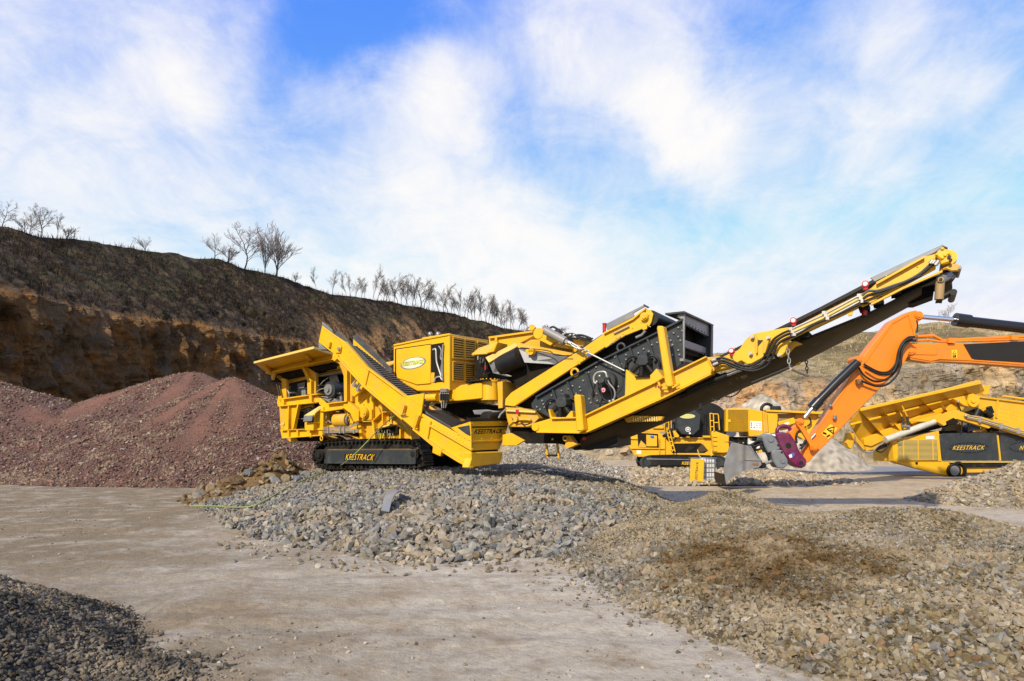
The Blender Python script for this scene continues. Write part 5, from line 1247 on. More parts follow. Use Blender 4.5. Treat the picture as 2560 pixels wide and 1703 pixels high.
    P('belt_edge', R3, [(262, 962), (890, 562), (1040, 462), (1050, 470), (890, 582), (268, 975)], .2, .9, BLK)
    P('conveyor_head', R3, [(1050, 452), (1300, 330), (1400, 245), (1450, 255), (1475, 290), (1460, 360), (1440, 395), (1350, 430), (1235, 475), (1150, 530), (1070, 580), (1055, 560)], .04, .06, YEL, bolts=[(1260, 365), (1285, 360), (1300, 410), (1240, 410), (1225, 460), (1160, 495), (1140, 455), (1340, 300), (1380, 300), (1430, 330), (1375, 365), (1440, 300)])
    mb = MB(); mb.prism([f.side(R3(p), -.04) for p in [(1050, 448), (1300, 322), (1405, 238), (1408, 250), (1302, 338), (1052, 462)]], ey * .2); M.put(mb, 'head_flange', YEL)
    mb = MB(); M.disc('', R3, (1395, 310), 34, -.06, .12, mb=mb); M.disc('', R3, (1395, 310), 20, -.1, .06, mb=mb); M.put(mb, 'bearing_housing', YEL)
    mb = MB(); M.line('', R3, [(1140, 458), (1270, 395)], 0, .022, None, mb=mb); M.line('', R3, [(1100, 555), (1200, 480)], 0, .012, None, mb=mb)
    M.put(mb, 'tension_rod', SLV)
    P('scraper_arm', R3, [(1385, 380), (1425, 375), (1420, 420), (1385, 430), (1380, 405)], -.05, .06, YEL)
    M.line('scraper_tube', R3, [(1410, 435), (1380, 470), (1330, 492)], -.02, .04, GRY)
    mb = MB(); C = f.side(R3((1455, 325)), .12); rr = (f.side(R3((1455, 262)), .12) - C).length * 1.05; mb.tube([C, C + ey * 1.7], rr, 30); M.put(mb, 'head_drum', BLK)
    P('hood_plate', R3, [(1065, 378), (1390, 215), (1410, 225), (1305, 285), (1320, 310), (1085, 430)], .12, .04, GRY)
    skew('hood_plate', R3, [(1390, 213, .1), (1440, 240, .1), (1430, 243, .6), (1400, 225, .6)], .03, DGR)
    mb = MB(); p = f.side(R3((1060, 415)), .1); mb.tube([p - ez * .08, p + ez * .12], .05, 12, 0); mb.tube([p + ez * .12, p + ez * .15], .06, 12, 0); mb.tube([p - ez * .12, p - ez * .08], .05, 12, 1); M.put(mb, 'warning_lamp', [RED, BLK])

    # ---- screen box
    sb = P('screen_box', R3, [(435, 1055), (475, 1000), (1000, 700), (1425, 490), (1600, 400), (1600, 820), (1560, 850), (1235, 1000), (840, 1195), (600, 1180), (440, 1090)], .0, 2.0, DGR, bevel=.015)
    P('box_cheek', R3, [(1590, 402), (1730, 333), (1738, 360), (1735, 700), (1590, 828)], .0, .06, DGR, sb)
    mb = MB(); mb.prism([f.side(R3(p), -.10) for p in [(470, 992), (1000, 690), (1425, 482), (1728, 325), (1732, 340), (1425, 496), (1000, 705), (475, 1006)]], ey * .12); M.put(mb, 'box_flange', DGR, sb)
    mb = MB()
    for q in ([(608, 940), (622, 935), (655, 1030), (640, 1040)], [(733, 870), (750, 866), (800, 1000), (782, 1010)], [(890, 785), (908, 780), (970, 975), (950, 985)], [(1145, 640), (1162, 636), (1215, 770), (1198, 775)], [(1262, 580), (1280, 575), (1320, 690), (1302, 695)], [(1415, 505), (1432, 500), (1500, 690), (1482, 700)],
              [(1235, 700), (1248, 695), (1225, 780), (1210, 780)]):
        mb.prism([f.side(R3(p), -.10) for p in q], ey * .1)
    M.put(mb, 'stiffener', DGR, sb, .01)
    mb = MB()
    for (x, y) in [(485, 1083), (513, 1105), (530, 1030), (540, 1060), (550, 1085), (610, 985), (640, 1010), (695, 945), (700, 975), (755, 930), (755, 990), (790, 905), (850, 915), (858, 945), (880, 860), (880, 1070), (925, 790), (930, 1015), (945, 1048), (990, 745), (995, 970), (1000, 1030),
                   (1075, 730), (1130, 710), (1150, 660), (1245, 680), (1245, 640), (1200, 720), (1350, 550), (1350, 625), (1395, 590), (1465, 555), (1460, 620), (1440, 610), (1510, 535), (1600, 485), (1650, 455), (1690, 408), (1725, 435), (1690, 485), (1708, 518), (1625, 518), (1640, 555), (1545, 580), (1600, 600),
                   (1640, 640), (1700, 640), (1560, 650), (1690, 600), (820, 970), (600, 1050), (1180, 910), (1120, 750)]:
        mb.dot(f.side(R3((x, y)), -.01), .037)
    M.put(mb, 'bolt_heads', GRY, sb)
    for (x, y) in ((1202, 576), (808, 790)):
        C = f.side(R3((x, y)), -.02); mb = MB(); mb.tube([C + (ex * math.cos(a * math.pi / 8) + ez * math.sin(a * math.pi / 8)) * .11 for a in range(17)], .035, 8); M.put(mb, 'lifting_eye', DGR if x > 1000 else YEL2, sb)
    # drive
    mb = MB(); M.disc('', R3, (1110, 870), 118, -.02, .1, mb=mb, n=36); M.disc('', R3, (1065, 865), 92, -.22, .25, mb=mb, n=32)
    for k in range(5): M.disc('', R3, (1062 + k * 1, 866), 88 - k * 14, -.24 - .0 * k - k * .012, .03, mb=mb, n=32)
    M.disc('', R3, (1040, 850), 42, -.55, .35, mb=mb, n=20); M.disc('', R3, (1035, 850), 26, -.62, .1, mb=mb, n=16); dr = M.put(mb, 'screen_drive', DGR)
    M.line('steel_pipe', R3, [(975, 880), (970, 830), (1000, 790), (1065, 785), (1080, 825)], -.6, .03, SLV, dr, smooth_n=4)
    for i, pl in enumerate([[(985, 880), (960, 960), (965, 1020), (1000, 1050), (1100, 1045)], [(1085, 830), (1100, 880), (1140, 930), (1150, 980), (1135, 1030)], [(1005, 870), (1030, 940), (1050, 1010), (1100, 1040)], [(1050, 860), (1095, 900), (1120, 960), (1125, 1020)]]):
        M.line('hose', R3, pl, -.5, .025, BLK if i != 1 else GRY, dr, smooth_n=6)
    mb = MB()
    for (x, y) in [(985, 880), (995, 868), (1083, 825), (1020, 820), (1135, 1025), (1105, 1035)]: mb.dot(f.side(R3((x, y)), -.58), .045)
    M.put(mb, 'pipe_fitting', SLV, dr)
    mb = MB(); M.disc('', R3, (1050, 938), 19, -.50, .02, mb=mb, mi=0); M.disc('', R3, (1050, 938), 6, -.52, .02, mb=mb, mi=1); M.put(mb, 'round_sticker', [PNK, RED], dr)
    # spring mounts
    for (x, y) in ((685, 1058), (1380, 700)):
        mb = MB(); dy = f.side(R3((x, y)), -.35)
        dome = [(x - 45, y - 20), (x - 30, y - 50), (x + 5, y - 60 if x > 1000 else y - 62), (x + 45, y - 45), (x + 50, y + 5), (x + 30, y + 25), (x - 25, y + 28)]
        mb.prism([f.side(R3(p), -.40) for p in dome], ey * .4)
        stub = [(x + 5, y - 90), (x + 35, y - 90), (x + 45, y - 45), (x, y - 50)]; mb.prism([f.side(R3(p), -.3) for p in stub], ey * .3)
        sm = M.put(mb, 'spring_mount', DGR, None, .015)
        for (dx0, dy0, dx1, dy1) in ((-30, 25, -88, 88), (0, 30, -5, 118), (35, 20, 88, 88)):
            mb = MB(); a, b = f.side(R3((x + dx0, y + dy0)), -.28), f.side(R3((x + dx1, y + dy1)), -.28); rr = 22 * .2934 * a.y / F_PX
            mb.tube([a, b], rr * .9, 14)
            for k in range(6): q = a.lerp(b, (k + .5) / 6); mb.tube([q - (b - a) * .035, q + (b - a) * .035], rr * 1.1, 14)
            M.put(mb, 'rubber_spring', BLK, sm)
        for s in (-1, 1):
            mb = MB(); C = f.side(R3((x + s * 75 + 5, y + 18)), -.1); mb.tube([C + (ex * math.cos(a * math.pi / 8) * s + ez * math.sin(a * math.pi / 8)) * .22 for a in range(-1, 8)], .03, 6); M.put(mb, 'mount_strap', BLK, sm)
    # open discharge end of the box
    XB = f.xof(f.side(R3((1742, 500)), -.06))
    Eb = lambda p, o=0.0: f.end(R3(p), XB + o)
    P('end_cheek', R3, [(1672, 312), (1690, 290), (1745, 265), (1742, 700), (1728, 705), (1725, 340)], -.08, .05, GRY)
    yb = max(0.5, f.yof(Eb((1985, 500))))
    def eb(name, q, o, th, mat): return M.put(MB().prism([Eb(p, o) for p in q], -ex * th), name, mat)
    eb('end_back', [(1745, 275), (1985, 390), (1980, 690), (1742, 700)], -.45, .05, DRK)
    eb('end_beam', [(1742, 275), (1985, 388), (1983, 500), (1742, 372)], -.05, .08, GRY)
    eb('end_beam', [(1742, 510), (1962, 590), (1950, 632), (1742, 572)], -.12, .08, GRY)
    eb('end_beam', [(1742, 575), (1930, 640), (1915, 660), (1742, 630)], -.25, .08, DRK)
    eb('end_beam', [(1735, 668), (1830, 698), (1820, 712), (1735, 690)], .0, .1, GRY)
    eb('end_rim', [(1740, 265), (1990, 380), (1990, 392), (1740, 280)], .03, .5, DGR)
    eb('end_rim', [(1974, 380), (1988, 385), (1984, 690), (1970, 680)], .03, .5, DGR)
    mb = MB()
    for k in range(9): mb.dot(Eb((1760 + k * 26, 372 + k * 13), 0), .025); mb.dot(Eb((1760 + k * 20, 580 + k * 7), -.05), .025)
    M.put(mb, 'bolt_row', GRY)

    # ---- main support frame
    cs_ = -.55
    P('support_frame', R3, [(438, 1255), (455, 1222), (600, 1180), (815, 1175), (885, 1160), (1232, 988), (1240, 760), (1318, 826), (1442, 820), (1503, 752), (1562, 832), (1640, 795), (1925, 655), (1975, 755), (1965, 800), (1560, 1000), (885, 1302), (480, 1296), (440, 1275)], cs_, .5, YEL, bevel=.02)
    mb = MB()
    for q in ([(600, 1172), (815, 1168), (885, 1152), (1480, 868), (1562, 824), (1925, 648), (1928, 660), (1565, 838), (1482, 882), (888, 1165), (816, 1180), (600, 1186)], [(480, 1290), (885, 1296), (1560, 995), (1966, 795), (1967, 808), (1562, 1010), (888, 1310), (480, 1302)]):
        mb.prism([f.side(R3(p), cs_ - .10) for p in q], ey * .12)
    M.put(mb, 'frame_flange', YEL, None, .006)
    mb = MB(); M.disc('', R3, (470, 1252), 34, cs_ - .03, .1, mb=mb); M.put(mb, 'frame_nose', YEL)
    P('spring_cradle', R3, [(580, 1105), (592, 1100), (610, 1168), (728, 1172), (775, 1115), (788, 1118), (793, 1180), (595, 1180)], cs_ + .02, .3, YEL)
    P('rim_seam', R3, [(1318, 822), (1442, 816), (1442, 826), (1318, 832)], cs_ - .08, .1, DRK, bevel=0)
    for q in ([(797, 985), (812, 975), (855, 978), (880, 1275), (868, 1290), (822, 1290)], [(1503, 400), (1515, 390), (1560, 392), (1642, 895), (1628, 915), (1578, 908)]):
        Q = [f.side(R3(p), cs_ - .30) for p in q]; mb = MB(); mb.prism(Q, ey * .28); M.put(mb, 'upright_post', YEL, None, .03)
    mb = MB(); M.line('', R3, [(1520, 870), (1545, 930), (1600, 930), (1690, 890)], cs_ - .15, .035, None, mb=mb); M.line('', R3, [(1480, 880), (1560, 830)], cs_ - .12, .03, None, mb=mb); M.line('', R3, [(1640, 920), (1680, 900), (1700, 885)], cs_ - .3, .03, None, mb=mb); M.put(mb, 'post_bracket', YEL2)
    mb = MB(); M.disc('', R3, (1520, 908), 15, cs_ - .3, .2, mb=mb, mi=0); M.disc('', R3, (1520, 908), 9, cs_ - .32, .2, mb=mb, mi=1); M.put(mb, 'pin', [YEL, RED])
    for (x, y0_, y1_, m_) in ((1637, 1020, 1090, GRY), (1875, 1045, 1110, BLK)):
        P('hanging_plate', R3, [(x - 16, y0_), (x + 16, y0_), (x + 18, y1_), (x - 12, y1_)], .0, .03, m_)
        mb = MB(); M.disc('', R3, (x - 2, y1_ - 16), 8, -.02, .03, mb=mb); M.put(mb, 'plate_hole', INK)
    # lower tail of the main conveyor
    P('tail_box', R3, [(215, 1085), (330, 1090), (470, 1118), (500, 1180), (455, 1225), (440, 1255), (248, 1252), (225, 1170)], .0, 1.6, YEL2, bolts=[(270, 1170), (310, 1160), (345, 1190), (380, 1215), (420, 1190)])
    P('tail_strip', R3, [(210, 1105), (470, 1118), (470, 1135), (215, 1122)], -.1, .1, CREAM); P('red_tape', R3, [(303, 1104), (328, 1106), (328, 1140), (305, 1138)], -.12, .02, RED, bevel=0)
    mb = MB(); M.disc('', R3, (295, 1185), 26, -.1, .1, mb=mb); M.line('', R3, [(335, 1190), (395, 1190), (435, 1195)], -.08, .035, None, mb=mb); M.put(mb, 'bearing_block', YEL2)
    M.line('hose', R3, [(290, 1220), (340, 1205), (380, 1235), (430, 1220)], -.1, .018, BLK, smooth_n=4)
    P('tail_plate', R3, [(190, 1320), (262, 1305), (378, 1368), (312, 1410), (190, 1412)], -.1, .1, YEL)
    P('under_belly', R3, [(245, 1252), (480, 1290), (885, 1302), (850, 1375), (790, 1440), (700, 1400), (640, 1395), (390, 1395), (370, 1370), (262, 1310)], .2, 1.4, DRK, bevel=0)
    mb = MB(); M.disc('', R3, (617, 1358), 9, .16, .06, mb=mb); M.put(mb, 'sight_hole', CREAM)
    mb = MB()
    for (a, b) in (((562, 1400), (575, 1518)), ((652, 1385), (670, 1520))): mb.prism([f.side(R3((a[0] - 7, a[1])), .2), f.side(R3((a[0] + 7, a[1])), .2), f.side(R3((b[0] + 7, b[1])), .2), f.side(R3((b[0] - 7, b[1])), .2)], ey * .06)
    M.put(mb, 'ladder_rail', YEL2); mb = MB(); M.line('', R3, [(572, 1497), (665, 1493)], .22, .03, None, mb=mb); M.put(mb, 'ladder_rung', TRK)
    P('tail_bracket', R3, [(700, 1330), (760, 1325), (800, 1385), (830, 1400), (790, 1420), (740, 1440), (715, 1415), (730, 1390)], -.3, .25, YEL2)
    mb = MB(); M.disc('', R3, (725, 1350), 24, -.36, .1, mb=mb, mi=0); M.disc('', R3, (725, 1350), 12, -.38, .1, mb=mb, mi=1); M.put(mb, 'pivot_pin', [YEL, TRK])
    mb = MB(); M.disc('', R3, (885, 1352), 14, -.3, .1, mb=mb); M.put(mb, 'reflector', RED)

    # ---- product conveyor: curved underside, rails, head
    mb = MB(); c0, c1 = -.05, 1.25
    def section(pt, pb, k=12):                                 # half-round trough between the near top edge and the lowest line
        T = f.side(pt, c0); Bm = f.side(pb, (c0 + c1) / 2); h = max(.12, (T - Bm).dot(ez)); base = T.copy(); out = []
        for i in range(k + 1):
            a = math.pi * i / k; out.append(base + ey * ((c1 - c0) / 2 * (1 - math.cos(a))) - ez * h * (math.sin(a) ** .6 if 0 < i < k else 0))
        return out
    secs = [section(a, b) for a, b in [(R3((850, 1360)), R3((792, 1452))), (R3((1220, 1195)), R3((1170, 1330))), (R3((1560, 1045)), R3((1560, 1195))), (R3((2040, 835)), R3((2040, 985))),
                                       (R4((740, 968)), R4((760, 1110))), (R4((1040, 815)), R4((1040, 965))), (R4((1480, 640)), R4((1480, 742))), (R4((1900, 430)), R4((1990, 500)))]]
    k = len(secs[0])
    mb.add([v for s_ in secs for v in s_], [[i * k + j, i * k + j + 1, (i + 1) * k + j + 1, (i + 1) * k + j] for i in range(len(secs) - 1) for j in range(k - 1)], 0, True)
    mb.add(secs[0], [list(range(k))]); mb.add(secs[-1], [list(range(k))])
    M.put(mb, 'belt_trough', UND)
    P('trough_lip', R4, [(0, 1290), (380, 1112), (740, 945), (1030, 812), (1480, 632), (1900, 420), (1900, 436), (1480, 648), (1030, 828), (740, 962), (380, 1130), (0, 1308)], c0 - .06, .06, BLK, bevel=0)
    P('boom_chord', R3, [(850, 1300), (1560, 990), (1975, 780), (2045, 800), (2045, 855), (1560, 1075), (1220, 1230), (850, 1385)], .05, 1.1, DRK, bevel=0)
    P('tail_roll_guard', R3, [(795, 1440), (860, 1375), (1170, 1330), (1172, 1410), (1000, 1440), (800, 1452)], .1, 1.0, BLK, bevel=0)
    P('toothed_rack', R3, [(1225, 1180), (1300, 1155), (1560, 1165), (1540, 1200), (1250, 1215)], -.2, .15, YEL2)
    mb = MB()
    for j in range(11): mb.prism([f.side(R3(p), -.25) for p in [(1300 + j * 20, 1165), (1310 + j * 20, 1165), (1312 + j * 20, 1205), (1304 + j * 20, 1205)]], ey * .06)
    M.put(mb, 'rack_tooth_row', CREAM)
    P('rail_link', R3, [(1925, 660), (2045, 650), (2045, 740), (1970, 790)], cs_ + .1, .35, YEL2)
    # near rail
    P('boom_rail', R4, [(240, 1030), (400, 950), (850, 770), (1420, 482), (1480, 480), (1450, 560), (1380, 600), (900, 830), (430, 1060), (270, 1100)], -.35, .22, YEL, bevel=.03)
    P('boom_pivot', R4, [(405, 968), (470, 915), (505, 860), (540, 820), (590, 795), (700, 775), (850, 748), (905, 790), (850, 870), (825, 945), (790, 985), (760, 975), (735, 948), (700, 960), (560, 1035), (530, 1040), (480, 1010), (430, 1040)], -.42, .1, YEL, bevel=.015)
    P('boom_window', R4, [(597, 850), (655, 850), (605, 908)], -.43, .01, INK, bevel=0)
    mb = MB()
    for (x, y) in ((565, 828), (692, 832), (553, 957), (780, 968)): M.disc('', R4, (x, y), 15, -.5, .1, mb=mb); M.disc('', R4, (x, y), 7, -.54, .06, mb=mb)
    M.put(mb, 'pivot_bolt', SLV)
    P('pivot_rib', R4, [(585, 800), (610, 840), (608, 950), (595, 960)], -.5, .1, YEL2); P('pivot_rib', R4, [(650, 860), (700, 850), (670, 950), (650, 960)], -.5, .1, YEL2)
    P('boom_belt', R4, [(240, 1010), (400, 930), (470, 895), (780, 748), (1100, 590), (1500, 382), (2020, 150), (2030, 165), (1510, 405), (1110, 612), (790, 770), (480, 918), (260, 1025)], -.1, 1.1, BLK, bevel=0)
    P('head_frame', R4, [(1400, 500), (1500, 442), (1545, 400), (1600, 372), (1920, 195), (2010, 170), (2010, 290), (1750, 430), (1500, 560), (1430, 590), (1390, 560)], -.40, .08, YEL, bevel=.015, bolts=[(1630, 388), (1865, 275), (1620, 345), (1750, 325)])
    mb = MB(); mb.prism([f.side(R4(p), -.5) for p in [(1540, 395), (1920, 188), (1922, 202), (1545, 412)]], ey * .12)
    mb.prism([f.side(R4(p), -.5) for p in [(1500, 560), (1750, 432), (2060, 300), (2062, 315), (1752, 448), (1502, 575)]], ey * .1); M.put(mb, 'head_flange', YEL)
    P('skirt_plate', R4, [(1492, 362), (2060, 100), (2075, 112), (2000, 165), (1530, 392)], -.3, .03, GRY); P('skirt_plate', R4, [(2058, 98), (2108, 122), (2100, 126), (2060, 112)], -.3, .5, BLU if 0 else GRY)
    P('head_block', R10, [(750, 320), (900, 175), (960, 180), (1060, 215), (1130, 300), (1130, 480), (900, 540), (870, 420)], -.52, .2, YEL, bevel=.03, bolts=[(925, 195, .04), (980, 340, .04), (925, 395, .04), (915, 505, .035), (790, 320, .03), (1060, 300, .03)])
    mb = MB(); C = f.side(R10((1060, 380)), -.35); rr = (f.side(R10((1060, 220)), -.35) - C).length; mb.tube([C, C + ey * .25], rr, 28); M.put(mb, 'head_cap', YEL)
    mb = MB(); mb.tube([C + ey * .25, C + ey * 1.3], rr * .85, 26); M.put(mb, 'head_drum', BLK)
    mb = MB(); M.disc('', R10, (1070, 365), 35, -.56, .06, mb=mb); M.disc('', R10, (1105, 435), 32, -.56, .06, mb=mb); M.put(mb, 'port_plug', BLK)
    P('head_tongue', R10, [(870, 640), (1100, 520), (1240, 510), (1320, 550), (1345, 600), (1300, 670), (1120, 680), (1000, 630), (880, 680)], -.42, .1, YEL2, bevel=.02)
    mb = MB(); M.disc('', R10, (1310, 600), 32, -.46, .9, mb=mb); M.put(mb, 'tongue_roller', GRY)
    P('head_web', R4, [(1690, 470), (2050, 330), (2190, 300), (2120, 390), (2000, 430), (1990, 500), (1830, 560), (1690, 560)], .35, .6, DRK, bevel=0)
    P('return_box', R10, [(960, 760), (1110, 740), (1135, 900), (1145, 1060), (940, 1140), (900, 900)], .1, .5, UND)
    mb = MB(); a, b = f.side(R10((890, 860)), -.35), f.side(R10((1130, 760)), .6); mb.tube([a, a + (b - a) * .9], .09, 14, 0); M.put(mb, 'cross_tube', GRY)
    mb = MB(); M.disc('', R10, (888, 858), 58, -.42, .1, mb=mb, mi=0); M.disc('', R10, (888, 858), 32, -.44, .1, mb=mb, mi=1); M.put(mb, 'tube_end', [node_mat("weathered_rust", (.30, .20, .09), .6), INK])
    mb = MB(); M.line('', R10, [(875, 900), (850, 1300)], -.3, .085, None, mb=mb, n=12); M.put(mb, 'hanging_tube', node_mat("weathered_rust", (.30, .20, .09), .6))
    P('foot_plate', R10, [(765, 1335), (810, 1290), (900, 1290), (930, 1335), (850, 1325)], -.4, .3, DRK)
    M.line('lower_arm', R10, [(870, 1270), (1150, 1130)], -.1, .07, BLK); mb = MB(); M.disc('', R10, (1165, 1135), 68, -.3, .9, mb=mb); M.put(mb, 'return_roller', BLK)
    # pipes and hoses on the rail
    for i in range(3):
        o_ = i * 24
        M.line('pipe', R4, [(865, 770 + o_), (1140, 645 + o_), (1415, 497 + o_)], -.44, .028, (SLV, CREAM, SLV)[i])
    M.line('hose', R4, [(800, 855), (905, 815), (1040, 735), (1170, 680), (1400, 575), (1450, 560), (1520, 560), (1590, 510)], -.46, .024, BLK, smooth_n=5)
    mb = MB()
    for (x, y) in ((885, 782), (1145, 655), (1420, 520)):
        for j in range(3): mb.box(f.side(R4((x - 14 + j * 14, y - 20 + j * 22)), -.48), ex * .035, ey * .03, ez * .035)
    M.put(mb, 'pipe_clamp', SLV)
    for i, pl in enumerate([[(240, 1015), (320, 990), (400, 1010), (480, 1045), (560, 1050), (640, 1005), (690, 930), (730, 850), (800, 800), (860, 775)], [(250, 1035), (330, 1010), (420, 1040), (500, 1070), (580, 1075), (660, 1030), (710, 950), (760, 860), (820, 815), (870, 795)],
                            [(270, 1055), (340, 1030), (420, 1060), (500, 1085), (590, 1090), (680, 1050), (730, 970), (780, 870), (880, 820)], [(1430, 500), (1480, 465), (1560, 460), (1680, 420), (1780, 385), (1880, 330), (1950, 270), (2010, 215)], [(1440, 525), (1500, 490), (1590, 465), (1690, 430), (1790, 392), (1890, 338), (1960, 280), (2025, 230)], [(1440, 545), (1530, 510), (1620, 470), (1800, 380), (1900, 345)]]):
        M.line('hose', R4, pl, -.50 - .02 * i % .06, (.027 if i < 5 else .016), BLK if i not in (3,) else BELT, smooth_n=6)
    mb = MB()
    for (a, b) in (((2005, 222), (1985, 250)), ((2030, 230), (2005, 262)), ((1985, 225), (1965, 250)), ((250, 1012), (285, 1000)), ((262, 1045), (300, 1030))):
        M.line('', R4, [a, b], -.55, .045, None, mb=mb)
    M.put(mb, 'hose_fitting', SLV)
    for (x, y) in ((408, 935), (893, 698), (1457, 412)):
        mb = MB(); C = f.side(R4((x, y)), -.4); mb.tube([C - ez * .12, C], .05, 14, 0); mb.tube([C - ey * .07, C + ey * .03], .068, 20, 0); mb.tube([C - ey * .08, C - ey * .06], .045, 20, 1); M.put(mb, 'warning_lamp', [RED, WHT])
    M.line('lift_cylinder', R4, [(60, 1250), (370, 1125)], -.15, .085, BLK, n=14); M.line('cylinder_rod', R4, [(370, 1125), (745, 978)], -.15, .045, CHR)
    P('pivot_arm', R4, [(820, 890), (900, 850), (960, 880), (900, 900), (840, 960), (790, 985), (800, 940)], -.2, .15, YEL2)
    P('rail_bracket', R4, [(1300, 640), (1360, 610), (1350, 655), (1325, 662), (1312, 640)], -.4, .06, YEL)
    mb = MB()
    for (x, y) in ((920, 845), (990, 820), (1450, 600), (1560, 560), (1700, 480)): mb.box(f.side(R4((x, y)), .0), ex * .1, ey * .3, ez * .06)
    M.put(mb, 'idler_bracket', DRK)
    mb = MB(); C = f.side(R4((1450, 615)), -.1); mb.tube([C - ez * .12, C + ez * .12], .06, 10); M.put(mb, 'small_lamp', RED)
    # chains and their cross bar
    for (pl, c) in (([(843, 885), (862, 1070)], -.35), ([(990, 985), (1000, 1110)], .9)):
        a, b = f.side(R4(pl[0]), c), f.side(R4(pl[1]), c); mb = MB(); n = max(5, int((b - a).length / .10))
        for k in range(n):
            q = a.lerp(b, (k + .5) / n); hh = (b - a).length / n * .62; s_ = ex if k % 2 else ey
            mb.tube([q + s_ * .032 * math.cos(t * math.pi / 4) + ez * hh * math.sin(t * math.pi / 4) for t in range(9)], .012, 5)
        M.put(mb, 'hanging_chain', SLV if c < 0 else TRK)
    mb = MB(); mb.tube([f.side(R4((868, 1075)), -.35), f.side(R4((1005, 1132)), .9)], .035, 8); M.put(mb, 'chain_bar', node_mat("pale_rust", (.34, .27, .19), .7))
    P('hook_plate', R4, [(895, 1030), (940, 990), (945, 1040), (915, 1050)], .5, .1, YEL2)
    for pl in ([(355, 1290), (400, 1295), (450, 1270), (490, 1225)], [(250, 1315), (300, 1320), (330, 1290)], [(130, 1230), (200, 1240), (260, 1190)], [(0, 1270), (60, 1280), (110, 1250)]): M.line('hose', R4, pl, .0, .016, BLK, smooth_n=5)
    M.line('tension_rod', R4, [(560, 1180), (880, 1050)], .3, .02, SLV)
    return f, root
BRSS = node_mat("brass", (.55, .40, .15), .35, .8, .1)
F1, ROOT1 = crusher()
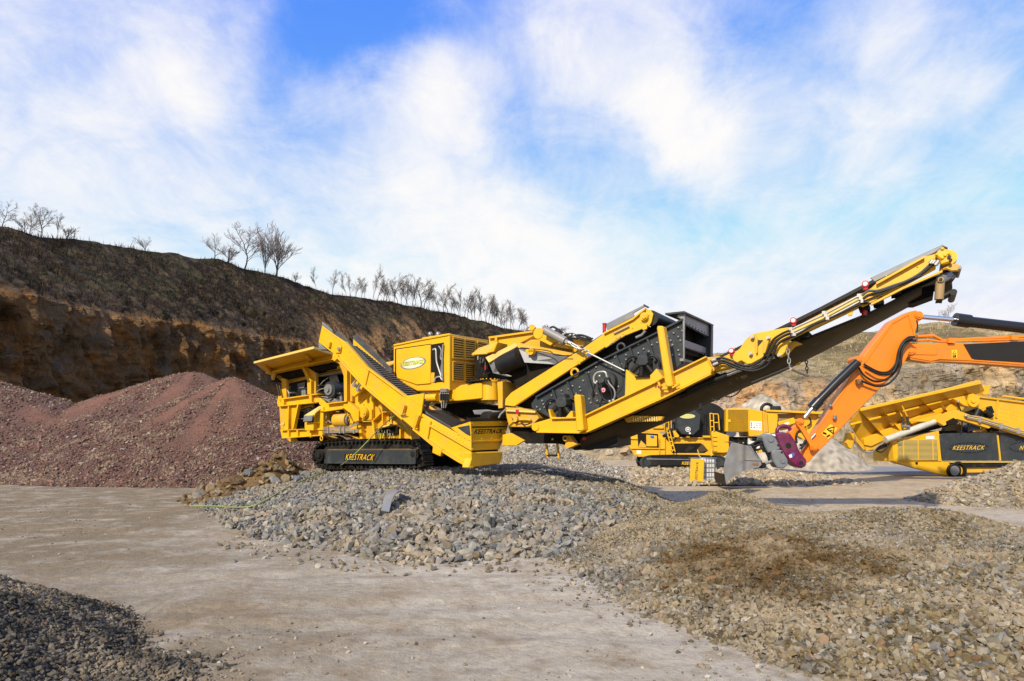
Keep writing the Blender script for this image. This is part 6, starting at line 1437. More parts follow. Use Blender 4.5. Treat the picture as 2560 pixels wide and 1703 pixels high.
# ------------------------------------------------------------------ the distant crusher behind the conveyor
def far_crusher():
    O = at(1710, 1172, 32.0); f = Frame(O, 6)
    root = thing('jaw_crusher', "distant yellow crusher with a black octagonal drum cover and mesh-fronted engine box", 'crusher', (O.x, O.y, O.z))
    M = Machine(f, root); P = M.plate; ey, ex, ez = f.ey, f.ex, f.ez
    loop = [(500, 868), (560, 855), (900, 850), (1250, 862), (1320, 890), (1338, 930), (1300, 985), (1200, 1000), (700, 1002), (520, 985), (470, 940), (465, 905)]
    for c in (0.0, 2.2):
        L = spline([f.side(R5(p), 0) + ey * c for p in loop + loop[:1]], 6); cen = sum(L, Vector()) / len(L)
        mb = MB(); mb.prism([cen + (q - cen) * .9 for q in L[::3]], ey * .45)
        for a, b in zip(L[:-1], L[1:]):
            t = (b - a); mb.box((a + b) / 2 + ey * .22, t * .45, ey * .25, t.normalized().cross(ey) * .03)
        tb = M.put(mb, 'track_belt', TRK)
        for (x, y) in ((505, 930), (1288, 930)):
            mb = MB(); C = f.side(R5((x, y)), 0) + ey * c; mb.tube([C - ey * .03, C + ey * .4], .34, 20); mb.tube([C - ey * .07, C], .18, 14); M.put(mb, 'sprocket', DGR, tb)
    tf = P('track_frame', R5, [(500, 888), (1225, 900), (1225, 968), (498, 962)], -.06, .2, BLK, bevel=.02)
    mb = MB(); mb.prism([f.side(R5(p), -.09) for p in [(500, 884), (1225, 896), (1225, 904), (500, 895)]], ey * .1); M.put(mb, 'frame_edge', GRY, tf)
    lettering('lettering', 'KEESTRACK', *[f.side(R5(p), -.07) for p in [(874, 950), (1118, 956), (1124, 922), (880, 917)]], GLD, tf, root, .015, .2, -ey)
    body = P('chassis', R5, [(232, 640), (400, 605), (640, 605), (700, 660), (1180, 660), (1200, 625), (1385, 640), (1385, 820), (1320, 870), (420, 862), (370, 850), (258, 675)], .2, .12, YEL, bevel=.02)
    P('chassis', R5, [(232, 640), (400, 605), (640, 605), (700, 660), (1180, 660), (1385, 640), (1385, 820), (1320, 870), (420, 862), (370, 850), (258, 675)], 2.4, .12, YEL, bevel=0)
    P('chassis_floor', R5, [(370, 800), (1385, 800), (1320, 868), (420, 858)], .3, 2.1, YEL2, bevel=0)
    for q in ([(400, 608), (622, 622), (630, 770), (410, 765)], [(758, 800), (800, 724), (1082, 720), (1160, 800), (1118, 826), (772, 826)], [(665, 640), (710, 612), (720, 655), (680, 660)]):
        P('frame_opening', R5, q, .19, .02, DRK, bevel=0)
    P('opening_panel', R5, [(496, 630), (612, 640), (612, 755), (496, 755)], .17, .03, YEL, bevel=.01); P('small_plate', R5, [(540, 640), (578, 642), (578, 668), (540, 666)], .16, .01, BLU, bevel=0)
    P('opening_cheek', R5, [(410, 765), (440, 690), (490, 740), (495, 765)], .17, .02, YEL2, bevel=0)
    P('jaw_plate', R5, [(1045, 780), (1100, 728), (1160, 800), (1060, 820)], .17, .02, UND, bevel=0)
    P('jaw_plate', R5, [(905, 800), (960, 745), (1010, 770), (930, 822)], .17, .02, INK, bevel=0)
    mb = MB()
    for q in ([(250, 668), (400, 672), (400, 678), (252, 676)], [(330, 774), (690, 776), (690, 784), (335, 782)], [(632, 670), (640, 670), (640, 862), (632, 862)], [(695, 670), (700, 670), (700, 862), (695, 862)], [(400, 848), (1320, 858), (1318, 872), (410, 866)], [(700, 655), (1200, 660), (1200, 670), (700, 668)]):
        mb.prism([f.side(R5(p), .12) for p in q], ey * .1)
    M.put(mb, 'frame_rib', YEL2)
    P('white_label', R5, [(392, 796), (442, 798), (442, 836), (392, 834)], .19, .01, WHT, bevel=0)
    mb = MB(); mb.dot(f.side(R5((565, 655)), .15), .05); M.put(mb, 'marker', BLU)
    # platform on the left with small frames
    P('platform', R5, [(480, 530), (660, 530), (700, 545), (740, 560), (735, 600), (640, 605), (470, 600), (340, 600)], .3, 1.6, YEL2)
    P('platform_rail', R5, [(560, 540), (680, 540), (680, 565), (570, 565)], .2, .08, YEL)
    # black drum unit
    mb = MB(); C = f.side(R5((1150, 510)), .3); mb.tube([C, C + ey * 1.8], 1.05, 30); M.put(mb, 'flywheel', BLK)
    P('crusher_block', R5, [(760, 420), (850, 340), (980, 350), (1290, 440), (1310, 600), (1270, 660), (780, 660), (740, 540)], .6, 1.6, DGR, bevel=.03)
    oc = P('octagonal_cover', R5, [(826, 410), (878, 362), (1022, 372), (1080, 424), (1066, 572), (1000, 636), (878, 626), (822, 560)], -.25, .6, DGR, bevel=.03)
    C = f.side(R5((935, 432)), -.27); Ax = f.side(R5((1020, 432)), -.27) - C; Ay = f.side(R5((935, 407)), -.27) - C
    M.put(MB().prism([C + Ax * math.cos(a * .2094) + Ay * math.sin(a * .2094) for a in range(30)], -ey * .01), 'emblem', FADE, oc)
    mb = MB(); M.disc('', R5, (943, 573), 27, -.28, .04, mb=mb, mi=0); M.disc('', R5, (943, 573), 20, -.29, .02, mb=mb, mi=1); M.disc('', R5, (943, 573), 10, -.30, .02, mb=mb, mi=0); M.put(mb, 'round_plate', [WHT, GRY], oc)
    mb = MB(); M.disc('', R5, (963, 614), 10, -.28, .03, mb=mb); M.put(mb, 'small_disc', WHT, oc)
    mb = MB(); C = f.side(R5((765, 635)), .1); mb.tube([C + (ex * math.cos(a * math.pi / 10) + ez * math.sin(a * math.pi / 10)) * .26 for a in range(21)], .05, 8); M.put(mb, 'pulley_rim', BLK)
    P('drum_brace', R5, [(780, 590), (805, 585), (850, 640), (840, 660), (800, 658)], -.1, .15, YEL); P('drum_seat', R5, [(930, 640), (960, 640), (965, 660), (925, 660)], -.1, .3, YEL)
    P('drum_seat', R5, [(1100, 640), (1180, 640), (1185, 662), (1110, 662)], .0, .3, YEL)
    for (x, y0_, y1_) in ((1120, 400, 640), (1280, 450, 600), (1310, 460, 580)): P('belt_guard', R5, [(x, y0_), (x + 18, y0_ + 5), (x + 20, y1_), (x, y1_)], .2, .3, BLK)
    # railings and ladder
    def rails(name, lines, c, r=.028, mat=YEL):
        mb = MB()
        for l in lines: M.line('', R5, l, c, r, None, mb=mb)
        return M.put(mb, name, mat)
    rails('railing', [[(1178, 400), (1185, 590)], [(1215, 410), (1222, 590)], [(1268, 415), (1280, 580)], [(1178, 400), (1215, 408), (1262, 408), (1268, 430)], [(1180, 480), (1218, 480)], [(1180, 545), (1222, 545)], [(1215, 500), (1275, 500)]], -.1)
    rails('railing', [[(685, 470), (690, 560)], [(735, 430), (738, 570)], [(760, 410), (765, 560)], [(685, 470), (735, 430), (762, 410)], [(690, 510), (738, 490)]], .1)
    rails('ladder', [[(715, 585), (775, 815)], [(745, 585), (805, 812)]] + [[(722 + k * 12, 612 + k * 46), (752 + k * 12, 610 + k * 46)] for k in range(5)], -.15)
    P('service_cabinet', R5, [(1190, 590), (1230, 590), (1380, 640), (1385, 815), (1330, 825), (1212, 822), (1195, 640)], -.05, .4, YEL, bevel=.02)
    mb = MB()
    for y in (648, 690, 742, 800): mb.prism([f.side(R5(p), -.1) for p in [(1205, y), (1255, y + 1), (1255, y + 9), (1205, y + 8)]], ey * .1)
    mb.prism([f.side(R5(p), -.1) for p in [(1196, 640), (1208, 640), (1220, 822), (1208, 822)]], ey * .1); M.put(mb, 'cabinet_step', YEL2)
    rails('stair_rail', [[(1045, 790), (1060, 850), (1085, 880)], [(1200, 780), (1190, 860)]], -.3, .025, CREAM)
    # engine box with mesh
    P('engine_box', R5, [(1350, 352), (1400, 345), (1590, 348), (1740, 376), (1752, 640), (1600, 652), (1590, 600), (1345, 598)], -.1, 2.0, YEL, bevel=.03)
    P('mesh_backing', R5, [(1372, 362), (1586, 362), (1586, 592), (1372, 590)], -.115, .02, DRK, bevel=0)
    mb = MB()
    for k in range(25): x = 1373 + k * 8.8; mb.prism([f.side(R5(p), -.14) for p in [(x, 362), (x + 2.2, 362), (x + 2.2, 592), (x, 592)]], ey * .02)
    for k in range(27): y = 362 + k * 8.8; mb.prism([f.side(R5(p), -.15) for p in [(1372, y), (1587, y), (1587, y + 2.2), (1372, y + 2.2)]], ey * .012)
    gr = M.put(mb, 'mesh_grille', YEL)
    P('latch', R5, [(1372, 466), (1402, 466), (1402, 496), (1372, 496)], -.17, .03, YEL)
    st = P('warning_sticker', R5, [(1609, 484), (1732, 488), (1732, 586), (1609, 576)], -.112, .01, WHT, bevel=0)
    mb = MB()
    for i, (x, y) in enumerate([(1622, 505), (1652, 507), (1682, 508), (1714, 510), (1622, 526), (1652, 528), (1682, 530), (1714, 532), (1622, 550), (1652, 552), (1682, 554), (1714, 556)]):
        C = f.side(R5((x, y)), -.118); r = .035; k = (0, 1, 2, 2)[i % 4]
        mb.tube([C, C + ey * .004], r, 3 if k == 1 and i < 4 else 12, (0 if i % 4 == 0 else 1 if (i % 4 in (1, 2) and i < 6) else 0 if i % 4 == 1 else 2))
    M.put(mb, 'pictogram_row', [BLU, GLD, PNK], st)
    P('box_edge', R5, [(1740, 376), (1770, 385), (1772, 600), (1752, 640)], -.05, .3, YEL2)
    mb = MB(); C = f.side(R5((1790, 360)), .6); mb.tube([C + (ex * math.cos(a * math.pi / 8) + ez * math.sin(a * math.pi / 8)) * .28 for a in range(17)], .08, 10); M.put(mb, 'exhaust_coil', BLK)
    mb = MB(); C = f.side(R5((1875, 358)), .5); mb.tube([C - ex * .2, C + ex * .25], .17, 14); M.put(mb, 'air_filter', BLK)
    P('conveyor_tail', R5, [(1780, 385), (1895, 392), (1905, 430), (1895, 615), (1800, 612), (1770, 560)], .1, .15, YEL); P('conveyor_tail', R5, [(1760, 400), (1790, 390), (1805, 612), (1770, 600)], -.05, .2, YEL2)
    P('discharge_rail', R5, [(1780, 362), (2560, 388), (2700, 395), (2700, 412), (2350, 408), (1785, 382)], .0, 1.2, YEL, bevel=.01)
    P('truss', R5, [(1895, 405), (2340, 408), (2340, 470), (2250, 520), (2180, 550), (2100, 560), (1905, 590), (1895, 500)], .4, .8, YEL2)
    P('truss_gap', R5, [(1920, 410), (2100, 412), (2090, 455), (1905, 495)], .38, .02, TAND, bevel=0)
    P('gear_box', R5, [(1900, 495), (2080, 445), (2100, 505), (1930, 560)], .2, .4, YEL, bevel=.02); P('white_label', R5, [(1975, 505), (2025, 492), (2028, 515), (1980, 526)], .19, .01, WHT, bevel=0)
    P('discharge_beam', R5, [(2050, 600), (2200, 560), (2360, 450), (2560, 360), (2560, 480), (2350, 620), (2180, 680)], .1, .5, YEL)
    for pl in ([(2220, 540), (2260, 500), (2240, 440)], [(2110, 520), (2150, 560), (2210, 545)]): M.line('hose', R5, pl, -.05, .04, BLK, smooth_n=5)
    # under the box
    P('lower_bay', R5, [(1385, 652), (1600, 655), (1740, 650), (1740, 800), (1560, 812), (1385, 815)], .4, 1.2, DRK, bevel=0)
    P('white_box', R5, [(1592, 662), (1718, 668), (1712, 790), (1640, 790), (1590, 730)], .2, .3, WHT, bevel=.02); P('display', R5, [(1632, 668), (1680, 668), (1680, 697), (1632, 697)], .18, .02, INK, bevel=0)
    P('lower_beam', R5, [(1700, 780), (1800, 770), (1780, 812), (1700, 825)], .1, .3, YEL)
    for pl in ([(1400, 660), (1430, 700), (1440, 740)], [(1480, 670), (1500, 720), (1530, 730)], [(1540, 660), (1550, 700), (1545, 730)]): M.line('hose', R5, pl, .3, .03, BLK, smooth_n=4)
    mb = MB()
    for k in range(4): mb.dot(f.side(R5((1400 + k * 45, 720)), .35), .07)
    M.put(mb, 'valve', GRY)
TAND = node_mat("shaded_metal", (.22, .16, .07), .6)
far_crusher()

# ------------------------------------------------------------------ the screener on the far side
def screener():
    O = at(2385, 1195, 33.0); f = Frame(O, -6)
    root = thing('tracked_screener', "yellow tracked screener with dark grey engine panels and a long ribbed hopper side", 'screener', (O.x, O.y, O.z))
    M = Machine(f, root); P = M.plate; ey, ex, ez = f.ey, f.ex, f.ez
    P('engine_box', R6, [(750, 1132), (1090, 1058), (1112, 1296), (758, 1302)], .0, 1.8, YEL, bevel=.02)
    P('grille_backing', R6, [(770, 1130), (1074, 1128), (1080, 1290), (776, 1284)], -.02, .03, DRK, bevel=0)
    mb = MB()
    for k in range(17):
        y = 1130 + k * 9.4; mb.prism([f.side(R6(p), -.06) for p in [(770, y), (1076, y - 1), (1076, y + 4.0), (770, y + 5.0)]], ey * .04)
    M.put(mb, 'grille_slats', CREAM)
    for x in (810, 925, 1040): P('grille_post', R6, [(x, 1128), (x + 5, 1128), (x + 8, 1288), (x + 3, 1288)], -.07, .03, YEL, bevel=0)
    P('white_label', R6, [(988, 1088), (1052, 1086), (1054, 1122), (990, 1124)], -.02, .02, WHT, bevel=0); P('red_band', R6, [(988, 1088), (1052, 1086), (1052, 1094), (988, 1096)], -.03, .01, PNK, bevel=0)
    P('small_plate', R6, [(772, 1152), (798, 1152), (798, 1174), (772, 1174)], -.08, .02, GRY, bevel=0)
    p1 = P('side_panel', R6, [(1095, 1092), (1130, 1078), (1552, 1070), (1562, 1290), (1120, 1290)], -.03, .1, DGR, bevel=.02)
    p2 = P('side_panel', R6, [(1558, 1068), (1640, 1075), (1756, 1102), (1900, 1130), (1900, 1292), (1580, 1292)], -.03, .1, DGR, bevel=.02)
    for (cx, cy, rx, ry, s, x0, x1, pp) in ((1325, 1190, 162, 38, 'KEESTRACK', 1195, 1450, p1), (1800, 1185, 172, 42, 'NOVUM', 1718, 1880, p2)):
        C = f.side(R6((cx, cy)), -.04); mb = MB()
        for a in range(28):
            t0 = a * 2 * math.pi / 28; Q = [C + ex * (rx * .3189 * C.y / F_PX * math.cos(t0 + d * .13)) + ez * (ry * .3189 * C.y / F_PX * math.sin(t0 + d * .13)) for d in (0, .5, 1)]; mb.tube(Q, .022, 4)
        M.put(mb, 'oval_ring', INK, pp)
        lettering('lettering', s, *[f.side(R6(p), -.04) for p in [(x0, 1207), (x1 - 8, 1205), (x1, 1172), (x0 + 8, 1174)]], GLD, pp, root, .0, .2, -ey)
    P('panel_gap', R6, [(1545, 1092), (1556, 1092), (1578, 1290), (1566, 1290)], -.06, .05, YEL, bevel=0)
    P('deck_top', R6, [(1105, 1060), (1550, 1045), (1545, 1075), (1110, 1085)], .3, 1.2, DRK)
    P('chassis', R6, [(735, 1292), (1900, 1296), (1900, 1372), (1300, 1388), (1290, 1400), (1160, 1412), (950, 1362), (762, 1312)], .05, .3, YEL, bevel=.02)
    P('nose_plate', R6, [(722, 1140), (752, 1135), (762, 1312), (738, 1295)], .02, .4, YEL)
    P('sill', R6, [(1210, 1304), (1900, 1304), (1900, 1330), (1230, 1330)], -.02, .1, BLK, bevel=0); P('sill_edge', R6, [(1180, 1298), (1900, 1298), (1900, 1306), (1180, 1306)], -.08, .2, CREAM, bevel=0)
    mb = MB(); M.disc('', R6, (1215, 1370), 55, -.1, .4, mb=mb); M.disc('', R6, (1215, 1370), 38, -.16, .1, mb=mb, mi=1)
    for k in range(16):
        a = k * math.pi / 8; C = f.side(R6((1215, 1370)), .1); r = (f.side(R6((1215, 1435)), .1) - C).length; mb.box(C + ex * r * math.cos(a) + ez * r * math.sin(a), ey * .22, (ex * -math.sin(a) + ez * math.cos(a)) * .09, (ex * math.cos(a) + ez * math.sin(a)) * .05)
    M.put(mb, 'track_wheel', [TRK, GRY])
    P('track_belt', R6, [(1215, 1302), (1900, 1330), (1900, 1345), (1290, 1345)], -.05, .45, TRK, bevel=0); P('track_belt', R6, [(1215, 1432), (1240, 1438), (1900, 1440), (1900, 1425), (1240, 1422)], -.05, .45, TRK, bevel=0)
    mb = MB(); M.disc('', R6, (1092, 1340), 12, .02, .05, mb=mb); M.disc('', R6, (916, 1312), 10, .02, .05, mb=mb, mi=1); M.put(mb, 'pin', [YEL2, INK])
    # ribbed hopper side, inclined towards the viewer at the top
    Q = [f.side(R6(p[:2]), p[2]) for p in [(385, 990, .2), (478, 890, -.5), (1000, 770, -.5), (1415, 672, -.5), (1448, 745, -.1), (1200, 832, .5), (860, 980, .5), (500, 1182, .5)]]
    M.put(MB().prism(Q, ey * .05), 'hopper_side', YEL2)
    P('hopper_rim', R6, [(470, 882), (1000, 760), (1418, 664), (1424, 690), (1000, 785), (480, 905)], -.62, .2, YEL, bevel=.02)
    P('hopper_back', R6, [(1000, 765), (1385, 660), (1412, 662), (1420, 690), (1000, 778)], .8, .05, YEL2)
    mb = MB()
    for (a, b) in (((470, 900), (655, 1105)), ((625, 870), (780, 1060)), ((745, 845), (885, 1030)), ((930, 800), (1045, 910)), ((1110, 765), (1170, 830)), ((1100, 845), (1160, 925)), ((1290, 735), (1310, 765))):
        P0, P1 = f.side(R6(a), -.55), f.side(R6(b), .40); mb.prism([P0, P1, P1 + ey * .1 + ex * .08, P0 + ey * .1 + ex * .08], Vector((0, -.22, -.10)))
    for (a, b) in (((395, 1010), (1250, 790)),): P0, P1 = f.side(R6(a), -.1), f.side(R6(b), -.1); mb.tube([P0, P1], .07, 6)
    M.put(mb, 'hopper_rib', YEL)
    P('hopper_beam', R6, [(500, 1120), (860, 970), (1200, 840), (1250, 850), (1250, 905), (1230, 960), (1060, 1010), (870, 1035), (560, 1180), (510, 1170)], .1, .3, YEL, bevel=.02)
    P('hopper_lip', R6, [(500, 1182), (620, 1130), (700, 1130), (580, 1205), (520, 1215)], .2, .4, YEL)
    P('drive_leg', R6, [(380, 1075), (420, 1062), (435, 1100), (405, 1200), (385, 1190), (365, 1150)], .3, .3, YEL)
    P('drive_leg', R6, [(430, 1080), (460, 1120), (520, 1195), (500, 1210), (440, 1140)], .2, .3, YEL2)
    for (x) in (800, 840): M.line('strut_cylinder', R6, [(x - 40, 860), (x, 945)], -.4, .03, YEL); M.line('strut_rod', R6, [(x, 945), (x + 15, 1030)], -.4, .06, DGR)
    mb = MB(); M.line('', R6, [(800, 1020), (855, 1025)], -.4, .08, None, mb=mb); M.put(mb, 'strut_foot', GRY)
    M.line('roll_cover', R6, [(670, 1128), (1050, 985)], -.2, .16, node_mat("pale_tube", (.5, .5, .45), .4), n=14)
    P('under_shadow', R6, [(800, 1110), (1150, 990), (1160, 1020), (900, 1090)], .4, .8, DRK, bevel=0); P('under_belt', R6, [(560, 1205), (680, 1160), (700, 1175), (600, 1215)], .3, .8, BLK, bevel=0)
    for pl in ([(430, 1100), (445, 1170), (500, 1220), (560, 1225), (610, 1180), (660, 1140)], [(600, 1215), (640, 1225), (680, 1190), (700, 1150)], [(1235, 840), (1265, 920), (1270, 1000), (1262, 1075)], [(1310, 960), (1320, 1020), (1318, 1070)]): M.line('hose', R6, pl, -.1, .035, BLK if pl[0][0] > 500 else GRY, smooth_n=6)
    # folding arm and screen box
    P('fold_arm', R6, [(870, 985), (1230, 890), (1260, 905), (1330, 930), (1500, 1030), (1480, 1040), (1300, 985), (1230, 965), (1130, 1020), (1080, 990)], -.3, .25, YEL, bevel=.02)
    mb = MB(); M.disc('', R6, (1362, 822), 48, -.35, .5, mb=mb); M.disc('', R6, (1362, 820), 18, -.42, .1, mb=mb); M.put(mb, 'arm_pivot', YEL, None, .02)
    P('arm_block', R6, [(1200, 805), (1360, 765), (1410, 790), (1410, 850), (1340, 872), (1290, 860), (1240, 830)], -.25, .4, YEL, bevel=.02)
    P('screen_box', R6, [(1400, 790), (1460, 790), (1756, 838), (1920, 860), (1920, 1150), (1756, 1088), (1540, 990), (1400, 940), (1380, 900)], .1, 1.6, YEL, bevel=.02, bolts=[(1575 + 25 * (k % 7), 880 + 30 * (k // 7) + 6 * (k % 7), .03) for k in range(24)] + [(1430, 880, .03), (1470, 880, .03), (1510, 890, .03)])
    P('box_flange', R6, [(1400, 782), (1756, 826), (1920, 850), (1920, 862), (1756, 840), (1400, 796)], .0, .4, YEL2, bevel=0)
    P('end_post', R6, [(1440, 700), (1495, 700), (1480, 770), (1440, 775), (1430, 740)], .2, .4, YEL); P('box_rib', R6, [(1548, 808), (1562, 812), (1550, 960), (1536, 955)], .02, .1, YEL2)
    P('gap_shade', R6, [(1310, 912), (1400, 880), (1500, 945), (1450, 960), (1340, 930)], -.05, .2, DRK, bevel=0); P('gap_shade', R6, [(1145, 985), (1205, 955), (1245, 985), (1220, 1012), (1150, 1008)], -.32, .3, DRK, bevel=0)
    P('gap_shade', R6, [(1500, 1030), (1560, 1035), (1560, 1060), (1490, 1068)], -.1, .3, DRK, bevel=0)
    for (a, b) in (((1400, 890), (1375, 945)), ((1455, 905), (1500, 945)), ((1480, 870), (1500, 920))): M.line('rubber_spring', R6, [a, b], -.15, .14, BLK, n=12)
    P('blue_grey_motor', R6, [(1330, 1020), (1370, 985), (1420, 1010), (1420, 1058), (1330, 1062)], .1, .5, node_mat("blue_grey", (.05, .08, .13), .4), bevel=.05)
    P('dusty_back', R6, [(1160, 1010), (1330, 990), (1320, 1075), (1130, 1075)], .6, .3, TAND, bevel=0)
    for i in range(3): M.line('pipe', R6, [(1310, 935 + i * 12), (1400, 955 + i * 12), (1580, 1010 + i * 12), (1900, 1110 + i * 12)], -.38, .03, (SLV, CREAM, SLV)[i])
    P('pipe_rail', R6, [(1300, 930), (1420, 945), (1600, 1005), (1900, 1095), (1900, 1150), (1600, 1055), (1440, 1005), (1310, 965)], -.33, .15, YEL)
    mb = MB()
    for (x, y) in ((1410, 968), (1575, 1018), (1710, 1058)): mb.box(f.side(R6((x, y)), -.42), ex * .07, ey * .04, ez * .15)
    mb.dot(f.side(R6((1300, 940)), -.4), .09); mb.dot(f.side(R6((1240, 828)), -.4), .08); M.put(mb, 'pipe_clamp', SLV)
    M.line('top_bar', R6, [(1590, 785), (1700, 800), (1900, 830)], .5, .06, YEL)
    P('yellow_stub', R6, [(1430, 1020), (1450, 1020), (1460, 1070), (1425, 1070)], .1, .1, YEL); P('yellow_stub', R6, [(1360, 1045), (1540, 1060), (1540, 1072), (1360, 1068)], .1, .1, YEL2)
    mb = MB(); rd = random.Random(8)
screener()

# ------------------------------------------------------------------ excavator arm reaching in from the right
def excavator():
    O = Vector((25.0, 25.5, 0)); f = Frame(at(2200, 1100, 25.0), 4)
    root = thing('excavator', "orange excavator arm with black cylinders and a purple quick coupler reaching into frame", 'excavator', (O.x, O.y, O.z))
    M = Machine(f, root); P = M.plate; ey, ex, ez = f.ey, f.ex, f.ez
    st = P('stick', R6, [(430, 500), (440, 480), (500, 470), (555, 395), (720, 195), (860, 122), (905, 112), (950, 128), (968, 160), (960, 185), (935, 195), (900, 300), (880, 370), (850, 470), (800, 560), (640, 715), (60, 1310), (20, 1290), (5, 1240), (90, 1120), (240, 880), (440, 560)], .0, .55, ORG, bevel=.03)
    mb = MB()
    mb.prism([f.side(R6(p), -.03) for p in [(505, 520), (720, 208), (862, 132), (905, 300), (898, 318), (850, 150), (725, 218), (515, 525)]], ey * .04)
    M.put(mb, 'stick_seam', ORG, st)
    mb = MB(); mb.prism([f.side(R6(p), -.015) for p in [(505, 535), (450, 600), (100, 1110), (92, 1105), (440, 592), (495, 530)]], ey * .02); M.put(mb, 'stick_rib', ORG, st)
    for (x, y, r) in ((935, 150, 30), (460, 495, 26), (112, 1188, 26)):
        mb = MB(); M.disc('', R6, (x, y), r, -.06, .7, mb=mb); M.disc('', R6, (x, y), r * .55, -.1, .78, mb=mb); M.put(mb, 'pin_boss', ORG, st)
    bm_ = P('boom', R6, [(820, 410), (850, 375), (905, 368), (1085, 370), (1290, 372), (1900, 345), (2100, 340), (2100, 600), (1900, 552), (1756, 545), (1560, 528), (1350, 512), (1100, 500), (1030, 515), (880, 490), (840, 462)], .12, .6, ORG, bevel=.03)
    mb = MB(); M.disc('', R6, (872, 425), 34, .04, .75, mb=mb); M.disc('', R6, (872, 425), 20, .0, .1, mb=mb); M.put(mb, 'boom_pin', ORG, bm_)
    P('boom_web', R6, [(880, 382), (1070, 376), (1082, 400), (1078, 460), (1060, 465), (905, 462)], .09, .04, ORG, bm_, bevel=.02)
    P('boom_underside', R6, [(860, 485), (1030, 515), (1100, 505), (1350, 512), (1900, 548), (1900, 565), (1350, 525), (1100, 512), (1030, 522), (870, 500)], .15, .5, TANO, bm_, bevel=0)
    P('black_stripe', R6, [(1282, 378), (1900, 348), (2100, 345), (2100, 560), (1900, 530), (1756, 522), (1370, 498), (1345, 488)], .10, .03, INK, bm_, bevel=0)
    lb = P('warning_label', R6, [(1190, 424), (1232, 424), (1232, 488), (1190, 488)], .105, .02, GLD, bm_, bevel=0)
    mb = MB(); mb.prism([f.side(R6(p), .09) for p in [(1196, 455), (1226, 455), (1211, 430)]], ey * .01); mb.prism([f.side(R6(p), .09) for p in [(1198, 462), (1224, 462), (1224, 482), (1198, 482)]], ey * .01); M.put(mb, 'pictogram', INK, lb)
    mb = MB(); mb.prism([f.side(R6(p), .085) for p in [(1201, 452), (1221, 452), (1211, 436)]], ey * .01); mb.prism([f.side(R6(p), .085) for p in [(1202, 466), (1212, 466), (1208, 478)]], ey * .01); M.put(mb, 'pictogram_fill', GLD, lb)
    M.line('boom_pipe', R6, [(905, 318), (1045, 312), (1120, 350), (1400, 335), (1756, 320), (2100, 318)], .2, .06, ORG)
    M.line('boom_pipe', R6, [(880, 352), (1010, 345), (1100, 360), (1400, 350), (1756, 340), (2100, 338)], .15, .045, ORG)
    mb = MB(); mb.box(f.side(R6((1178, 352)), .1), ex * .12, ey * .1, ez * .09); mb.box(f.side(R6((1670, 328)), .1), ex * .12, ey * .1, ez * .09); M.put(mb, 'pipe_bracket', ORG)
    # the rest of the machine stands past the edge of the frame
    T0, T1 = f.side(R6((2095, 342)), .12), f.side(R6((2095, 598)), .12); g = lambda x, z: Vector((T0.x, T0.y, 0)) + ex * x + ez * z
    M.put(MB().prism([T0, g(1.2, T0.z - .25), g(3.4, 3.0), g(4.0, 1.9), g(3.3, 1.7), g(2.4, 2.9), g(.6, T1.z - .15), T1], ey * .6), 'boom', ORG, bm_, .03)
    c0 = g(5.4, 0) + ey * .4
    for s_ in (-1, 1):
        q = [c0 + ey * (s_ * 1.15 - .3) + ex * a + ez * b for a, b in ((-2.0, .45), (-1.7, .85), (1.7, .85), (2.0, .45), (1.7, .08), (-1.7, .08))]
        M.put(MB().prism(q, ey * .6), 'track_belt', TRK, None, .06)
        M.put(MB().tube([q[0] + ex * .45 - ey * .03, q[0] + ex * .45 + ey * .63], .3, 16), 'sprocket', BLKP)
    M.put(MB().tube([c0 + ez * .8, c0 + ez * 1.15], .8, 24), 'slew_ring', BLKP)
    M.put(MB().prism([c0 - ey * 1.35 + ex * a + ez * b for a, b in ((-1.5, 1.15), (-1.5, 1.8), (.2, 1.9), (.6, 2.5), (2.4, 2.5), (2.75, 2.1), (2.75, 1.15))], ey * 2.7), 'upper_body', ORG, None, .06)
    cb = M.put(MB().prism([c0 - ey * 1.3 + ex * a + ez * b for a, b in ((-1.7, 1.3), (-1.75, 2.2), (-1.3, 3.05), (-.1, 3.05), (.1, 1.3))], ey * 1.0), 'cab', BLKP, None, .05)
    M.put(MB().prism([c0 - ey * 1.32 + ex * a + ez * b for a, b in ((-1.6, 1.7), (-1.62, 2.2), (-1.25, 2.92), (-.2, 2.92), (-.1, 1.7))], ey * .02), 'cab_window', node_mat("dark_glass", (.02, .03, .035), .08), cb)
    # upper cylinder
    M.line('cylinder_rod', R6, [(960, 165), (1225, 188)], .28, .095, CHR, n=16)
    mb = MB(); M.line('', R6, [(1215, 185), (1325, 200)], .28, .26, None, mb=mb, n=18); M.line('', R6, [(1320, 202), (1900, 268), (2250, 308)], .28, .21, None, mb=mb, n=18); M.put(mb, 'arm_cylinder', BLKP)
    # bucket cylinder with linkage
    mb = MB(); M.line('', R6, [(452, 520), (425, 545), (300, 665), (140, 830)], -.25, .17, None, mb=mb, n=18); M.line('', R6, [(150, 820), (95, 880)], -.25, .21, None, mb=mb, n=18); M.put(mb, 'bucket_cylinder', BLKP)
    M.line('cylinder_rod', R6, [(95, 880), (35, 955)], -.25, .07, CHR, n=14)
    mb = MB()
    for (x, y) in ((288, 637), (322, 655), (240, 862), (275, 945), (270, 960)): mb.dot(f.side(R6((x, y)), -.1), .08)
    M.put(mb, 'valve_fitting', GRY)
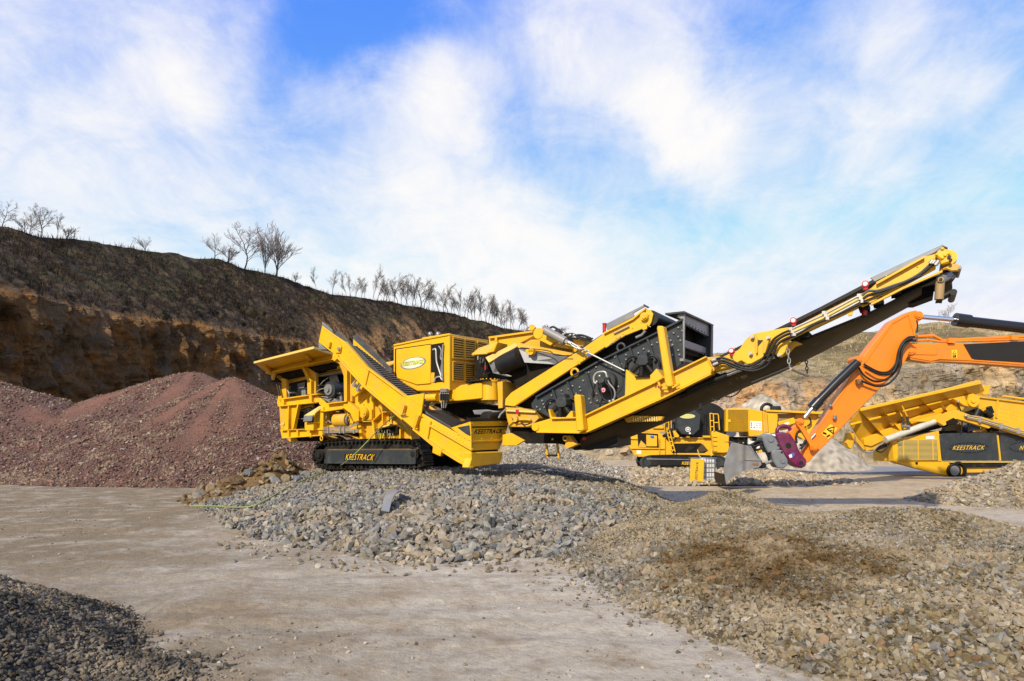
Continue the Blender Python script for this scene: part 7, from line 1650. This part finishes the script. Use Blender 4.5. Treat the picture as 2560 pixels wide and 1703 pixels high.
    for i, pl in enumerate([[(900, 322), (850, 325), (800, 370), (770, 440), (750, 530), (700, 590), (640, 600), (580, 580), (500, 535)], [(890, 345), (840, 350), (795, 400), (785, 500), (740, 600), (660, 660), (580, 668), (500, 620), (452, 548)],
                            [(910, 350), (850, 360), (800, 430), (790, 530), (760, 620), (690, 690), (610, 708), (540, 690), (480, 665)], [(880, 330), (820, 360), (780, 430), (765, 520), (725, 600), (650, 612), (590, 600), (510, 550)], [(915, 190), (922, 240), (915, 290)]]):
        M.line('hose', R6, pl, -.12 - .05 * i, .04 if i < 4 else .025, BLK, smooth_n=6)
    mb = MB(); M.line('', R6, [(440, 672), (490, 668)], -.15, .09, None, mb=mb); M.line('', R6, [(450, 660), (462, 690)], -.2, .05, None, mb=mb); M.put(mb, 'hose_fitting', RST)
    lb = P('warning_label', R6, [(168, 1080), (240, 1005), (295, 1040), (222, 1122)], -.012, .015, GLD, st, bevel=0)
    mb = MB(); tri = [(212, 1045), (268, 1025), (262, 1080)]
    for a, b in zip(tri, tri[1:] + tri[:1]): mb.tube([f.side(R6(a), -.02), f.side(R6(b), -.02)], .022, 4)
    mb.tube([f.side(R6((235, 1052)), -.02), f.side(R6((256, 1058)), -.02)], .018, 4); mb.tube([f.side(R6((180, 1072)), -.02), f.side(R6((205, 1082)), -.02)], .04, 4); mb.tube([f.side(R6((208, 1105)), -.02), f.side(R6((235, 1090)), -.02)], .035, 4)
    M.put(mb, 'pictogram', INK, lb)
    # linkage in R5 crop
    P('link', R5, [(2110, 480), (2135, 455), (2170, 455), (2195, 490), (2180, 530), (2285, 700), (2350, 740), (2320, 790), (2260, 800), (2250, 740), (2140, 560), (2110, 520)], -.3, .15, ORG, bevel=.02)
    P('link', R5, [(2110, 520), (2165, 520), (2120, 640), (2080, 700), (2040, 690), (2030, 600), (2060, 580)], -.1, .4, ORG, bevel=.02)
    for (x, y, r) in ((2150, 492), (2300, 765)) and ((2150, 492, 28), (2300, 768, 30)): mb = MB(); M.disc('', R5, (x, y), r, -.36, .3, mb=mb); M.disc('', R5, (x, y), r * .5, -.4, .1, mb=mb); M.put(mb, 'link_pin', ORG)
    P('coupler_arm', R5, [(2180, 830), (2357, 640), (2420, 700), (2230, 930), (2190, 900)], .02, .5, ORG, bevel=.02)
    cp = P('quick_coupler', R5, [(1885, 620), (1960, 600), (2040, 620), (2110, 720), (2130, 800), (2215, 900), (2210, 965), (2160, 990), (2110, 970), (2020, 900), (1940, 780), (1890, 660)], -.15, .8, PUR, bevel=.04)
    mb = MB(); C = f.side(R5((1968, 590)), .1); mb.tube([C + (ex * math.cos(a * math.pi / 10) * .95 + ez * math.sin(a * math.pi / 10) * .75) * .27 for a in range(21)], .075, 8); M.put(mb, 'coupler_ring', PUR, cp)
    mb = MB(); M.disc('', R5, (2158, 932), 36, -.22, .1, mb=mb, mi=0); M.disc('', R5, (2158, 932), 20, -.26, .1, mb=mb, mi=1); M.put(mb, 'coupler_pin', [PUR, TRK], cp)
    mb = MB(); M.disc('', R5, (2020, 745), 28, -.18, .05, mb=mb); M.put(mb, 'coupler_hole', INK, cp)
    mb = MB(); mb.prism([f.side(R5(p), -.17) for p in [(2022, 850), (2050, 835), (2062, 870), (2035, 880)]], ey * .02, 0); mb.prism([f.side(R5(p), -.17) for p in [(2050, 825), (2080, 822), (2086, 855), (2058, 860)]], ey * .02, 1); M.put(mb, 'coupler_label', [WHT, BLU], cp)
    M.line('coupler_rod', R5, [(2140, 800), (2200, 740), (2310, 620)], -.05, .035, SLV)
    for i, pl in enumerate([[(2110, 720), (2100, 660), (2120, 600), (2160, 590), (2175, 620)], [(2140, 740), (2190, 730), (2215, 660), (2180, 600), (2130, 600)], [(2150, 790), (2185, 720), (2200, 690)]]): M.line('hose', R5, pl, -.2 - .04 * i, .045, BLK, smooth_n=6)
    # tilt unit and clamshell
    tu = P('tilt_unit', R5, [(1735, 650), (1790, 622), (1860, 628), (1900, 690), (1935, 780), (1925, 790), (1805, 828), (1770, 760)], -.25, .7, GRYM, bevel=.04)
    tu2 = P('tilt_unit', R5, [(1835, 815), (1870, 795), (1950, 792), (2015, 900), (2018, 945), (1975, 992), (1905, 988), (1860, 920)], -.28, .7, GRYM, bevel=.04)
    mb = MB(); M.disc('', R5, (1832, 678), 30, -.3, .06, mb=mb); M.put(mb, 'round_boss', GRYM, tu)
    mb = MB(); M.disc('', R5, (1962, 912), 24, -.33, .06, mb=mb); M.put(mb, 'round_boss', GRYM, tu2)
    mb = MB(); M.disc('', R5, (1908, 742), 10, -.28, .04, mb=mb); M.put(mb, 'hole', INK, tu); mb = MB(); M.disc('', R5, (1948, 818), 10, -.31, .04, mb=mb); M.put(mb, 'hole', INK, tu2)
    P('unit_cap', R5, [(1840, 622), (1875, 622), (1885, 650), (1850, 640)], -.3, .3, WHT)
    M.line('push_rod', R5, [(1770, 940), (1860, 905)], .0, .06, GRY); mb = MB(); M.disc('', R5, (1748, 960), 32, -.2, .7, mb=mb); M.put(mb, 'bucket_pin', BLK)
    # bucket shell: a curved scoop, side cheek plus back
    ch_ = [(1405, 715), (1440, 712), (1540, 738), (1600, 748), (1660, 830), (1720, 900), (1730, 950), (1700, 980), (1560, 1010), (1480, 1050), (1400, 1100), (1350, 1165), (1335, 1160), (1325, 1060), (1330, 960), (1350, 860)]
    bk = P('bucket', R5, ch_, -.45, .04, GRYB, bevel=0)
    P('bucket_side', R5, ch_, .95, .04, GRYB, bk, bevel=0)
    outer = [(1600, 748), (1660, 830), (1720, 900), (1730, 950), (1700, 980), (1560, 1010), (1480, 1050), (1400, 1100), (1350, 1165)]
    for (lst, nm) in ((outer, 'bucket_back'), ([(1405, 715), (1440, 712), (1540, 738), (1600, 748)], 'bucket_top')):
        mb = MB(); A = [f.side(R5(p), -.42) for p in lst]; n = len(A)
        mb.add(A + [a + ey * 1.36 for a in A] + [a + Vector((0, 0, .03)) for a in A] + [a + ey * 1.36 + Vector((0, 0, .03)) for a in A], [[i, i + 1, n + i + 1, n + i] for i in range(n - 1)] + [[2 * n + i, 2 * n + i + 1, 3 * n + i + 1, 3 * n + i] for i in range(n - 1)], 0, True); M.put(mb, nm, GRYB, bk)
    P('bucket_fold', R5, [(1600, 750), (1618, 748), (1660, 820), (1730, 905), (1720, 912), (1560, 905), (1545, 895), (1700, 890)], -.49, .05, GRYB, bk, bevel=.01)
    P('wear_edge', R5, [(1320, 1050), (1332, 1050), (1352, 1165), (1338, 1170), (1326, 1130)], -.47, 1.45, TRK, bk, bevel=0)
    mb = MB(); M.disc('', R5, (1650, 942), 14, -.48, .04, mb=mb); M.disc('', R5, (1682, 942), 16, -.48, .04, mb=mb); M.put(mb, 'bucket_pivot', RST, bk)
    for pl in ([(1650, 720), (1690, 700), (1740, 710), (1760, 760)], [(1640, 760), (1700, 740), (1740, 730)], [(1740, 700), (1770, 780), (1790, 840), (1810, 850), (1815, 810)], [(1650, 780), (1690, 790), (1740, 770)]): M.line('hose', R5, pl, -.1, .045, BLK, smooth_n=5)
    P('bucket_bracket', R5, [(1620, 740), (1700, 700), (1720, 720), (1660, 790), (1700, 860), (1740, 920), (1715, 930), (1650, 830)], .0, .4, TRK, bevel=.01)
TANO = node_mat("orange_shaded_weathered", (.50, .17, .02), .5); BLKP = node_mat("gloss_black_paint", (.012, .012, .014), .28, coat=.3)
RST = node_mat("rusty_brown", (.20, .10, .04), .6, 0, .3, 6); GRYM = node_mat("mid_grey_paint", (.15, .165, .185), .38, 0, .1, 3, dirt=(.25, .23, .2), dirt_amt=.4)
GRYB = node_mat("worn_bucket_steel", (.24, .24, .245), .42, .35, .2, 2.5, dirt=(.30, .26, .20), dirt_amt=.6, dscale=2)
excavator()

# ------------------------------------------------------------------ the caged tank with its yellow board, the hose and the rubber strip
def tank():
    Y = 27.9; O = at(1769, 1208, Y); O.z = ground_z(O.x, O.y) * 1.0; f = Frame(O, -10)
    root = thing('liquid_tank', "white plastic tank in a wire cage standing on the ground beside the bucket", 'tank', (O.x, O.y, O.z))
    M = Machine(f, root); ex, ey, ez = f.ex, f.ey, f.ez
    w = .44; h0, h1 = .14, 1.16
    mb = MB(); c = O + ey * w; mb.box(c + ez * .62, ex * (w * .94), ey * (w * .94), ez * .49); M.put(mb, 'bottle', TANK, None, .06)
    mb = MB(); mb.tube([c + ez * 1.1, c + ez * 1.16], .12, 16); M.put(mb, 'cap', WHT)
    mb = MB()
    for k in range(8):
        t = -w + 2 * w * k / 7
        for s in (-1, 1): mb.tube([c + ex * t + ey * w * s + ez * h0, c + ex * t + ey * w * s + ez * h1], .012, 5); mb.tube([c + ey * t + ex * w * s + ez * h0, c + ey * t + ex * w * s + ez * h1], .012, 5)
    for k in range(6):
        z = h0 + (h1 - h0) * k / 5; q = [c + ex * (w * a) + ey * (w * b) + ez * z for a, b in ((-1, -1), (1, -1), (1, 1), (-1, 1), (-1, -1))]; mb.tube(q, .013, 5)
    M.put(mb, 'wire_cage', GRY)
    mb = MB()
    for k in (-1, 0, 1): mb.box(c + ex * (w * .85 * k) + ez * .06, ex * .07, ey * w, ez * .055)
    mb.box(c + ez * .125, ex * w, ey * w, ez * .012); M.put(mb, 'pallet', GRY)
    fb = Frame(at(1742, 1210, Y - .25), 12)
    q = [R5(p) for p in [(958, 1150), (1100, 1158), (1112, 895), (974, 885)]]
    B0 = Vector(fb.side(q[0], 0)); root2 = thing('advertising_board', "yellow upright board with black sideways lettering leaning on the caged tank", 'board', tuple(B0))
    M2 = Machine(fb, root2)
    bd = M2.plate('board', R5, [(958, 1150), (1100, 1158), (1112, 895), (974, 885)], 0, .05, YEL, bevel=.004)
    M2.plate('board_edge', R5, [(1100, 1158), (1106, 1157), (1118, 896), (1112, 895)], .0, .3, YEL2, bevel=0)
    lettering('lettering', 'KEESTRACK', *[fb.side(R5(p), -.01) for p in [(1040, 1135), (1056, 920), (1030, 920), (1014, 1135)]], INK, bd, root2, .0, .2, -fb.ey)
    mb = MB(); mb.prism([fb.side(R5(p), -.02) for p in [(972, 1136), (996, 1132), (996, 1142), (974, 1146)]], fb.ey * .02); M2.put(mb, 'bracket', TRK, bd)
tank()

def hose_line():
    f = F1
    pts = [f.side((985, 1040), -1.2), f.side((950, 1070), -.6), f.side((905, 1118), -.7), f.side((868, 1152), -.9)]
    for (px, py) in [(838, 1176), (800, 1190), (760, 1206), (720, 1224), (690, 1242), (662, 1258), (630, 1272), (590, 1275), (545, 1272), (476, 1271)]:
        P = hit(px, py); pts.append(P + Vector((0, 0, .07)))
    mb = MB(); pts = spline(pts, 8); mb.tube(pts, .020, 8); o = mb.build('hose', HOSE); tag(o, "thin green hose trailing down over the grey stones from the tracked crusher", 'hose')
hose_line()
def rubber_strip():
    P = [hit(955, 1288), hit(962, 1268), hit(985, 1254), hit(1012, 1249)]; Q = [hit(975, 1292), hit(985, 1275), hit(1000, 1262), hit(1018, 1250)]
    lift = [.10, .26, .30, .16]
    A = spline([p + Vector((0, 0, l)) for p, l in zip(P, lift)], 6); B_ = spline([p + Vector((0, -.12, l + .02)) for p, l in zip(Q, lift)], 6)
    mb = MB(); n = len(A); d = Vector((.0, .02, -.02))
    for i in range(n - 1): mb.prism([A[i], A[i + 1], B_[i + 1], B_[i]], d)
    o = mb.build('rubber_strip', GRYM); tag(o, "curved grey rubber strip lying on the grey stone pile", 'rubber strip')
rubber_strip()
